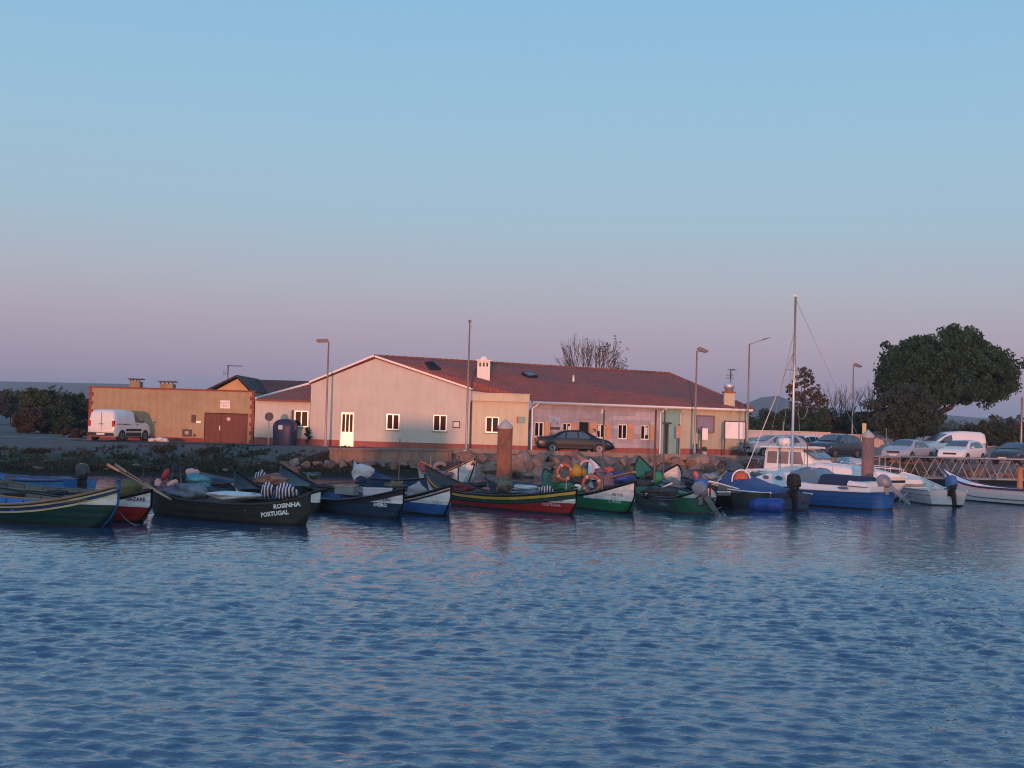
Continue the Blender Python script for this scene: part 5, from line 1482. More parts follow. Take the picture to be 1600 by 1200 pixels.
MB().tube([(0, .65, gz1), (-1.2, .65, gz1 - .05), (-1.25, .65, gz0 - .2)], .035, 6).build('end_rail', alw, gw)
MB().box((-1.5, -.8, gz0 - .3), (0.3, .8, gz0 - .06)).build('landing', deckw, gw)
for x in (-1.2, gl_ * .5, gl_ - .3): MB().tube([(x, 0, -1), (x, 0, gz0 - .06)], .12, 8).build('support', steelg, gw)
v = at(1594, 730, 62.0)
p = single('mooring_post', MB().tube([(0, 0, -1), (0, 0, v.z)], [.16, .14], 12), M('orange_post', (.45, .22, .13), .6, .2, 4, .2), 'short orange painted post beside the white boat at the right edge', 'post', (v.x, v.y, 0))

# stakes standing in the water
stk = M('grey_stake', (.12, .10, .09), .8, .2)
for px, y0, D, r, lab in ((625, 686, 53, .022, 'thin stake standing behind the white sail bag'), (944, 640, 55, .035, 'tall thin dark pole rising beside the second life ring'), (1025, 640, 57, .045, 'rusty pole in front of the corner downpipe'),
                          (1039, 640, 57.5, .035, 'thin dark pole in front of the teal wall'), (1131, 714, 58, .035, 'short stake left of the orange dome'), (717, 712, 58, .04, 'short reddish stake in the boat with the tyre'),
                          (855, 735, 52, .02, 'thin stake at the prow of the bright green boat'), (1262, 690, 60, .02, 'slim white rod above the wheelhouse of the cruiser')):
    v = at(px, y0, D)
    single('pole', MB().tube([(0, 0, -.8), (.0, 0, v.z)], [r * 1.1, r], 6), stk, lab, 'pole', (v.x, v.y, 0), group='poles among the boats')

# ---------------------------------------------------------------- gear lying in the boats
netb = M('blue_grey_net', (.13, .17, .22), .95, .5, 14, 1.0); netg = M('green_grey_net', (.10, .12, .10), .95, .5, 14, 1.0); netp = M('purple_net', (.16, .11, .15), .95, .5, 14, 1.0)
netr = M('brown_orange_net', (.28, .13, .09), .95, .5, 14, 1.0); netd = M('dark_net', (.04, .045, .055), .95, .5, 14, 1.0)
pale = M('pale_sheet', (.55, .58, .60), .7, .12, 3, .4); pinkf = M('pink_float', (.62, .32, .30), .6, .15, 5, .2); redf = M('red_float', (.40, .045, .04), .5, .12); tealt = M('teal_sheet', (.10, .28, .32), .7, .3, 6, .5)
yellf = M('yellow_oilskin', (.34, .21, .03), .6, .2, 6, .3); orang = M('faded_orange', (.34, .115, .075), .55, .15); bagw = M('white_sacking', (.52, .50, .52), .85, .15, 5, .5); blueh = M('blue_net', (.05, .07, .25), .95, .4, 12, 1.0)
seed = [0]
def heap(name, label, cat, px, py, D, w, h, mat, dep=None, rough=.3, n=18, m=12, group=None, freq=1.8, rz=0):
    """lumpy body centred where the photograph shows it; w, h in picture pixels"""
    seed[0] += 1
    v = at(px, py, D); k = D / FPX
    b = MB(); b.smooth = True; b.blob((0, 0, 0), (w * k / 2, (dep or w * k * .4), h * k / 2), seed[0], rough, n, m, freq)
    return single(name, b, mat, label, cat, v, rz, group)
NG = 'heaps of fishing net in the boats'
heap('net_heap', 'pale blue grey net heaped in the middle of the black lettered boat', 'fishing net', 300, 768, 39.3, 60, 26, netb, group=NG)
heap('net_heap', 'thin grey net bundled at the left end of the black lettered boat', 'fishing net', 262, 770, 39.8, 36, 26, netp, group=NG)
heap('sheet', 'teal sheet thrown over gear in the black lettered boat', 'sheet', 303, 752, 41.5, 46, 22, tealt, rough=.35)
heap('sheet', 'pale sheet lying flat along the black lettered boat', 'sheet', 368, 774, 39.0, 86, 13, pale, rough=.2)
heap('float', 'flesh pink slanting float at the left of the black lettered boat', 'float', 268, 757, 39.8, 24, 11, pinkf, .12, .06, rz=0).rotation_euler = (0, -.6, 0)
heap('float', 'flesh pink rounded float beside the slanting one', 'float', 247, 758, 40.2, 13, 20, pinkf, .14, .06)
heap('float', 'bright red float standing highest on the left net heap', 'float', 259, 741, 40.0, 9, 20, redf, .1, .06).rotation_euler = (0, .45, 0)
heap('net_heap', 'dark net and cork heap above the pink floats', 'fishing net', 277, 741, 41, 24, 28, netd, rough=.5, group=NG)
heap('bundle', 'rounded pink bundle behind the teal sheet', 'bundle', 299, 738, 43, 25, 13, pinkf, rough=.1)
strm = bpy.data.materials.new('navy_white_stripe'); strm.use_nodes = True
n, l = strm.node_tree.nodes, strm.node_tree.links; tc = n.new('ShaderNodeTexCoord'); wv = n.new('ShaderNodeTexWave'); wv.inputs['Scale'].default_value = 3.2; wv.inputs['Distortion'].default_value = 2.2; wv.inputs['Detail'].default_value = 1
l.new(tc.outputs['Object'], wv.inputs['Vector']); cr = n.new('ShaderNodeValToRGB'); l.new(wv.outputs['Fac'], cr.inputs['Fac']); ramp(cr, [(0, (.02, .025, .06)), (.55, (.03, .04, .09)), (.62, (.42, .42, .47)), (1, (.5, .5, .53))]); l.new(cr.outputs[0], n['Principled BSDF'].inputs['Base Color']); n['Principled BSDF'].inputs['Roughness'].default_value = .9
heap('bundle', 'upright navy and white striped bundle in the black lettered boat', 'bundle', 418, 767, 38.6, 21, 25, strm, .22, .15)
heap('bundle', 'wider navy and white striped bundle beside the upright one', 'bundle', 446, 769, 38.3, 34, 24, strm, .22, .2)
heap('net_heap', 'brown orange net heap behind the striped bundles', 'fishing net', 425, 751, 44.5, 50, 18, netr, rough=.4, group=NG)
heap('bundle', 'striped purple bundle left of the brown orange net heap', 'bundle', 407, 746, 44.8, 19, 20, strm, .22, .15)
heap('net_heap', 'tan net and rope by the tall black prow', 'fishing net', 458, 736, 49.5, 22, 17, netr, rough=.5, group=NG)
heap('tarpaulin', 'olive green cover with pale patches in the small red boat', 'cover', 198, 762, 38.6, 42, 26, M('olive_canvas', (.10, .11, .05), .8, .25, 5, .4), rough=.12)
heap('net_heap', 'grey translucent sack in the mid blue boat', 'fishing net', 652, 768, 44.0, 30, 28, M('grey_sack', (.25, .27, .30), .8, .2, 6, .4), rough=.25, group=NG)
heap('sail_bag', 'big white sail bag with a pointed top above the back row', 'sail bag', 566, 738, 57.0, 34, 25, bagw, .4, .28, freq=1.1)
heap('bundle', 'dark cover hanging below the white sail bag', 'bundle', 564, 752, 56.6, 18, 16, navyc, .25, .15)
b = MB(); b.tube([(0, 0, 0), (-.12, 0, .38)], [.16, .02], 8); v = at(557, 733, 57.0); single('sail_bag', b, bagw, 'pointed upper corner of sacking on top of the white sail bag', 'sail bag', v)
heap('net_heap', 'grey green net heap against the foot of the rusty pile', 'fishing net', 787, 757, 48.6, 29, 24, netg, rough=.3, group=NG)
heap('net_heap', 'dark red nets in the left end of the striped red boat', 'fishing net', 718, 764, 49.0, 44, 13, M('dark_red_net', (.13, .03, .035), .95, .4, 12, 1), rough=.35, group=NG)
heap('bundle', 'white and black bundle at the bow end of the striped red boat', 'bundle', 853, 766, 45.6, 22, 15, strm, .2, .2)
heap('net_heap', 'purple net heap right of the life rings', 'fishing net', 944, 755, 50.5, 32, 26, netp, rough=.4, group=NG)
heap('net_heap', 'grey net at the prow of the bright green boat', 'fishing net', 872, 749, 52.5, 30, 28, netg, rough=.35, group=NG)
heap('net_heap', 'deep blue net heap behind the bow of the bright green boat', 'fishing net', 970, 748, 55.5, 38, 18, blueh, rough=.35, group=NG)
heap('oilskin', 'yellow oilskin hung between the two life rings', 'oilskin', 901, 737, 51.5, 15, 22, yellf, .15, .2)
heap('oilskin', 'olive green oilskin beside the yellow one', 'oilskin', 911, 739, 51.7, 13, 17, M('olive_oilskin', (.20, .17, .04), .6, .2, 6, .3), .15, .2)
heap('bucket', 'white jug between the two life rings', 'jug', 902, 762, 49.5, 14, 11, white_p, .12, .2)
heap('bundle', 'red cloth bundle on the white prowed back row boat', 'bundle', 948, 736, 56.5, 26, 12, M('red_cloth', (.42, .08, .07), .8, .3, 6, .4), .2, .35)
heap('sheet', 'bright green cloth on the crescent boat', 'sheet', 1030, 747, 59.5, 18, 18, M('green_cloth', (.03, .24, .11), .7, .2, 6, .4), .2, .25)
heap('net_heap', 'dark heap with pale oars in the dark green boat', 'fishing net', 1030, 770, 50.5, 56, 16, netd, rough=.4, group=NG)
heap('float', 'red pink marker float in front of the boulders', 'float', 1087, 744, 60, 9, 15, M('red_pink', (.55, .12, .14), .5), .12, .05)
heap('sheet', 'grey blue crumpled sheet beside the red pink marker float', 'sheet', 1110, 745, 60, 26, 13, M('grey_blue_sheet', (.2, .24, .28), .7, .2), .3, .35)
heap('net_heap', 'dark blue net heap on the stern of the cabin cruiser', 'fishing net', 1178, 729, 63.0, 26, 18, netd, rough=.5, group=NG)
heap('float', 'coral pink float in the boat with the tyre', 'float', 684, 749, 60.5, 16, 9, M('coral', (.55, .13, .11), .5), .2, .08)
heap('float', 'coral pink float right of the other in the boat with the tyre', 'float', 699, 752, 60.5, 15, 9, M('coral', (.55, .13, .11), .5), .2, .08)
heap('net_heap', 'dark tangled gear above the boat with the tyre', 'fishing net', 709, 733, 61.5, 26, 22, netd, rough=.6, group=NG)
heap('bundle', 'pale grey bundle near the far tip of the grey boat', 'bundle', 822, 762, 55, 50, 8, pale, .2, .25)
b = MB(); b.blob((0, 0, 0), (.75, .4, .32), 9, .12, 14, 9); single('tender', b, M('clear_canopy', (.25, .33, .42), .3, .2), 'pale blue rounded spray hood on the quay side of the cabin cruiser', 'spray hood', at(1331, 724, 63.5))

def ring(label, px, py, D, rpx, mat, group='life rings hung among the nets', tilt=(PI / 2, 0, .3), k=.24, name='life_ring', cat='life ring'):
    v = at(px, py, D); r = rpx / FPX * D
    t = thing(name, label, cat, v, 0, group); t.rotation_euler = tilt
    MB().tube([(r * math.cos(a), r * math.sin(a), 0) for a in [2 * PI * q / 24 for q in range(24)]], r * k, 8, closed=True).build('ring', mat, t)
    if name == 'life_ring':
        for q in range(4):
            a = q * PI / 2 + .5; P = [(r * math.cos(a + d), r * math.sin(a + d), 0) for d in (-.14, 0, .14)]
            MB().tube(P, r * k * 1.08, 8).build('band', M('faded_band', (.55, .42, .36), .6), t)
    return t
ring('orange life ring upper left, beside the yellow oilskin', 882, 738, 51.8, 11.5, orang)
ring('orange life ring lower right, beside the purple net', 924, 757, 49.8, 13, orang, tilt=(PI / 2, 0, -.2))
ring('grey tyre hung in the boat behind the striped red one', 688, 735, 62.0, 11, M('grey_tyre', (.2, .19, .19), .8), None, (PI / 2, 0, .2), .3, 'tyre', 'tyre')
ring('pale pink hoop behind the yellow oilskin', 917, 732, 53.0, 12, M('pale_pink_hose', (.5, .35, .38), .6), None, (PI / 2, 0, -.5), .16, 'hose_coil', 'hose')

def box_thing(name, label, cat, px, py, D, w, h, d, mat, rz=0.0, group=None, lid=None):
    v = at(px, py, D); k = D / FPX; w *= k; h *= k
    r = thing(name, label, cat, v, rz, group)
    t = .03
    b = MB(); b.box((-w/2, -d/2, -h/2), (w/2, d/2, -h/2 + t)); b.box((-w/2, -d/2, -h/2 + t + .001), (-w/2 + t, d/2, h/2)); b.box((w/2 - t, -d/2, -h/2 + t + .001), (w/2, d/2, h/2))
    b.box((-w/2 + t, -d/2, -h/2 + t + .001), (w/2 - t, -d/2 + t, h/2)); b.box((-w/2 + t, d/2 - t, -h/2 + t + .001), (w/2 - t, d/2, h/2)); b.build('body', mat, r)
    b = MB(); b.box((-w/2 - .02, -d/2 - .02, h/2 + .001), (w/2 + .02, d/2 + .02, h/2 + .035)); b.build('lid', lid or mat, r)
    return r
box_thing('locker', 'red painted locker in the bright blue skiff', 'locker', 56, 756, 50.2, 46, 13, .8, red_in, .15)
box_thing('locker', 'grey lidded box left of the red locker', 'locker', 27, 748, 51, 30, 8, .7, grey_in, .1)
box_thing('cool_box', 'pale blue box with a round fitting in the navy boat', 'box', 590, 769, 43.8, 44, 10, .5, M('pale_blue_box', (.38, .45, .52), .6, .1), .1)
box_thing('crate', 'grey fish crate stacked in the middle of the navy boat', 'crate', 540, 766, 45.2, 30, 11, .5, M('grey_crate', (.2, .22, .23), .7, .2), -.1, 'fish crates in the boats')
box_thing('crate', 'brown wooden crate in the black lettered boat, beside the pale sheet', 'crate', 320, 774, 39.4, 12, 7, .4, netr, .3, 'fish crates in the boats')
box_thing('crate', 'dark crate at the right end of the pale sheet', 'crate', 362, 776, 38.8, 20, 6, .4, grey_in, .0, 'fish crates in the boats')
def oar(label, a, c, r=.028, mat=None, name='oar', cat='oar'):
    A, B_ = at(*a), at(*c)
    b = MB(); d = B_ - A
    b.tube([(0, 0, 0), d], [r, r * 1.1], 6); 
    bl = d.normalized(); b.tube([-bl * .4, (0, 0, 0)], [r * 2.2, r * 1.4], 6)
    return single(name, b, mat or M('pale_wood', (.38, .26, .18), .7, .2), label, cat, A, 0, 'oars and spars sticking out of the boats')
oar('upper weathered oar leaning out of the black lettered boat to the left', (197, 737, 38.5), (268, 781, 38.8))
oar('lower weathered oar leaning out of the black lettered boat to the left', (186, 736, 38.0), (262, 778, 38.3), .024)
oar('long dark spar lying from the tall black prow to the right', (500, 757, 50), (560, 752, 52.5), .03, stk)
oar('dark spar leaning past the pile over the grey boat', (800, 757, 54), (848, 750, 57), .03, stk)
oar('pale oar leaning across the low black boat', (1112, 757, 56), (1135, 737, 58), .03)
oar('pale oar with white blade in the dark green boat', (1016, 770, 50.5), (1050, 755, 52.5), .03, white_p)
oar('varnished plank end sticking up from the boat with the tyre', (733, 729, 60.5), (742, 722, 60.0), .07, brown_w)
oar('black prow spar behind the tyre boat', (722, 734, 62), (741, 718, 62), .05, stk)

heap('cover', 'black cover heap at the waterline right of the black outboard', 'cover', 1248, 785, 52.2, 28, 34, black_c, rough=.2, dep=.4)
for a in ((140, 769, 41.5, 40, 9, grey_in, 'grey folded net on the grey brown planked boat'), (90, 770, 41.8, 30, 7, netd, 'dark rope heap on the grey brown planked boat, left part'), (345, 757, 50.5, 30, 9, netd, 'dark net lump on the low teal boat, left part'),
          (376, 757, 50.8, 26, 7, pale, 'pale crumpled sheet on the low teal boat, right part'), (485, 743, 50.0, 30, 10, netg, 'grey green net lying beside the tall black prow'), (505, 763, 46.5, 40, 10, netd, 'dark net in the left half of the navy boat'),
          (620, 758, 47.5, 30, 12, netg, 'grey green net behind the bow of the navy boat'), (655, 756, 58.0, 30, 8, netd, 'dark gear on the back row boat left of the tyre'), (742, 758, 52.0, 36, 9, netd, 'dark net left of the rusty pile foot'),
          (828, 771, 47.0, 36, 9, netb, 'blue grey net in the striped red boat near its bow'), (762, 772, 48.0, 36, 8, netd, 'dark rope in the middle of the striped red boat'), (905, 752, 50.5, 26, 14, netd, 'dark net between the yellow oilskin and the white jug'),
          (888, 762, 49.5, 26, 12, green_in, 'green net bag at the left end of the bright green boat'), (935, 740, 53.5, 22, 14, netp, 'purple net above the second life ring'), (1003, 757, 54.0, 34, 12, netd, 'dark gear between the two green boats'),
          (1052, 758, 55.5, 34, 14, netb, 'blue grey net behind the small green boat'), (1078, 757, 56.5, 30, 12, netd, 'dark net left of the blue drum'), (1018, 742, 60.5, 20, 10, netd, 'dark net in the crescent boat'), (1136, 756, 58.0, 30, 10, netg, 'grey heap between the blue drum and the tarpaulin'),
          (1187, 742, 62.5, 26, 12, netb, 'blue grey cover at the stern of the cabin cruiser'), (690, 742, 61.0, 40, 10, netp, 'purple net under the tyre in the white bowed boat')):
    heap('net_heap', a[6], 'fishing net', a[0], a[1], a[2], a[3], a[4], a[5], rough=.45, group=NG, freq=2.4)
# hoops, ropes and thin sticks standing up out of the gear
rope_m = M('pale_rope', (.34, .31, .27), .9, .2)
for px, y0, y1, D, lean, lab in ((264, 728, 760, 40.6, .25, 'dark stick left of the cork heap in the black lettered boat'), (283, 724, 758, 40.8, -.1, 'dark stick right of the cork heap in the black lettered boat'), (222, 731, 770, 38.4, .02, 'thick dark post in the small red boat'),
                                 (671, 712, 745, 61.0, .05, 'pale stick left of the tyre'), (884, 742, 775, 48.8, .02, 'pale stick through the upper life ring'), (941, 745, 780, 48.5, -.04, 'thin stick at the purple net'), (1047, 770, 790, 49.5, .1, 'white stick at the stern of the dark green boat'),
                                 (705, 708, 742, 61.5, -.15, 'black stick above the tangled gear'), (1180, 716, 742, 63.0, .2, 'rod at the stern rail of the cabin cruiser')):
    A, Bq = at(px, y1, D), at(px, y0, D); b = MB(); b.tube([(0, 0, 0), (lean * (Bq.z - A.z), 0, Bq.z - A.z)], [.03, .022], 5)
    single('stick', b, stk if 'dark' in lab or 'black' in lab else rope_m, lab, 'stick', A, 0, 'sticks standing in the boats')
for k, (p0, p1, D0, D1, lab) in enumerate((((480, 742), (510, 757), 49, 47, 'sagging pale rope from the tall black prow'), ((1243, 636), (1262, 640), 58, 60, 'looped grey line hanging from the yacht shrouds'), ((187, 800), (236, 812), 34.9, 36.8, 'mooring rope between the green and red boats'))):
    A, Bq = at(*p0, D0), at(*p1, D1); b = MB(); d = Bq - A
    b.tube([d * (q / 8) - Vector((0, 0, (.25 if k != 1 else .5) * 4 * (q / 8) * (1 - q / 8))) for q in range(9)], .014, 4)
    single('rope', b, rope_m, lab, 'rope', A, 0, 'ropes between the boats')

# ---------------------------------------------------------------- vehicles
tyre_m = M('tyre_rubber', (.02, .02, .02), .85); rim_m = M('alloy_rim', (.22, .22, .24), .45, .05, metal=.5)
cglass = M('car_glass', (.05, .07, .09), .12, .2, .6, 0, spec=.9)
plast = M('bumper_plastic', (.03, .03, .033), .6); redl = M('red_lens', (.45, .02, .02), .2, .05, 2, 0, coat=.5); headl = M('headlamp', (.62, .62, .64), .12, .05, 2, 0, spec=1, coat=1)
platem = M('number_plate', (.6, .6, .58), .5, .05)
def paintm(name, c, rough=.28): return M(name, c, rough, .04, 1.5, .02, spec=.4, coat=.25, metal=.0)
SPEC = {
 'sedan': dict(L=4.75, W=1.8, top=[(0, .80), (.12, .96), (.95, 1.03), (1.75, 1.38), (2.5, 1.43), (2.95, 1.37), (3.75, .99), (4.4, .84), (4.66, .68), (4.75, .5)], glass=(1.05, 3.62), wheels=(.95, 3.85),
               sides=[((1.18, 1.75), (1.72, 1.78)), ((1.82, 1.85), (2.50, 2.48)), ((2.58, 2.56), (3.42, 2.98))], rear=((1.0, 1.06), (1.70, 1.36)), front=((3.68, 1.03), (3.02, 1.35))),
 'hatch': dict(L=4.2, W=1.78, top=[(0, .85), (.06, 1.0), (.25, 1.22), (.6, 1.43), (1.5, 1.49), (2.4, 1.44), (3.3, 1.02), (3.95, .88), (4.14, .7), (4.2, .5)], glass=(.2, 3.2), wheels=(.75, 3.42),
               sides=[((.62, .82), (1.15, 1.15)), ((1.22, 1.22), (2.02, 2.02)), ((2.1, 2.1), (3.0, 2.42))], rear=((.10, 1.04), (.56, 1.38)), front=((3.22, 1.07), (2.48, 1.41))),
 'suv': dict(L=4.4, W=1.84, top=[(0, .9), (.05, 1.1), (.3, 1.42), (.6, 1.58), (1.6, 1.64), (2.5, 1.58), (3.3, 1.14), (4.1, 1.0), (4.34, .8), (4.4, .55)], glass=(.3, 3.2), wheels=(.85, 3.55),
               sides=[((.58, .75), (1.15, 1.15)), ((1.22, 1.22), (2.05, 2.05)), ((2.13, 2.13), (3.05, 2.5))], rear=((.12, 1.18), (.5, 1.5)), front=((3.24, 1.19), (2.56, 1.54))),
 'van': dict(L=4.35, W=1.82, top=[(0, .8), (.02, 1.5), (.06, 1.74), (.3, 1.84), (1.4, 1.87), (2.3, 1.80), (2.9, 1.52), (3.45, 1.16), (4.0, 1.0), (4.25, .8), (4.35, .5)], glass=(2.1, 3.4), wheels=(.8, 3.5),
             sides=[((2.32, 2.36), (3.28, 2.80))], rear=None, front=((3.40, 1.21), (2.62, 1.66))),
}
def car(name, label, cat, loc, rz, kind, body_m, group='cars parked in the car park', rear_dark=True):
    sp = SPEC[kind]; L, W = sp['L'], sp['W']; hw = W / 2
    r = thing(name, label, cat, loc, rz, group)
    tx = [p[0] for p in sp['top']]; tz = [p[1] for p in sp['top']]
    tall = kind in ('van',)
    beltz = {'sedan': .93, 'hatch': .98, 'suv': 1.08, 'van': 1.14}[kind]
    g0, g1 = sp['glass'] if kind != 'van' else (0.0, 3.4)
    def zt(x): return float(np.interp(x, tx, tz))
    def belt(x): return min(beltz - .02 * x, zt(x) - .03)
    def wid(x): return hw * (1 - .10 * max(0, (x - L + .7) / .7) ** 2 - .07 * max(0, (.5 - x) / .5) ** 2)
    def wtop(x):
        rise = max(0, zt(x) - belt(x))
        return wid(x) * (.92 - (.20 if not tall else .12) * min(1, rise / .45))
    xs = sorted(set(tx + [i * L / 26 for i in range(27)]))
    V = []; F = []
    for x in xs:
        z0 = .24 + (.10 if x < .15 or x > L - .15 else 0); zb = belt(x); z1 = zt(x); w = wid(x); wt = wtop(x)
        row = [(x, w * .93, z0), (x, w * .985, z0 + .12), (x, w, (z0 + zb) / 2 + .05), (x, w * .975, zb), (x, wt + (w * .97 - wt) * .12, zb + (z1 - zb) * .86), (x, wt * .82, z1 - .005), (x, 0, z1 + .015)]
        V += [(a - L / 2, -b_, c) for a, b_, c in row] + [(a - L / 2, b_, c) for a, b_, c in reversed(row[:-1])]
    n = 13
    for i in range(len(xs) - 1):
        for k in range(n - 1):
            a = i * n + k; F.append((a, a + n, a + n + 1, a + 1))
        F.append((i * n, i * n + n - 1, i * n + 2 * n - 1, i * n + n))
    F += [tuple(range(n)), tuple(reversed(range(len(V) - n, len(V))))]
    b = MB(); b.mesh(V, F, smooth=True)
    body = b.build('body', body_m, r)
    # edge-aware smoothing
    for p in body.data.polygons:
        pass
    def side_y(x, z, out=.012):
        zb, z1, w, wt = belt(x), zt(x), wid(x), wtop(x)
        z_hi = zb + (z1 - zb) * .86; w_hi = wt + (w * .97 - wt) * .12
        q = min(1.1, max(0, (z - zb) / max(.01, z_hi - zb)))
        return w * .975 + (w_hi - w * .975) * q + out
    for sgn in (-1, 1):
        for (xb0, xt0), (xb1, xt1) in sp['sides']:
            zb = lambda x: belt(x) + .035
            ztp = lambda x: belt(x) + (zt(x) - belt(x)) * .80
            m_ = 4; V = []
            for k in range(m_ + 1):
                q = k / m_
                for xb_, zf in ((xb0 + (xb1 - xb0) * q, zb), (xt0 + (xt1 - xt0) * q, ztp)):
                    z = zf(xb_); V.append((xb_ - L / 2, sgn * side_y(xb_, z), z))
            bb = MB(); bb.mesh(V, [(2 * k, 2 * k + 2, 2 * k + 3, 2 * k + 1) for k in range(m_)], smooth=False); bb.build('side_window', cglass, r)
    for key, nm in (('rear', 'rear_window'), ('front', 'windscreen')):
        if not sp[key]: continue
        (xa, za), (xb, zb_) = sp[key]
        d = 1 if key == 'front' else -1
        wa, wb = side_y(xa, za, -.07), side_y(xb, zb_, -.06)
        nx_, nz_ = (za - zb_), (xb - xa)
        ln = math.hypot(nx_, nz_); nx_, nz_ = abs(nx_) / ln * d, abs(nz_) / ln
        o = .03
        P = []
        for (x, z, w) in ((xa, za, wa), (xb, zb_, wb)):
            z = max(z, zt(x) - .015)
            for y in (-w, -w * .5, 0, w * .5, w):
                P.append((x - L / 2 + nx_ * o, y, z + nz_ * o - .02 * abs(y / w) ** 2))
        bb = MB(); bb.mesh(P, [(k, k + 1, k + 6, k + 5) for k in range(4)], smooth=True); bb.build(nm, cglass, r)
    # wheels in dark arches
    for x in sp['wheels']:
        for sgn in (-1, 1):
            bb = MB(); bb.T = Matrix.Translation((x - L / 2, sgn * (hw - .035), .315)) @ Matrix.Rotation(PI / 2, 4, 'X'); bb.lathe([(0, -.035), (.365, -.035), (.365, .042), (0, .042)], 20, smooth=False); bb.build('wheel_arch', plast, r)
            bb = MB(); bb.T = Matrix.Translation((x - L / 2, sgn * (hw - .09), .315)) @ Matrix.Rotation(PI / 2, 4, 'X'); bb.lathe([(.19, -.10), (.30, -.11), (.315, -.06), (.315, .06), (.30, .11), (.19, .10)], 20); wh = bb.build('wheel', tyre_m, r)
            bb = MB(); bb.T = Matrix.Translation((x - L / 2, sgn * (hw + .005), .315)) @ Matrix.Rotation(-sgn * PI / 2, 4, 'X')
            bb.lathe([(0, -.05), (.05, .0), (.17, .01), (.195, .02), (.2, -.02)], 16)
            for q in range(5):
                a = q * 2 * PI / 5; bb.face([(.05 * math.cos(a - .5), .05 * math.sin(a - .5), .02), (.05 * math.cos(a + .5), .05 * math.sin(a + .5), .02), (.19 * math.cos(a + .15), .19 * math.sin(a + .15), .025), (.19 * math.cos(a - .15), .19 * math.sin(a - .15), .025)])
            bb.build('rim', rim_m, wh)
    # bumpers, lamps, plates, mirrors, handles, sill
    for d, x in ((-1, 0), (1, L)):
        w = wid(x) * .96
        b = MB(); b.box((x - L/2 - (.05 if d < 0 else -.0) , -w, .30), (x - L/2 + (.05 if d > 0 else 0), w, .5)); b.build('bumper', body_m if kind != 'van' else plast, r)
        b = MB(); b.box((x - L/2 - (.062 if d < 0 else -.052), -.26, .36), (x - L/2 + (.062 if d > 0 else -.052), .26, .47)); b.build('number_plate', platem, r)
    for sgn in (-1, 1):
        zf = zt(L - .12) - .10
        b = MB(); x = L - .26
        b.mesh([(L - .05 - L/2 + .012, sgn * hw * .55, zf - .07), (L - .05 - L/2 + .01, sgn * hw * .80, zf - .06), (L - .30 - L/2, sgn * (wid(L - .3) + .012), zf - .02), (L - .42 - L/2, sgn * (wid(L - .42) + .012), zf + .06), (L - .16 - L/2 + .02, sgn * hw * .78, zf + .09), (L - .12 - L/2 + .02, sgn * hw * .55, zf + .07)], [(0, 1, 4, 5), (1, 2, 3, 4)], smooth=False)
        b.build('headlight', headl, r)
        if kind == 'van': z0, z1 = .86, 1.2
        elif kind in ('suv', 'hatch'): z0, z1 = .8, 1.02
        else: z0, z1 = .72, .88
        b = MB(); b.box((-.03 - L/2, sgn * hw * .93 - (.16 if sgn > 0 else .0) , z0), (.10 - L/2, sgn * hw * .93 + (.16 if sgn < 0 else 0.0) + sgn * .01, z1)); b.build('tail_light', redl, r)
        xm = sp['front'][0][0] - .35
        b = MB(); b.blob((xm - L/2, sgn * (hw + .09), beltz + .05), (.07, .10, .065), 3, .05, 8, 5); b.build('mirror', body_m if kind != 'van' else plast, r)
        b = MB(); b.box((.9 - L/2 + .35, sgn * (hw - .005) - .012, .3), (L/2 - 1.35, sgn * (hw - .005) + .012, .40 if kind != 'van' else .52)); b.build('sill_trim', plast, r)
        for xh in ((1.55, 2.5) if kind != 'van' else (1.0, 2.45)):
            b = MB(); b.box((xh - L/2, sgn * (hw - .0) - .012, beltz - .16), (xh + .18 - L/2, sgn * (hw) + .014, beltz - .125)); b.build('door_handle', plast if kind == 'van' else body_m, r)
    if kind == 'van':
        b = MB(); b.box((-.018 - L/2, -.006, .55), (-.001 - L/2, .006, 1.7)); b.build('door_gap', plast, r)
        for sgn in (-1,):
            b = MB(); b.box((.1 - L/2, sgn * (hw + .0) - .012, 1.0), (1.7 - L/2, sgn * hw + .008, 1.03)); b.build('slide_rail', plast, r)
            b = MB(); b.box((1.22 - L/2, sgn * hw - .02, .6), (3.0 - L/2, sgn * hw + .012, .74)); b.build('rub_strip', plast, r)
        b = MB(); b.box((-.03 - L/2, -.14, .98), (-.005 - L/2, .14, 1.02)); b.build('rear_handle', plast, r)
    else:
        b = MB(); b.box((L/2 + .0, -.42, .55), (L/2 + .03, .42, .66)); b.build('grille', plast, r)
        for y0, nm in (((hw + .0), 'x'),):
            for xg in (2.0,): pass
    return r
whp = paintm('white_car_paint', (.66, .66, .66)); blkp = paintm('black_car_paint', (.006, .009, .016), .35); silp = paintm('silver_car_paint', (.30, .33, .38)); gryp = paintm('graphite_car_paint', (.028, .036, .055), .35)
RZ = ROAD + .012
def pos(px, D): v = at(px, 705, D); return (v.x, D, RZ)
car('parked_van', 'small white delivery van with black side trim parked in front of the ochre store', 'van', pos(187, 77.1), R(77), 'van', whp, None)
car('parked_car', 'black saloon parked side-on in front of the boarded wing', 'car', (pos(896, 79.35)[0], 79.35, RZ), R(5), 'sedan', blkp, None)
car('parked_car', 'silver hatchback half hidden behind the right end of the hall notice board', 'car', pos(1209, 84.6), R(202), 'hatch', silp)
car('parked_car', 'dark car behind the silver hatchback near the cruiser', 'car', pos(1222, 92), R(215), 'hatch', blkp)
car('parked_car', 'white hatchback mostly hidden behind the roof of the cabin cruiser', 'car', pos(1250, 95), R(225), 'hatch', whp)
car('parked_car', 'dark graphite estate parked between the yacht mast and the mauve pile', 'car', pos(1304, 86.5), R(224), 'suv', gryp)
car('parked_car', 'silver blue saloon parked right of the mauve pile', 'car', pos(1420, 84.0), R(229), 'sedan', silp)
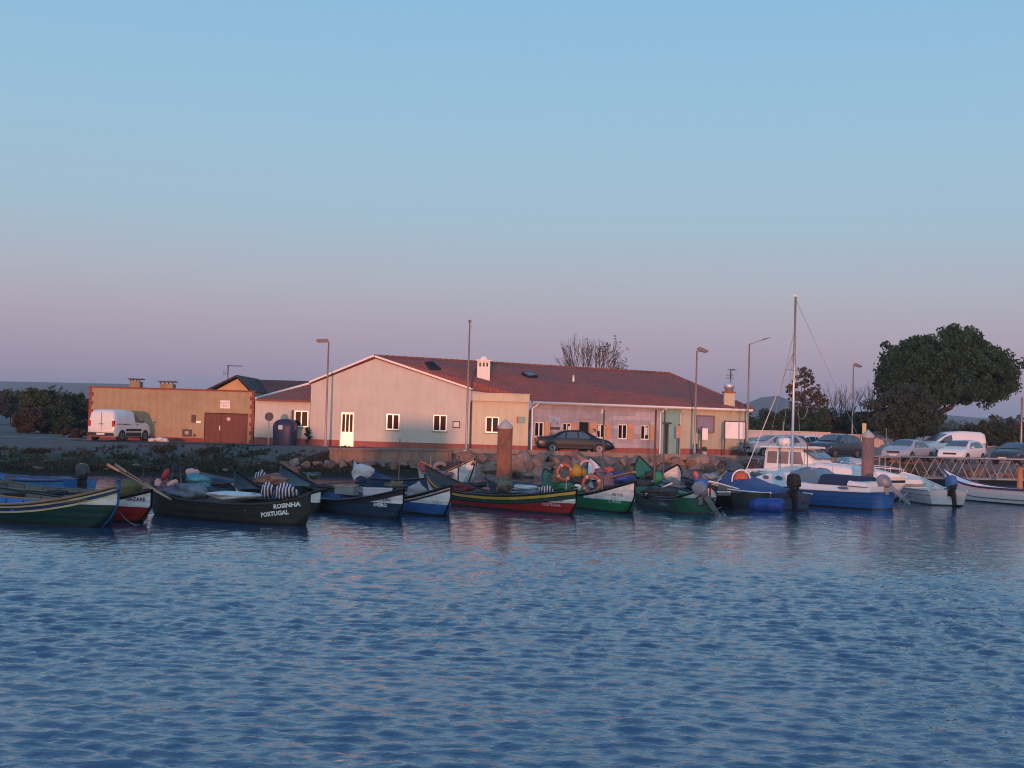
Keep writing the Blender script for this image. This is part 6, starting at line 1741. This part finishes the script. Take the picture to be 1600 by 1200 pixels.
car('parked_car', 'white compact car parked right of the silver blue saloon', 'car', pos(1503, 83.6), R(230), 'hatch', whp)
car('parked_car', 'dark saloon cut by the right edge behind the gangway', 'car', pos(1590, 84.2), R(226), 'sedan', gryp)
car('parked_van', 'white van seen side-on behind the saloon and compact car', 'van', pos(1481, 90.5), R(190), 'van', whp, None).scale = (1.12, 1.12, 1.12)
car('parked_car', 'dark tall car at the right edge beyond the saloon', 'car', pos(1618, 98), R(200), 'suv', gryp)

# ---------------------------------------------------------------- posts, signs, bin
galv = M('galvanised_post', (.36, .34, .34), .5, .1, 4, .1, metal=.4); lampm = M('lamp_housing', (.12, .12, .13), .5); 
def lamp(label, pb, yt, D, kind, group='street lamps along the quay'):
    base = at(pb[0], pb[1], D); z0 = max(ROAD, gz(base.x, D)) if D < 100 else 1.4
    px_t = pb[0] + (pb[1] - yt) * .0288
    h = at(px_t, yt, D).z - z0
    t = thing('street_lamp', label, 'street lamp', (base.x, D, z0), 0, group)
    b = MB(); b.tube([(0, 0, 0), (0, 0, .9), (0, 0, h)], [.085, .07, .045], 10); b.build('pole', galv, t)
    b = MB(); b.box((-.16, -.16, 0), (.16, .16, .03)); b.build('base_plate', galv, t)
    if kind == 'left':
        MB().box((-.12, -.1, h - .05), (.06, .1, h + .06)).build('bracket', galv, t)
        b = MB(); b.prism([(-.78, h - .02), (-.7, h + .1), (-.1, h + .14), (.0, h + .06), (0, h - .06), (-.66, h - .1)], -.16, .16); b.build('lamp_head', lampm, t)
    elif kind == 'right':
        MB().box((-.06, -.1, h - .05), (.12, .1, h + .06)).build('bracket', galv, t)
        b = MB(); b.prism([(.0, h + .12), (.18, h + .2), (.66, h + .0), (.7, h - .1), (.55, h - .16), (.0, h - .04)], -.16, .16); b.build('lamp_head', lampm, t)
    elif kind == 'arm':
        b = MB(); b.tube([(0, 0, h - .05), (.5, 0, h + .16), (.95, 0, h + .30)], .035, 6); b.build('arm', galv, t)
        b = MB(); b.prism([(.9, h + .25), (1.3, h + .40), (1.34, h + .46), (.9, h + .36)], -.12, .12); b.build('lamp_head', lampm, t)
    elif kind == 'mast':
        b = MB(); b.box((-.1, -.1, h), (.1, .1, h + .12)); b.build('camera_box', lampm, t)
        MB().tube([(0, 0, h - .3), (.14, 0, h - .25)], .02, 5).build('arm', galv, t)
    return t
lamp('street lamp left of the white gable door, head to the left', (508, 703), 533, 78.3, 'left')
lamp('tallest thin pole with small box on top, at the right foot of the gable', (728, 706), 503, 77.6, 'mast', None)
lamp('street lamp with blunt head in front of the cream end of the hall', (1085, 712), 547, 79.4, 'right')
lamp('street lamp with slanting arm just right of the hall', (1167, 713), 537, 84.0, 'arm')
lamp('street lamp with blunt head by the round dark tree', (1331, 700), 571, 104, 'right')
v = at(1596.5, 640, 90); single('post', MB().tube([(0, 0, 0), (0, 0, 4.6)], .07, 8), galv, 'thin grey post at the very right edge behind the gangway', 'post', (v.x, 90, ROAD))
v = at(1384.5, 690, 92); single('post', MB().tube([(0, 0, 0), (0, 0, 2.2)], .035, 6), galv, 'short thin post left of the twin trunks of the round dark tree', 'post', (v.x, 92, ROAD))
v = at(1349.5, 690, 94); t = thing('road_sign', 'small yellowish sign on a post left of the round dark tree', 'sign', (v.x, 94, ROAD), 0)
MB().tube([(0, 0, 0), (0, 0, 2.3)], .035, 6).build('post', galv, t); MB().box((-.14, -.06, 1.75), (.16, -.04, 2.5)).build('panel', M('yellow_sign', (.5, .42, .25), .5), t)
# back of a round road sign
v = at(420.5, 651, 76.2); t = thing('road_sign', 'back of a round road sign on a thin post left of the dark blue bin', 'sign', (v.x, 76.2, ROAD), .12)
zc = v.z - ROAD
MB().tube([(0, 0, -.1), (0, 0, zc + .24)], .03, 8).build('post', galv, t)
b = MB(); b.T = Matrix.Translation((0, .05, zc)) @ Matrix.Rotation(PI / 2, 4, 'X'); b.lathe([(0, 0), (.25, 0), (.26, .015), (.25, .02), (0, .02)], 24, smooth=False); b.build('disc', M('dark_sign_back', (.05, .055, .075), .6), t)
# recycling container
v = at(445, 697, 78.4); t = thing('recycling_bin', 'tall dark blue bottle bank with rounded top and white label beside the lean-to', 'recycling bin', (v.x, 78.4, ROAD - .02), -.15)
navyb = M('navy_fibreglass', (.022, .028, .075), .45, .12, 3, .1)
V = []; F = []
prof = [(.62, 0), (.66, .4), (.69, 1.05), (.68, 1.25), (.60, 1.42), (.42, 1.56), (.16, 1.63), (0, 1.64)]
n = 20
for rr, z in prof:
    for k in range(n):
        a = 2 * PI * k / n; e = .45
        cx_, sy_ = math.cos(a), math.sin(a)
        V.append((rr * math.copysign(abs(cx_) ** e, cx_), rr * .9 * math.copysign(abs(sy_) ** e, sy_), z))
for i in range(len(prof) - 1):
    for k in range(n): F.append((i * n + k, i * n + (k + 1) % n, (i + 1) * n + (k + 1) % n, (i + 1) * n + k))
b = MB(); b.mesh(V, F, smooth=True); b.build('body', navyb, t)
MB().box((-.24, -.625, .98), (.02, -.618, 1.24)).build('label', M('white_label', (.55, .55, .55), .5), t)
MB().tube([(-.06, 0, 1.62), (-.06, 0, 1.78), (.06, 0, 1.78), (.06, 0, 1.62)], .02, 6).build('lifting_eye', galv, t)
b = MB(); b.tube([(.66, -.2, 1.0), (.74, -.3, 1.15), (.66, -.36, 1.28)], .06, 8); b.build('slot_hood', M('grey_hood', (.15, .15, .18), .5), t)
# white sacks near the van, small plant, pots
for k, (px, py, w, h) in enumerate(((237, 691, 14, 7), (249, 690, 14, 9), (258, 691.5, 10, 7))):
    seed[0] += 1; v = at(px, py, 76.8); b = MB(); b.smooth = True; b.blob((0, 0, 0), (w / 52, .25, h / 52), seed[0], .25, 10, 7)
    single('sack', b, bagw, ['left low pale sack on the ground by the white van', 'middle and largest pale sack by the white van', 'right small pale sack by the white van'][k], 'sack', (v.x, v.y, ROAD + h / 52 * .8), group='pale sacks beside the van')

def person(name, label, loc, rz, hgt, top_m, leg_m):
    t = thing(name, label, 'person', loc, rz); k = hgt / 1.7
    J = {'pel': (0, 0, .92), 'ch': (0, .02, 1.28), 'nk': (0, .02, 1.44), 'hd': (0, 0, 1.58), 'ls': (-.19, .02, 1.38), 'rs': (.19, .02, 1.38), 'le': (-.26, .03, 1.12), 'lh': (-.22, -.14, .95),
         're': (.27, .04, 1.12), 'rh': (.26, -.06, .88), 'lk': (-.1, -.02, .5), 'lf': (-.11, .02, .08), 'lt': (-.11, -.16, .04), 'rk': (.1, -.04, .5), 'rf': (.12, .03, .08), 'rt': (.13, -.15, .04)}
    rad = dict(pel=.145, ch=.15, nk=.06, hd=.105, ls=.065, rs=.065, le=.045, lh=.035, re=.045, rh=.035, lk=.065, lf=.045, lt=.04, rk=.065, rf=.045, rt=.04)
    E = [('pel', 'ch'), ('ch', 'nk'), ('nk', 'hd'), ('ch', 'ls'), ('ls', 'le'), ('le', 'lh'), ('ch', 'rs'), ('rs', 're'), ('re', 'rh'), ('pel', 'lk'), ('lk', 'lf'), ('lf', 'lt'), ('pel', 'rk'), ('rk', 'rf'), ('rf', 'rt')]
    nm = list(J); me = bpy.data.meshes.new('body'); me.from_pydata([tuple(c * k for c in J[q]) for q in nm], [(nm.index(a), nm.index(c)) for a, c in E], [])
    o = bpy.data.objects.new('body', me); COL.objects.link(o); o.parent = t
    sk = o.modifiers.new('skin', 'SKIN'); 
    for i, q in enumerate(nm): me.skin_vertices[0].data[i].radius = (rad[q] * k, rad[q] * k * .85)
    me.skin_vertices[0].data[0].use_root = True
    o.modifiers.new('sub', 'SUBSURF').render_levels = 2
    me.materials.append(top_m)
    b = MB(); b.smooth = True; b.blob((0, .03 * k, 1.62 * k), (.115 * k, .125 * k, .13 * k), 1, .03, 12, 8); b.build('hair', M('dark_hair', (.02, .015, .012), .7), t)
    b = MB(); b.smooth = True; b.blob((0, -.055 * k, 1.585 * k), (.075 * k, .075 * k, .10 * k), 1, .02, 12, 8); b.build('face', M('skin_tone', (.45, .27, .2), .5), t)
    b = MB(); b.smooth = True
    for sx in (-1, 1): b.tube([(sx * .09 * k, 0, .93 * k), (sx * .1 * k, -.03 * k, .5 * k), (sx * .115 * k, .02 * k, .1 * k)], [.115 * k, .085 * k, .065 * k], 10)
    b.build('trousers', leg_m, t)
    return t
person('person', 'person in dark clothes with pale top standing by the open door of the boarded wing', (at(927, 700, 81.0).x, 80.75, RZ), R(-25), 1.5, M('pale_shirt', (.5, .38, .38), .8), M('dark_trousers', (.02, .02, .03), .8))

# notice boards in front of the right end of the hall
wpan = M('white_board', (.78, .76, .76), .5, .03, 2, .05); dpost = M('dark_red_post', (.10, .045, .045), .6)
PN = Plane(g0[0] + 11.0, 79.45 + 11.0 * math.tan(WANG) - 1.5, R(6))
def board(name, label, p0, p1, posts, D, mat, ang=0.0, strip_=None):
    a, c = at(p0[0], p0[1], D), at(p1[0], p1[1], D)
    t = thing(name, label, 'notice board', (a.x, D, ROAD), ang)
    w = (c.x - a.x) / math.cos(ang); z0, z1 = min(a.z, c.z) - ROAD, max(a.z, c.z) - ROAD
    MB().box((0, -.03, z0), (w, .03, z1)).build('panel', mat, t)
    for f in posts: MB().box((f * w - .05, .035, -.05), (f * w + .05, .12, z1 + .1)).build('post', dpost, t)
    if len(posts) > 1: MB().box((0, .04, z1 + .001), (w, .10, z1 + .07)).build('top_rail', dpost, t)
    if strip_: MB().box((w * strip_, -.036, z0 + .02), (w * strip_ + .1, -.031, z1 - .02)).build('joint_strip', M('blue_grey_strip', (.3, .34, .42), .5), t)
    return t
board('notice_board', 'large white board on dark posts at the right corner of the hall', (1133, 685), (1164, 660), (-.02, 1.02), 82.6, wpan, 0, .66)
board('notice_board', 'small white upright panel on one dark post under the mauve shuttered window', (1097, 687), (1106, 669.5), (-.12,), 80.8, wpan)
board('notice_board', 'beige panel on a leaning pale post in front of the teal wall', (1056, 684), (1065, 665), (.6,), 80.2, M('beige_panel', (.42, .27, .2), .7, .15))
# bicycle leaning by the large board
v = at(1161, 712, 83.4); t = thing('bicycle', 'dark bicycle propped behind the large white board', 'bicycle', (v.x, 83.4, ROAD), .2)
for x in (-.5, .5):
    MB().tube([(x + .32 * math.cos(a), 0, .33 + .32 * math.sin(a)) for a in [2 * PI * k / 18 for k in range(18)]], .02, 5, closed=True).build('wheel', rub, t)
b = MB()
for P in ([(-.5, 0, .33), (-.1, 0, .33), (.35, 0, .78), (.5, 0, .33)], [(-.5, 0, .33), (-.2, 0, .78), (.35, 0, .8)], [(-.2, 0, .85), (-.1, 0, .33)], [(.35, 0, .78), (.32, 0, .95)]): b.tube(P, .018, 5)
b.build('frame', M('bike_frame', (.05, .05, .07), .4), t)
MB().tube([(.32, -.22, .97), (.32, .22, .97)], .015, 5).build('handlebar', rub, t); MB().box((-.3, -.06, .86), (-.1, .06, .9)).build('saddle', rub, t)
for px, lab, mt, w, h in ((1087, 'dark upright tub beside the lamp in front of the cream wall', rub, .12, .5), (1101, 'pale flower tub below the small white panel', M('pale_tub', (.4, .38, .4), .7), .16, .32)):
    v = at(px, 706, 80.6); t = thing('plant_tub', lab, 'plant tub', (v.x, 80.6, ROAD), 0, None)
    MB().lathe([(w * .8, 0), (w, h), (w * .9, h), (w * .7, h - .04), (0, h - .04)], 12).build('tub', mt, t)
    b = MB(); b.blob((0, 0, h + .12), (w * 1.1, w, .16), 5, .5, 8, 6); b.build('plant', M('tub_plant', (.05, .07, .03), .9, .4), t)

# ---------------------------------------------------------------- boundary wall of the car park
bw = M('lime_washed_wall', (.55, .50, .50), .9, .08, 2, .2, streak=.25)
def bwall(label, a, c, top, thick=.25, mat=bw, plinth=True):
    d = Vector((c[0] - a[0], c[1] - a[1])); L = d.length
    t = thing('boundary_wall', label, 'wall', (a[0], a[1], ROAD), math.atan2(d.y, d.x))
    x = 0
    MB().box((0, 0, -.2), (L, thick, top)).build('masonry', mat, t)
    while x < L:
        MB().box((x + .01, -.06, top + .001), (min(L, x + 2.4) - .01, thick + .06, top + .07)).build('coping_stone', mat, t); 
        MB().box((x - .12, -.08, -.1), (x + .12, -.002, top - .01)).build('pier', mat, t); x += 2.4
    return t
A_, B_ = at(1160, 690, 97), at(1297, 690, 101); bwall('long pale wall behind the dark car, left higher stretch', (A_.x, 97), (B_.x, 101), 1.72)
A_, B_ = at(1297.5, 690, 101), at(1475, 690, 106); bwall('long pale wall continuing lower behind the saloon and the white van', (A_.x, 101.2), (B_.x, 106), 1.62)
A_, B_ = at(1530, 690, 104), at(1680, 690, 106); bwall('low pinkish wall behind the cars at the right edge', (A_.x, 104), (B_.x, 106), .95, mat=M('pinkish_wall', (.38, .30, .28), .9, .12, 2, .2))

# ---------------------------------------------------------------- vegetation
def leafm(name, c1, c2, c3, sc=.55):
    m = bpy.data.materials.new(name); m.use_nodes = True
    n, l = m.node_tree.nodes, m.node_tree.links; b = n['Principled BSDF']; b.inputs['Roughness'].default_value = .75; b.inputs['Specular IOR Level'].default_value = .3
    tc = n.new('ShaderNodeTexCoord'); ns = n.new('ShaderNodeTexNoise'); ns.inputs['Scale'].default_value = sc; ns.inputs['Detail'].default_value = 5; ns.inputs['Roughness'].default_value = .75
    l.new(tc.outputs['Object'], ns.inputs['Vector']); cr = n.new('ShaderNodeValToRGB'); l.new(ns.outputs['Fac'], cr.inputs['Fac']); ramp(cr, [(.36, c1), (.5, c2), (.64, c3)]); l.new(cr.outputs[0], b.inputs['Base Color'])
    return m
nr = np.random.RandomState(11)
def leaves(name, C, Rr, n, size, mat, parent=None, kind=None, up=0.0, aspect=1.6):
    """C: clump centres (k,3), Rr: clump radii (k,), n leaves per clump"""
    C = np.asarray(C, float); Rr = np.asarray(Rr, float); k = len(C)
    P = nr.normal(size=(k, n, 3)); P /= np.linalg.norm(P, axis=2, keepdims=True) + 1e-9
    P *= (nr.rand(k, n, 1) ** .45) * Rr[:, None, None]; P[:, :, 2] *= .75
    P = (P + C[:, None, :]).reshape(-1, 3); m = len(P)
    a = nr.normal(size=(m, 3)); a[:, 2] += up; a /= np.linalg.norm(a, axis=1, keepdims=True)
    b = np.cross(a, nr.normal(size=(m, 3))); b /= np.linalg.norm(b, axis=1, keepdims=True) + 1e-9
    s = size * (.6 + .8 * nr.rand(m, 1))
    V = np.stack([P - a * s * aspect * .5, P + b * s * .4, P + a * s * aspect * .5, P - b * s * .4], 1).reshape(-1, 3).astype(np.float32)
    me = bpy.data.meshes.new(name); me.vertices.add(len(V)); me.vertices.foreach_set('co', V.ravel())
    me.loops.add(4 * m); me.loops.foreach_set('vertex_index', np.arange(4 * m, dtype=np.int32)); me.polygons.add(m); me.polygons.foreach_set('loop_start', np.arange(0, 4 * m, 4, dtype=np.int32))
    me.update(calc_edges=True); me.materials.append(mat)
    o = bpy.data.objects.new(name, me); COL.objects.link(o)
    if parent: o.parent = parent
    return tag(o, kind=kind)
bark = M('dark_bark', (.05, .038, .03), .9, .3, 6, .6); barkp = M('pale_bark', (.10, .08, .08), .9, .3, 6, .6)
def limbs(root, pts_sets, mat, name='branch'):
    for P, r0, r1 in pts_sets:
        n_ = len(P); MB().tube(P, [r0 + (r1 - r0) * i / (n_ - 1) for i in range(n_)], 6, caps=False).build(name, mat, root)
def tree(name, label, px, ytop, ybot, wpx, D, leaf_mat, nclump, nleaf, size, shape='round', trunk=.2, ground=None, cat='tree', clump=.16, yc=None, group=None, trunks=1, low=.0, barkm=bark, toff=0.0):
    k = D / FPX; v = at(px, ytop, D); vb = at(px, ybot, D)
    z0 = ground if ground is not None else ROAD - .1
    t = thing(name, label, cat, (v.x, D, z0), 0, group)
    rx = wpx * k / 2; zt_, zb_ = v.z - z0, max(.15, vb.z - z0); rz_ = (zt_ - zb_) / 2; zc_ = (zt_ + zb_) / 2
    C = []; Rr = []
    while len(C) < nclump:
        p = nr.normal(size=3); p /= np.linalg.norm(p); rr = nr.rand() ** (.33) * 1.0
        q = p * rr
        if shape == 'umbrella' and q[2] < -.55: continue
        if shape == 'poplar': q[0] *= (1 - .55 * max(0, q[2])); 
        wob = 1 + .22 * noise.noise(Vector(p) * 1.8 + Vector((px, 0, 0)))
        C.append((q[0] * rx * wob, q[1] * rx * .8 * wob, zc_ + q[2] * rz_ * wob)); Rr.append(clump * rx * (.6 + .9 * nr.rand()))
    Rr = np.minimum(Rr, rz_ * .6)
    leaves('crown', C, Rr, nleaf, size, leaf_mat, t)
    for j in range(trunks):
        ox = (j - (trunks - 1) / 2) * rx * .22 + toff
        P = [(ox, 0, 0), (ox * 1.1, .05, zb_ * .6), (ox * (1.8 if not toff else .6) + rx * .05, 0, zc_)]
        MB().tube(P, [trunk, trunk * .8, trunk * .4], 8).build('trunk', barkm, t)
    Ls = []
    for j in range(9):
        c = C[nr.randint(len(C))]
        if toff: c = (min(c[0], rx * .15), c[1], c[2])
        b0 = (toff, 0, zb_ * .8)
        Ls.append(([b0, (c[0] * .45, c[1] * .45, (zb_ * .8 + c[2]) / 2 + .1), c], trunk * .45, trunk * .1))
    limbs(t, Ls, barkm)
    return t
pine_m = leafm('pine_needles', (.010, .030, .014), (.018, .050, .020), (.030, .078, .030), .7); dark_m = leafm('dark_evergreen', (.009, .027, .016), (.015, .041, .020), (.025, .056, .028), .8)
olive_m = leafm('olive_scrub', (.016, .034, .016), (.025, .045, .022), (.042, .055, .032)); reed_m = leafm('dry_reed', (.035, .032, .022), (.055, .045, .03), (.03, .036, .022)); russet = leafm('russet_twigs', (.030, .026, .020), (.040, .032, .026), (.03, .030, .02))
tree('umbrella_pine', 'huge round-topped umbrella pine towering behind the parked cars', 1478, 516, 656, 216, 112, pine_m, 560, 120, .19, 'umbrella', .42, clump=.105, toff=-2.6)
tree('evergreen_tree', 'smaller rounded dark tree with two trunks in front of the big pine', 1411, 604, 686, 124, 99, leafm('grey_green_evergreen', (.016, .030, .024), (.026, .046, .034), (.042, .064, .046), .8), 190, 110, .16, 'round', .16, clump=.14, trunks=2)
tree('evergreen_tree', 'low dark tree under the right side of the big pine', 1455, 640, 696, 60, 108, dark_m, 60, 90, .16, clump=.2)
tree('poplar_tree', 'sparse feathery poplar behind the yacht mast', 1256, 572, 650, 58, 122, leafm('poplar_leaves', (.05, .045, .035), (.07, .06, .045), (.10, .07, .05)), 190, 14, .17, 'poplar', .12, clump=.10)
tree('poplar_tree', 'second thin feathery tree right of the poplar', 1282, 612, 652, 34, 120, leafm('poplar_leaves_b', (.05, .045, .035), (.07, .06, .045), (.10, .07, .05)), 70, 14, .16, 'poplar', .08, clump=.12)
for px, w, yt, lab in ((1190, 60, 641, 'dark hedge bush just right of the hall'), (1232, 54, 636, 'dark hedge bush left of the yacht mast'), (1268, 50, 640, 'dark hedge bush right of the yacht mast'), (1345, 40, 642, 'dark bush left of the rounded tree')):
    tree('hedge_bush', lab, px, yt, 694, w * 1.25, 114, dark_m, 60, 80, .2, 'round', .1, cat='bush', clump=.24, group='hedge bushes behind the pale wall')
tree('reed_clump', 'tall brown reed clump behind the pale wall', 1312, 645, 694, 84, 116, reed_m, 110, 60, .2, 'round', .05, cat='reeds', clump=.22)
for px, w, yt, D, lab in ((1528, 60, 664, 118, 'olive bush under the right side of the pine'), (1578, 60, 668, 116, 'olive bush at the right edge'), (1560, 46, 650, 135, 'russet bush beyond the olive ones'), (1496, 46, 672, 120, 'small olive bush above the white compact car'), (1610, 60, 655, 130, 'tall bush cut by the right edge')):
    tree('bush', lab, px, yt, 697, w * 1.3, D, olive_m if 'olive' in lab else russet, 46, 60, .2, 'round', .08, cat='bush', clump=.24, group='bushes beyond the car park')
# left side thicket
for px, w, yt, yb, D, mt, lab in ((68, 64, 607, 684, 97, olive_m, 'tall olive bush left of the ochre store'), (118, 56, 617, 684, 100, dark_m, 'dark green bush against the left end of the ochre store'), (18, 60, 613, 650, 165, dark_m, 'distant dark tree at the left edge'),
                                 (-20, 60, 616, 650, 160, russet, 'distant russet tree cut by the left edge'), (46, 40, 640, 684, 94, russet, 'low russet shrub left of the tall olive bush'), (92, 44, 636, 684, 96, dark_m, 'dark bush between the two taller ones')):
    tree('bush', lab, px, yt, yb, w * 1.15, D, mt, 110, 80, .17 * D / 97, 'round', .1, cat='bush', clump=.2, group='bushes left of the ochre store')
tree('shrub', 'low russet shrub along the foot of the ochre store wall left of the van', 118, 669, 686, 40, 82.5, russet, 30, 60, .10, cat='bush', trunk=.03, clump=.3)
tree('shrub', 'little dark conifer against the lean-to plinth', 481, 667, 697, 9, 79.1, dark_m, 16, 60, .06, 'poplar', .03, cat='bush', clump=.45)
tree('shrub', 'low brown shrub on the left bank below the path', 60, 706, 722, 44, 67, russet, 24, 50, .09, cat='bush', trunk=.03, clump=.3, ground=.9)
tree('shrub', 'low dark shrub on the bank in front of the ochre store', 252, 702, 716, 34, 70.5, olive_m, 20, 50, .09, cat='bush', trunk=.03, clump=.3, ground=.9)

# bare crown behind the roof
v = at(922, 526, 103); z0 = ROAD
t = thing('bare_tree', 'leafless tree with upswept branches showing above the long roof', 'tree', (v.x, 103, z0), 0)
top_z = v.z - z0; kk = 103 / FPX
MB().tube([(0, 0, 0), (.1, 0, 2.2), (0, 0, 3.6)], [.3, .24, .2], 8).build('trunk', barkp, t)
tips = []
br = MB()
def grow(bm_, p, d, ln, r, lvl):
    q = p + d * ln
    m_ = (p + q) / 2 + Vector((nr.normal() * .04, nr.normal() * .04, 0)) * ln
    bm_.tube([p, m_, q], [r, r * .8, r * .6], 5, caps=False)
    if lvl == 0: tips.append(tuple(q)); return
    for j in range(4):
        dd = (d + Vector((nr.normal() * .26, nr.normal() * .26, .14 + .1 * nr.rand()))).normalized()
        grow(bm_, p + (q - p) * (.55 + .45 * nr.rand()), dd, ln * (.62 + .2 * nr.rand()), r * .55, lvl - 1)
for j in range(9):
    a = -.85 + 1.7 * j / 8
    bb = MB(); d = Vector((math.sin(a) * .95, nr.normal() * .3, math.cos(a) * .9 + .15)).normalized()
    grow(bb, Vector((0, 0, 3.0 + .5 * nr.rand())), d, (top_z - 3.2) * .42 * (1 - .08 * abs(a)), .06, 3); bb.build('branch', barkp, t)
C = [c for c in tips if nr.rand() < (.35 if c[0] > .6 else .05)]
leaves('foliage', C, np.full(len(C), .12), 8, .07, russet, t)
# thin bare saplings beyond the wall
for k, px in enumerate((1296, 1308, 1326, 1350, 1362)):
    v = at(px, 612 + (k * 7) % 12, 124); bb = MB(); h = v.z - ROAD
    t = thing('bare_sapling', 'thin leafless sapling beyond the pale wall, %s of five from the left' % ['first', 'second', 'third', 'fourth', 'last'][k], 'tree', (v.x, 124, ROAD), 0, 'leafless saplings beyond the pale wall')
    tips = []; grow(bb, Vector((0, 0, 0)), Vector((.03, 0, 1)), h * .5, .07, 3); bb.build('branches', barkp, t)

# grass and weeds on the left bank: one uncountable cover
n = 26000
gx_ = nr.uniform(-44, -9.2, n); s_ = nr.uniform(0.3, 8.5, n)
gy_ = shore(gx_) + s_
H_, _, _ = ground_h(gx_, gy_)
keep = (nr.rand(n) < np.where(s_ < 2.6 + 1.1 * np.sin(gx_ * 1.1 + 1) + .7 * np.sin(gx_ * 2.7) , .95, np.where(np.sin(gx_ * .9 + s_ * 1.7) + np.sin(gx_ * 2.1 - s_) > 1.0, .45, .05))) & (gy_ < np.interp(gx_, [-44, -26, -25, -9], [100, 90, 74, 75.8])); gx_, gy_, H_ = gx_[keep], gy_[keep], H_[keep]
leaves('bank_grass', np.stack([gx_, gy_, H_ + .06], 1), np.full(len(gx_), .10), 3, .13, leafm('bank_grass_blades', (.020, .024, .016), (.032, .036, .022), (.065, .052, .038), .35), None, 'stuff', up=1.6, aspect=2.2)
bs_ = thing('bank_stones', 'pale and dark flat stones strewn in the mud of the left bank', 'stones', (-25, 64, 0))
for k in range(40):
    x = -42 + 31 * nr.rand(); s__ = .1 + 2.4 * nr.rand(); y = float(shore(x)) + s__
    o = bpy.data.objects.new('stone', SM[k % 12]); COL.objects.link(o); o.parent = bs_; o.location = (x + 25, y - 64, gz(x, y) + .04); sc = .14 + .2 * nr.rand(); o.scale = (sc * 1.4, sc, sc * .6); o.rotation_euler = (0, 0, nr.rand() * 6)
# distant fields' edge: tree line and hills
C = []
for k in range(900):
    px = nr.uniform(-300, 1900); D = nr.uniform(420, 700); v = at(px, 660, D)
    C.append((v.x, D, ROAD + nr.uniform(0, 1) ** 1.5 * 6.5))
leaves('far_woods', C, np.full(len(C), 5.0), 40, 1.6, dark_m, None, 'stuff')
hillm = M('far_hill', (.045, .06, .05), .95, .2, .002, 0)
def hills(name, pts, D, depth):
    b = MB(); b.smooth = True
    P = [at(px, y, D) for px, y in pts]
    for p, q in zip(P, P[1:]):
        b.mesh([(p.x, D - depth, -2), (q.x, D - depth, -2), (q.x, D - depth * .4, q.z * .7), (p.x, D - depth * .4, p.z * .7), (q.x, D, q.z), (p.x, D, p.z), (q.x * 1.2, D + depth, -2), (p.x * 1.2, D + depth, -2)], [(0, 1, 2, 3), (3, 2, 4, 5), (5, 4, 6, 7)])
    o = b.build(name, hillm); tag(o, kind='structure')
hills('hills', [(-700, 606), (-300, 596), (-100, 594), (60, 597), (200, 600), (400, 640), (600, 652)], 1700, 300)
hills('hills', [(1000, 668), (1100, 645), (1160, 632), (1190, 621), (1215, 618), (1240, 628), (1300, 638), (1380, 650), (1450, 646), (1520, 652), (1600, 658), (1800, 655), (2100, 660)], 1600, 300)

# ---------------------------------------------------------------- unseen block and scrub, added to cast shadows on the lit walls
def far_caster(px, py, s):
    a, z = PA.hit(px, py); x, y = back_at(a, 79.6, s); return x, y, ROAD + z + s * math.tan(R(SUN_EL))
def to_plane(px): return PA.hit(px, 690)[0]
s_ = 140
x, y, ztop = far_caster(657, 660, s_)
wsh = (PA.hit(706, 690)[0] - PA.hit(610, 690)[0]) * abs(SD.y)
t = thing('shadow_caster', 'unseen flat roofed block added as a shadow caster on the near dyke behind the photographer', 'shadow caster', (x, y, 1.3), math.atan2(-SD.x, SD.y) + PI)
t.rotation_euler = (0, 0, ang)
MB().box((-wsh / 2, -2, -.2), (wsh / 2, 2, ztop - 1.42)).build('wall', board_m, t)
MB().box((-wsh / 2 - .15, -2.2, ztop - 1.415), (wsh / 2 + .15, 2.2, ztop - 1.3)).build('roof', tile_dark, t)
for px, py, w in ((405, 668, 18), (432, 664, 26), (478, 676, 14)):
    x, y, zt2 = far_caster(px, py, s_ - 6)
    C = [(nr.normal() * w * .012, nr.normal() * .4, nr.uniform(0, zt2 - 1.3 - .3)) for _ in range(50)]
    t = thing('bush', 'scrub bush added as an unseen shadow caster on the near dyke, %s the others' % {405: 'left of', 432: 'between', 478: 'right of'}[px], 'bush', (x, y, 1.3), 0, 'shadow-casting scrub on the near dyke')
    leaves('crown', C, np.full(len(C), .42), 40, .2, olive_m, t); MB().tube([(0, 0, -.3), (0, 0, zt2 - 1.8)], [.12, .05], 6).build('trunk', bark, t)

# ---------------------------------------------------------------- evening haze
hm = bpy.data.materials.new('evening_haze'); hm.use_nodes = True
n, l = hm.node_tree.nodes, hm.node_tree.links
n.remove(n['Principled BSDF']); pv = n.new('ShaderNodeVolumePrincipled'); pv.inputs['Color'].default_value = (.78, .84, .95, 1); pv.inputs['Density'].default_value = 0.00034; pv.inputs['Anisotropy'].default_value = 0.2
l.new(pv.outputs[0], n['Material Output'].inputs['Volume'])
hb = MB(); hb.box((-2360, -260, -3.2), (2360, 2460, 56)); o = hb.build('haze', hm); tag(o, kind='stuff')
print('OBJECTS TOTAL', len(bpy.data.objects))
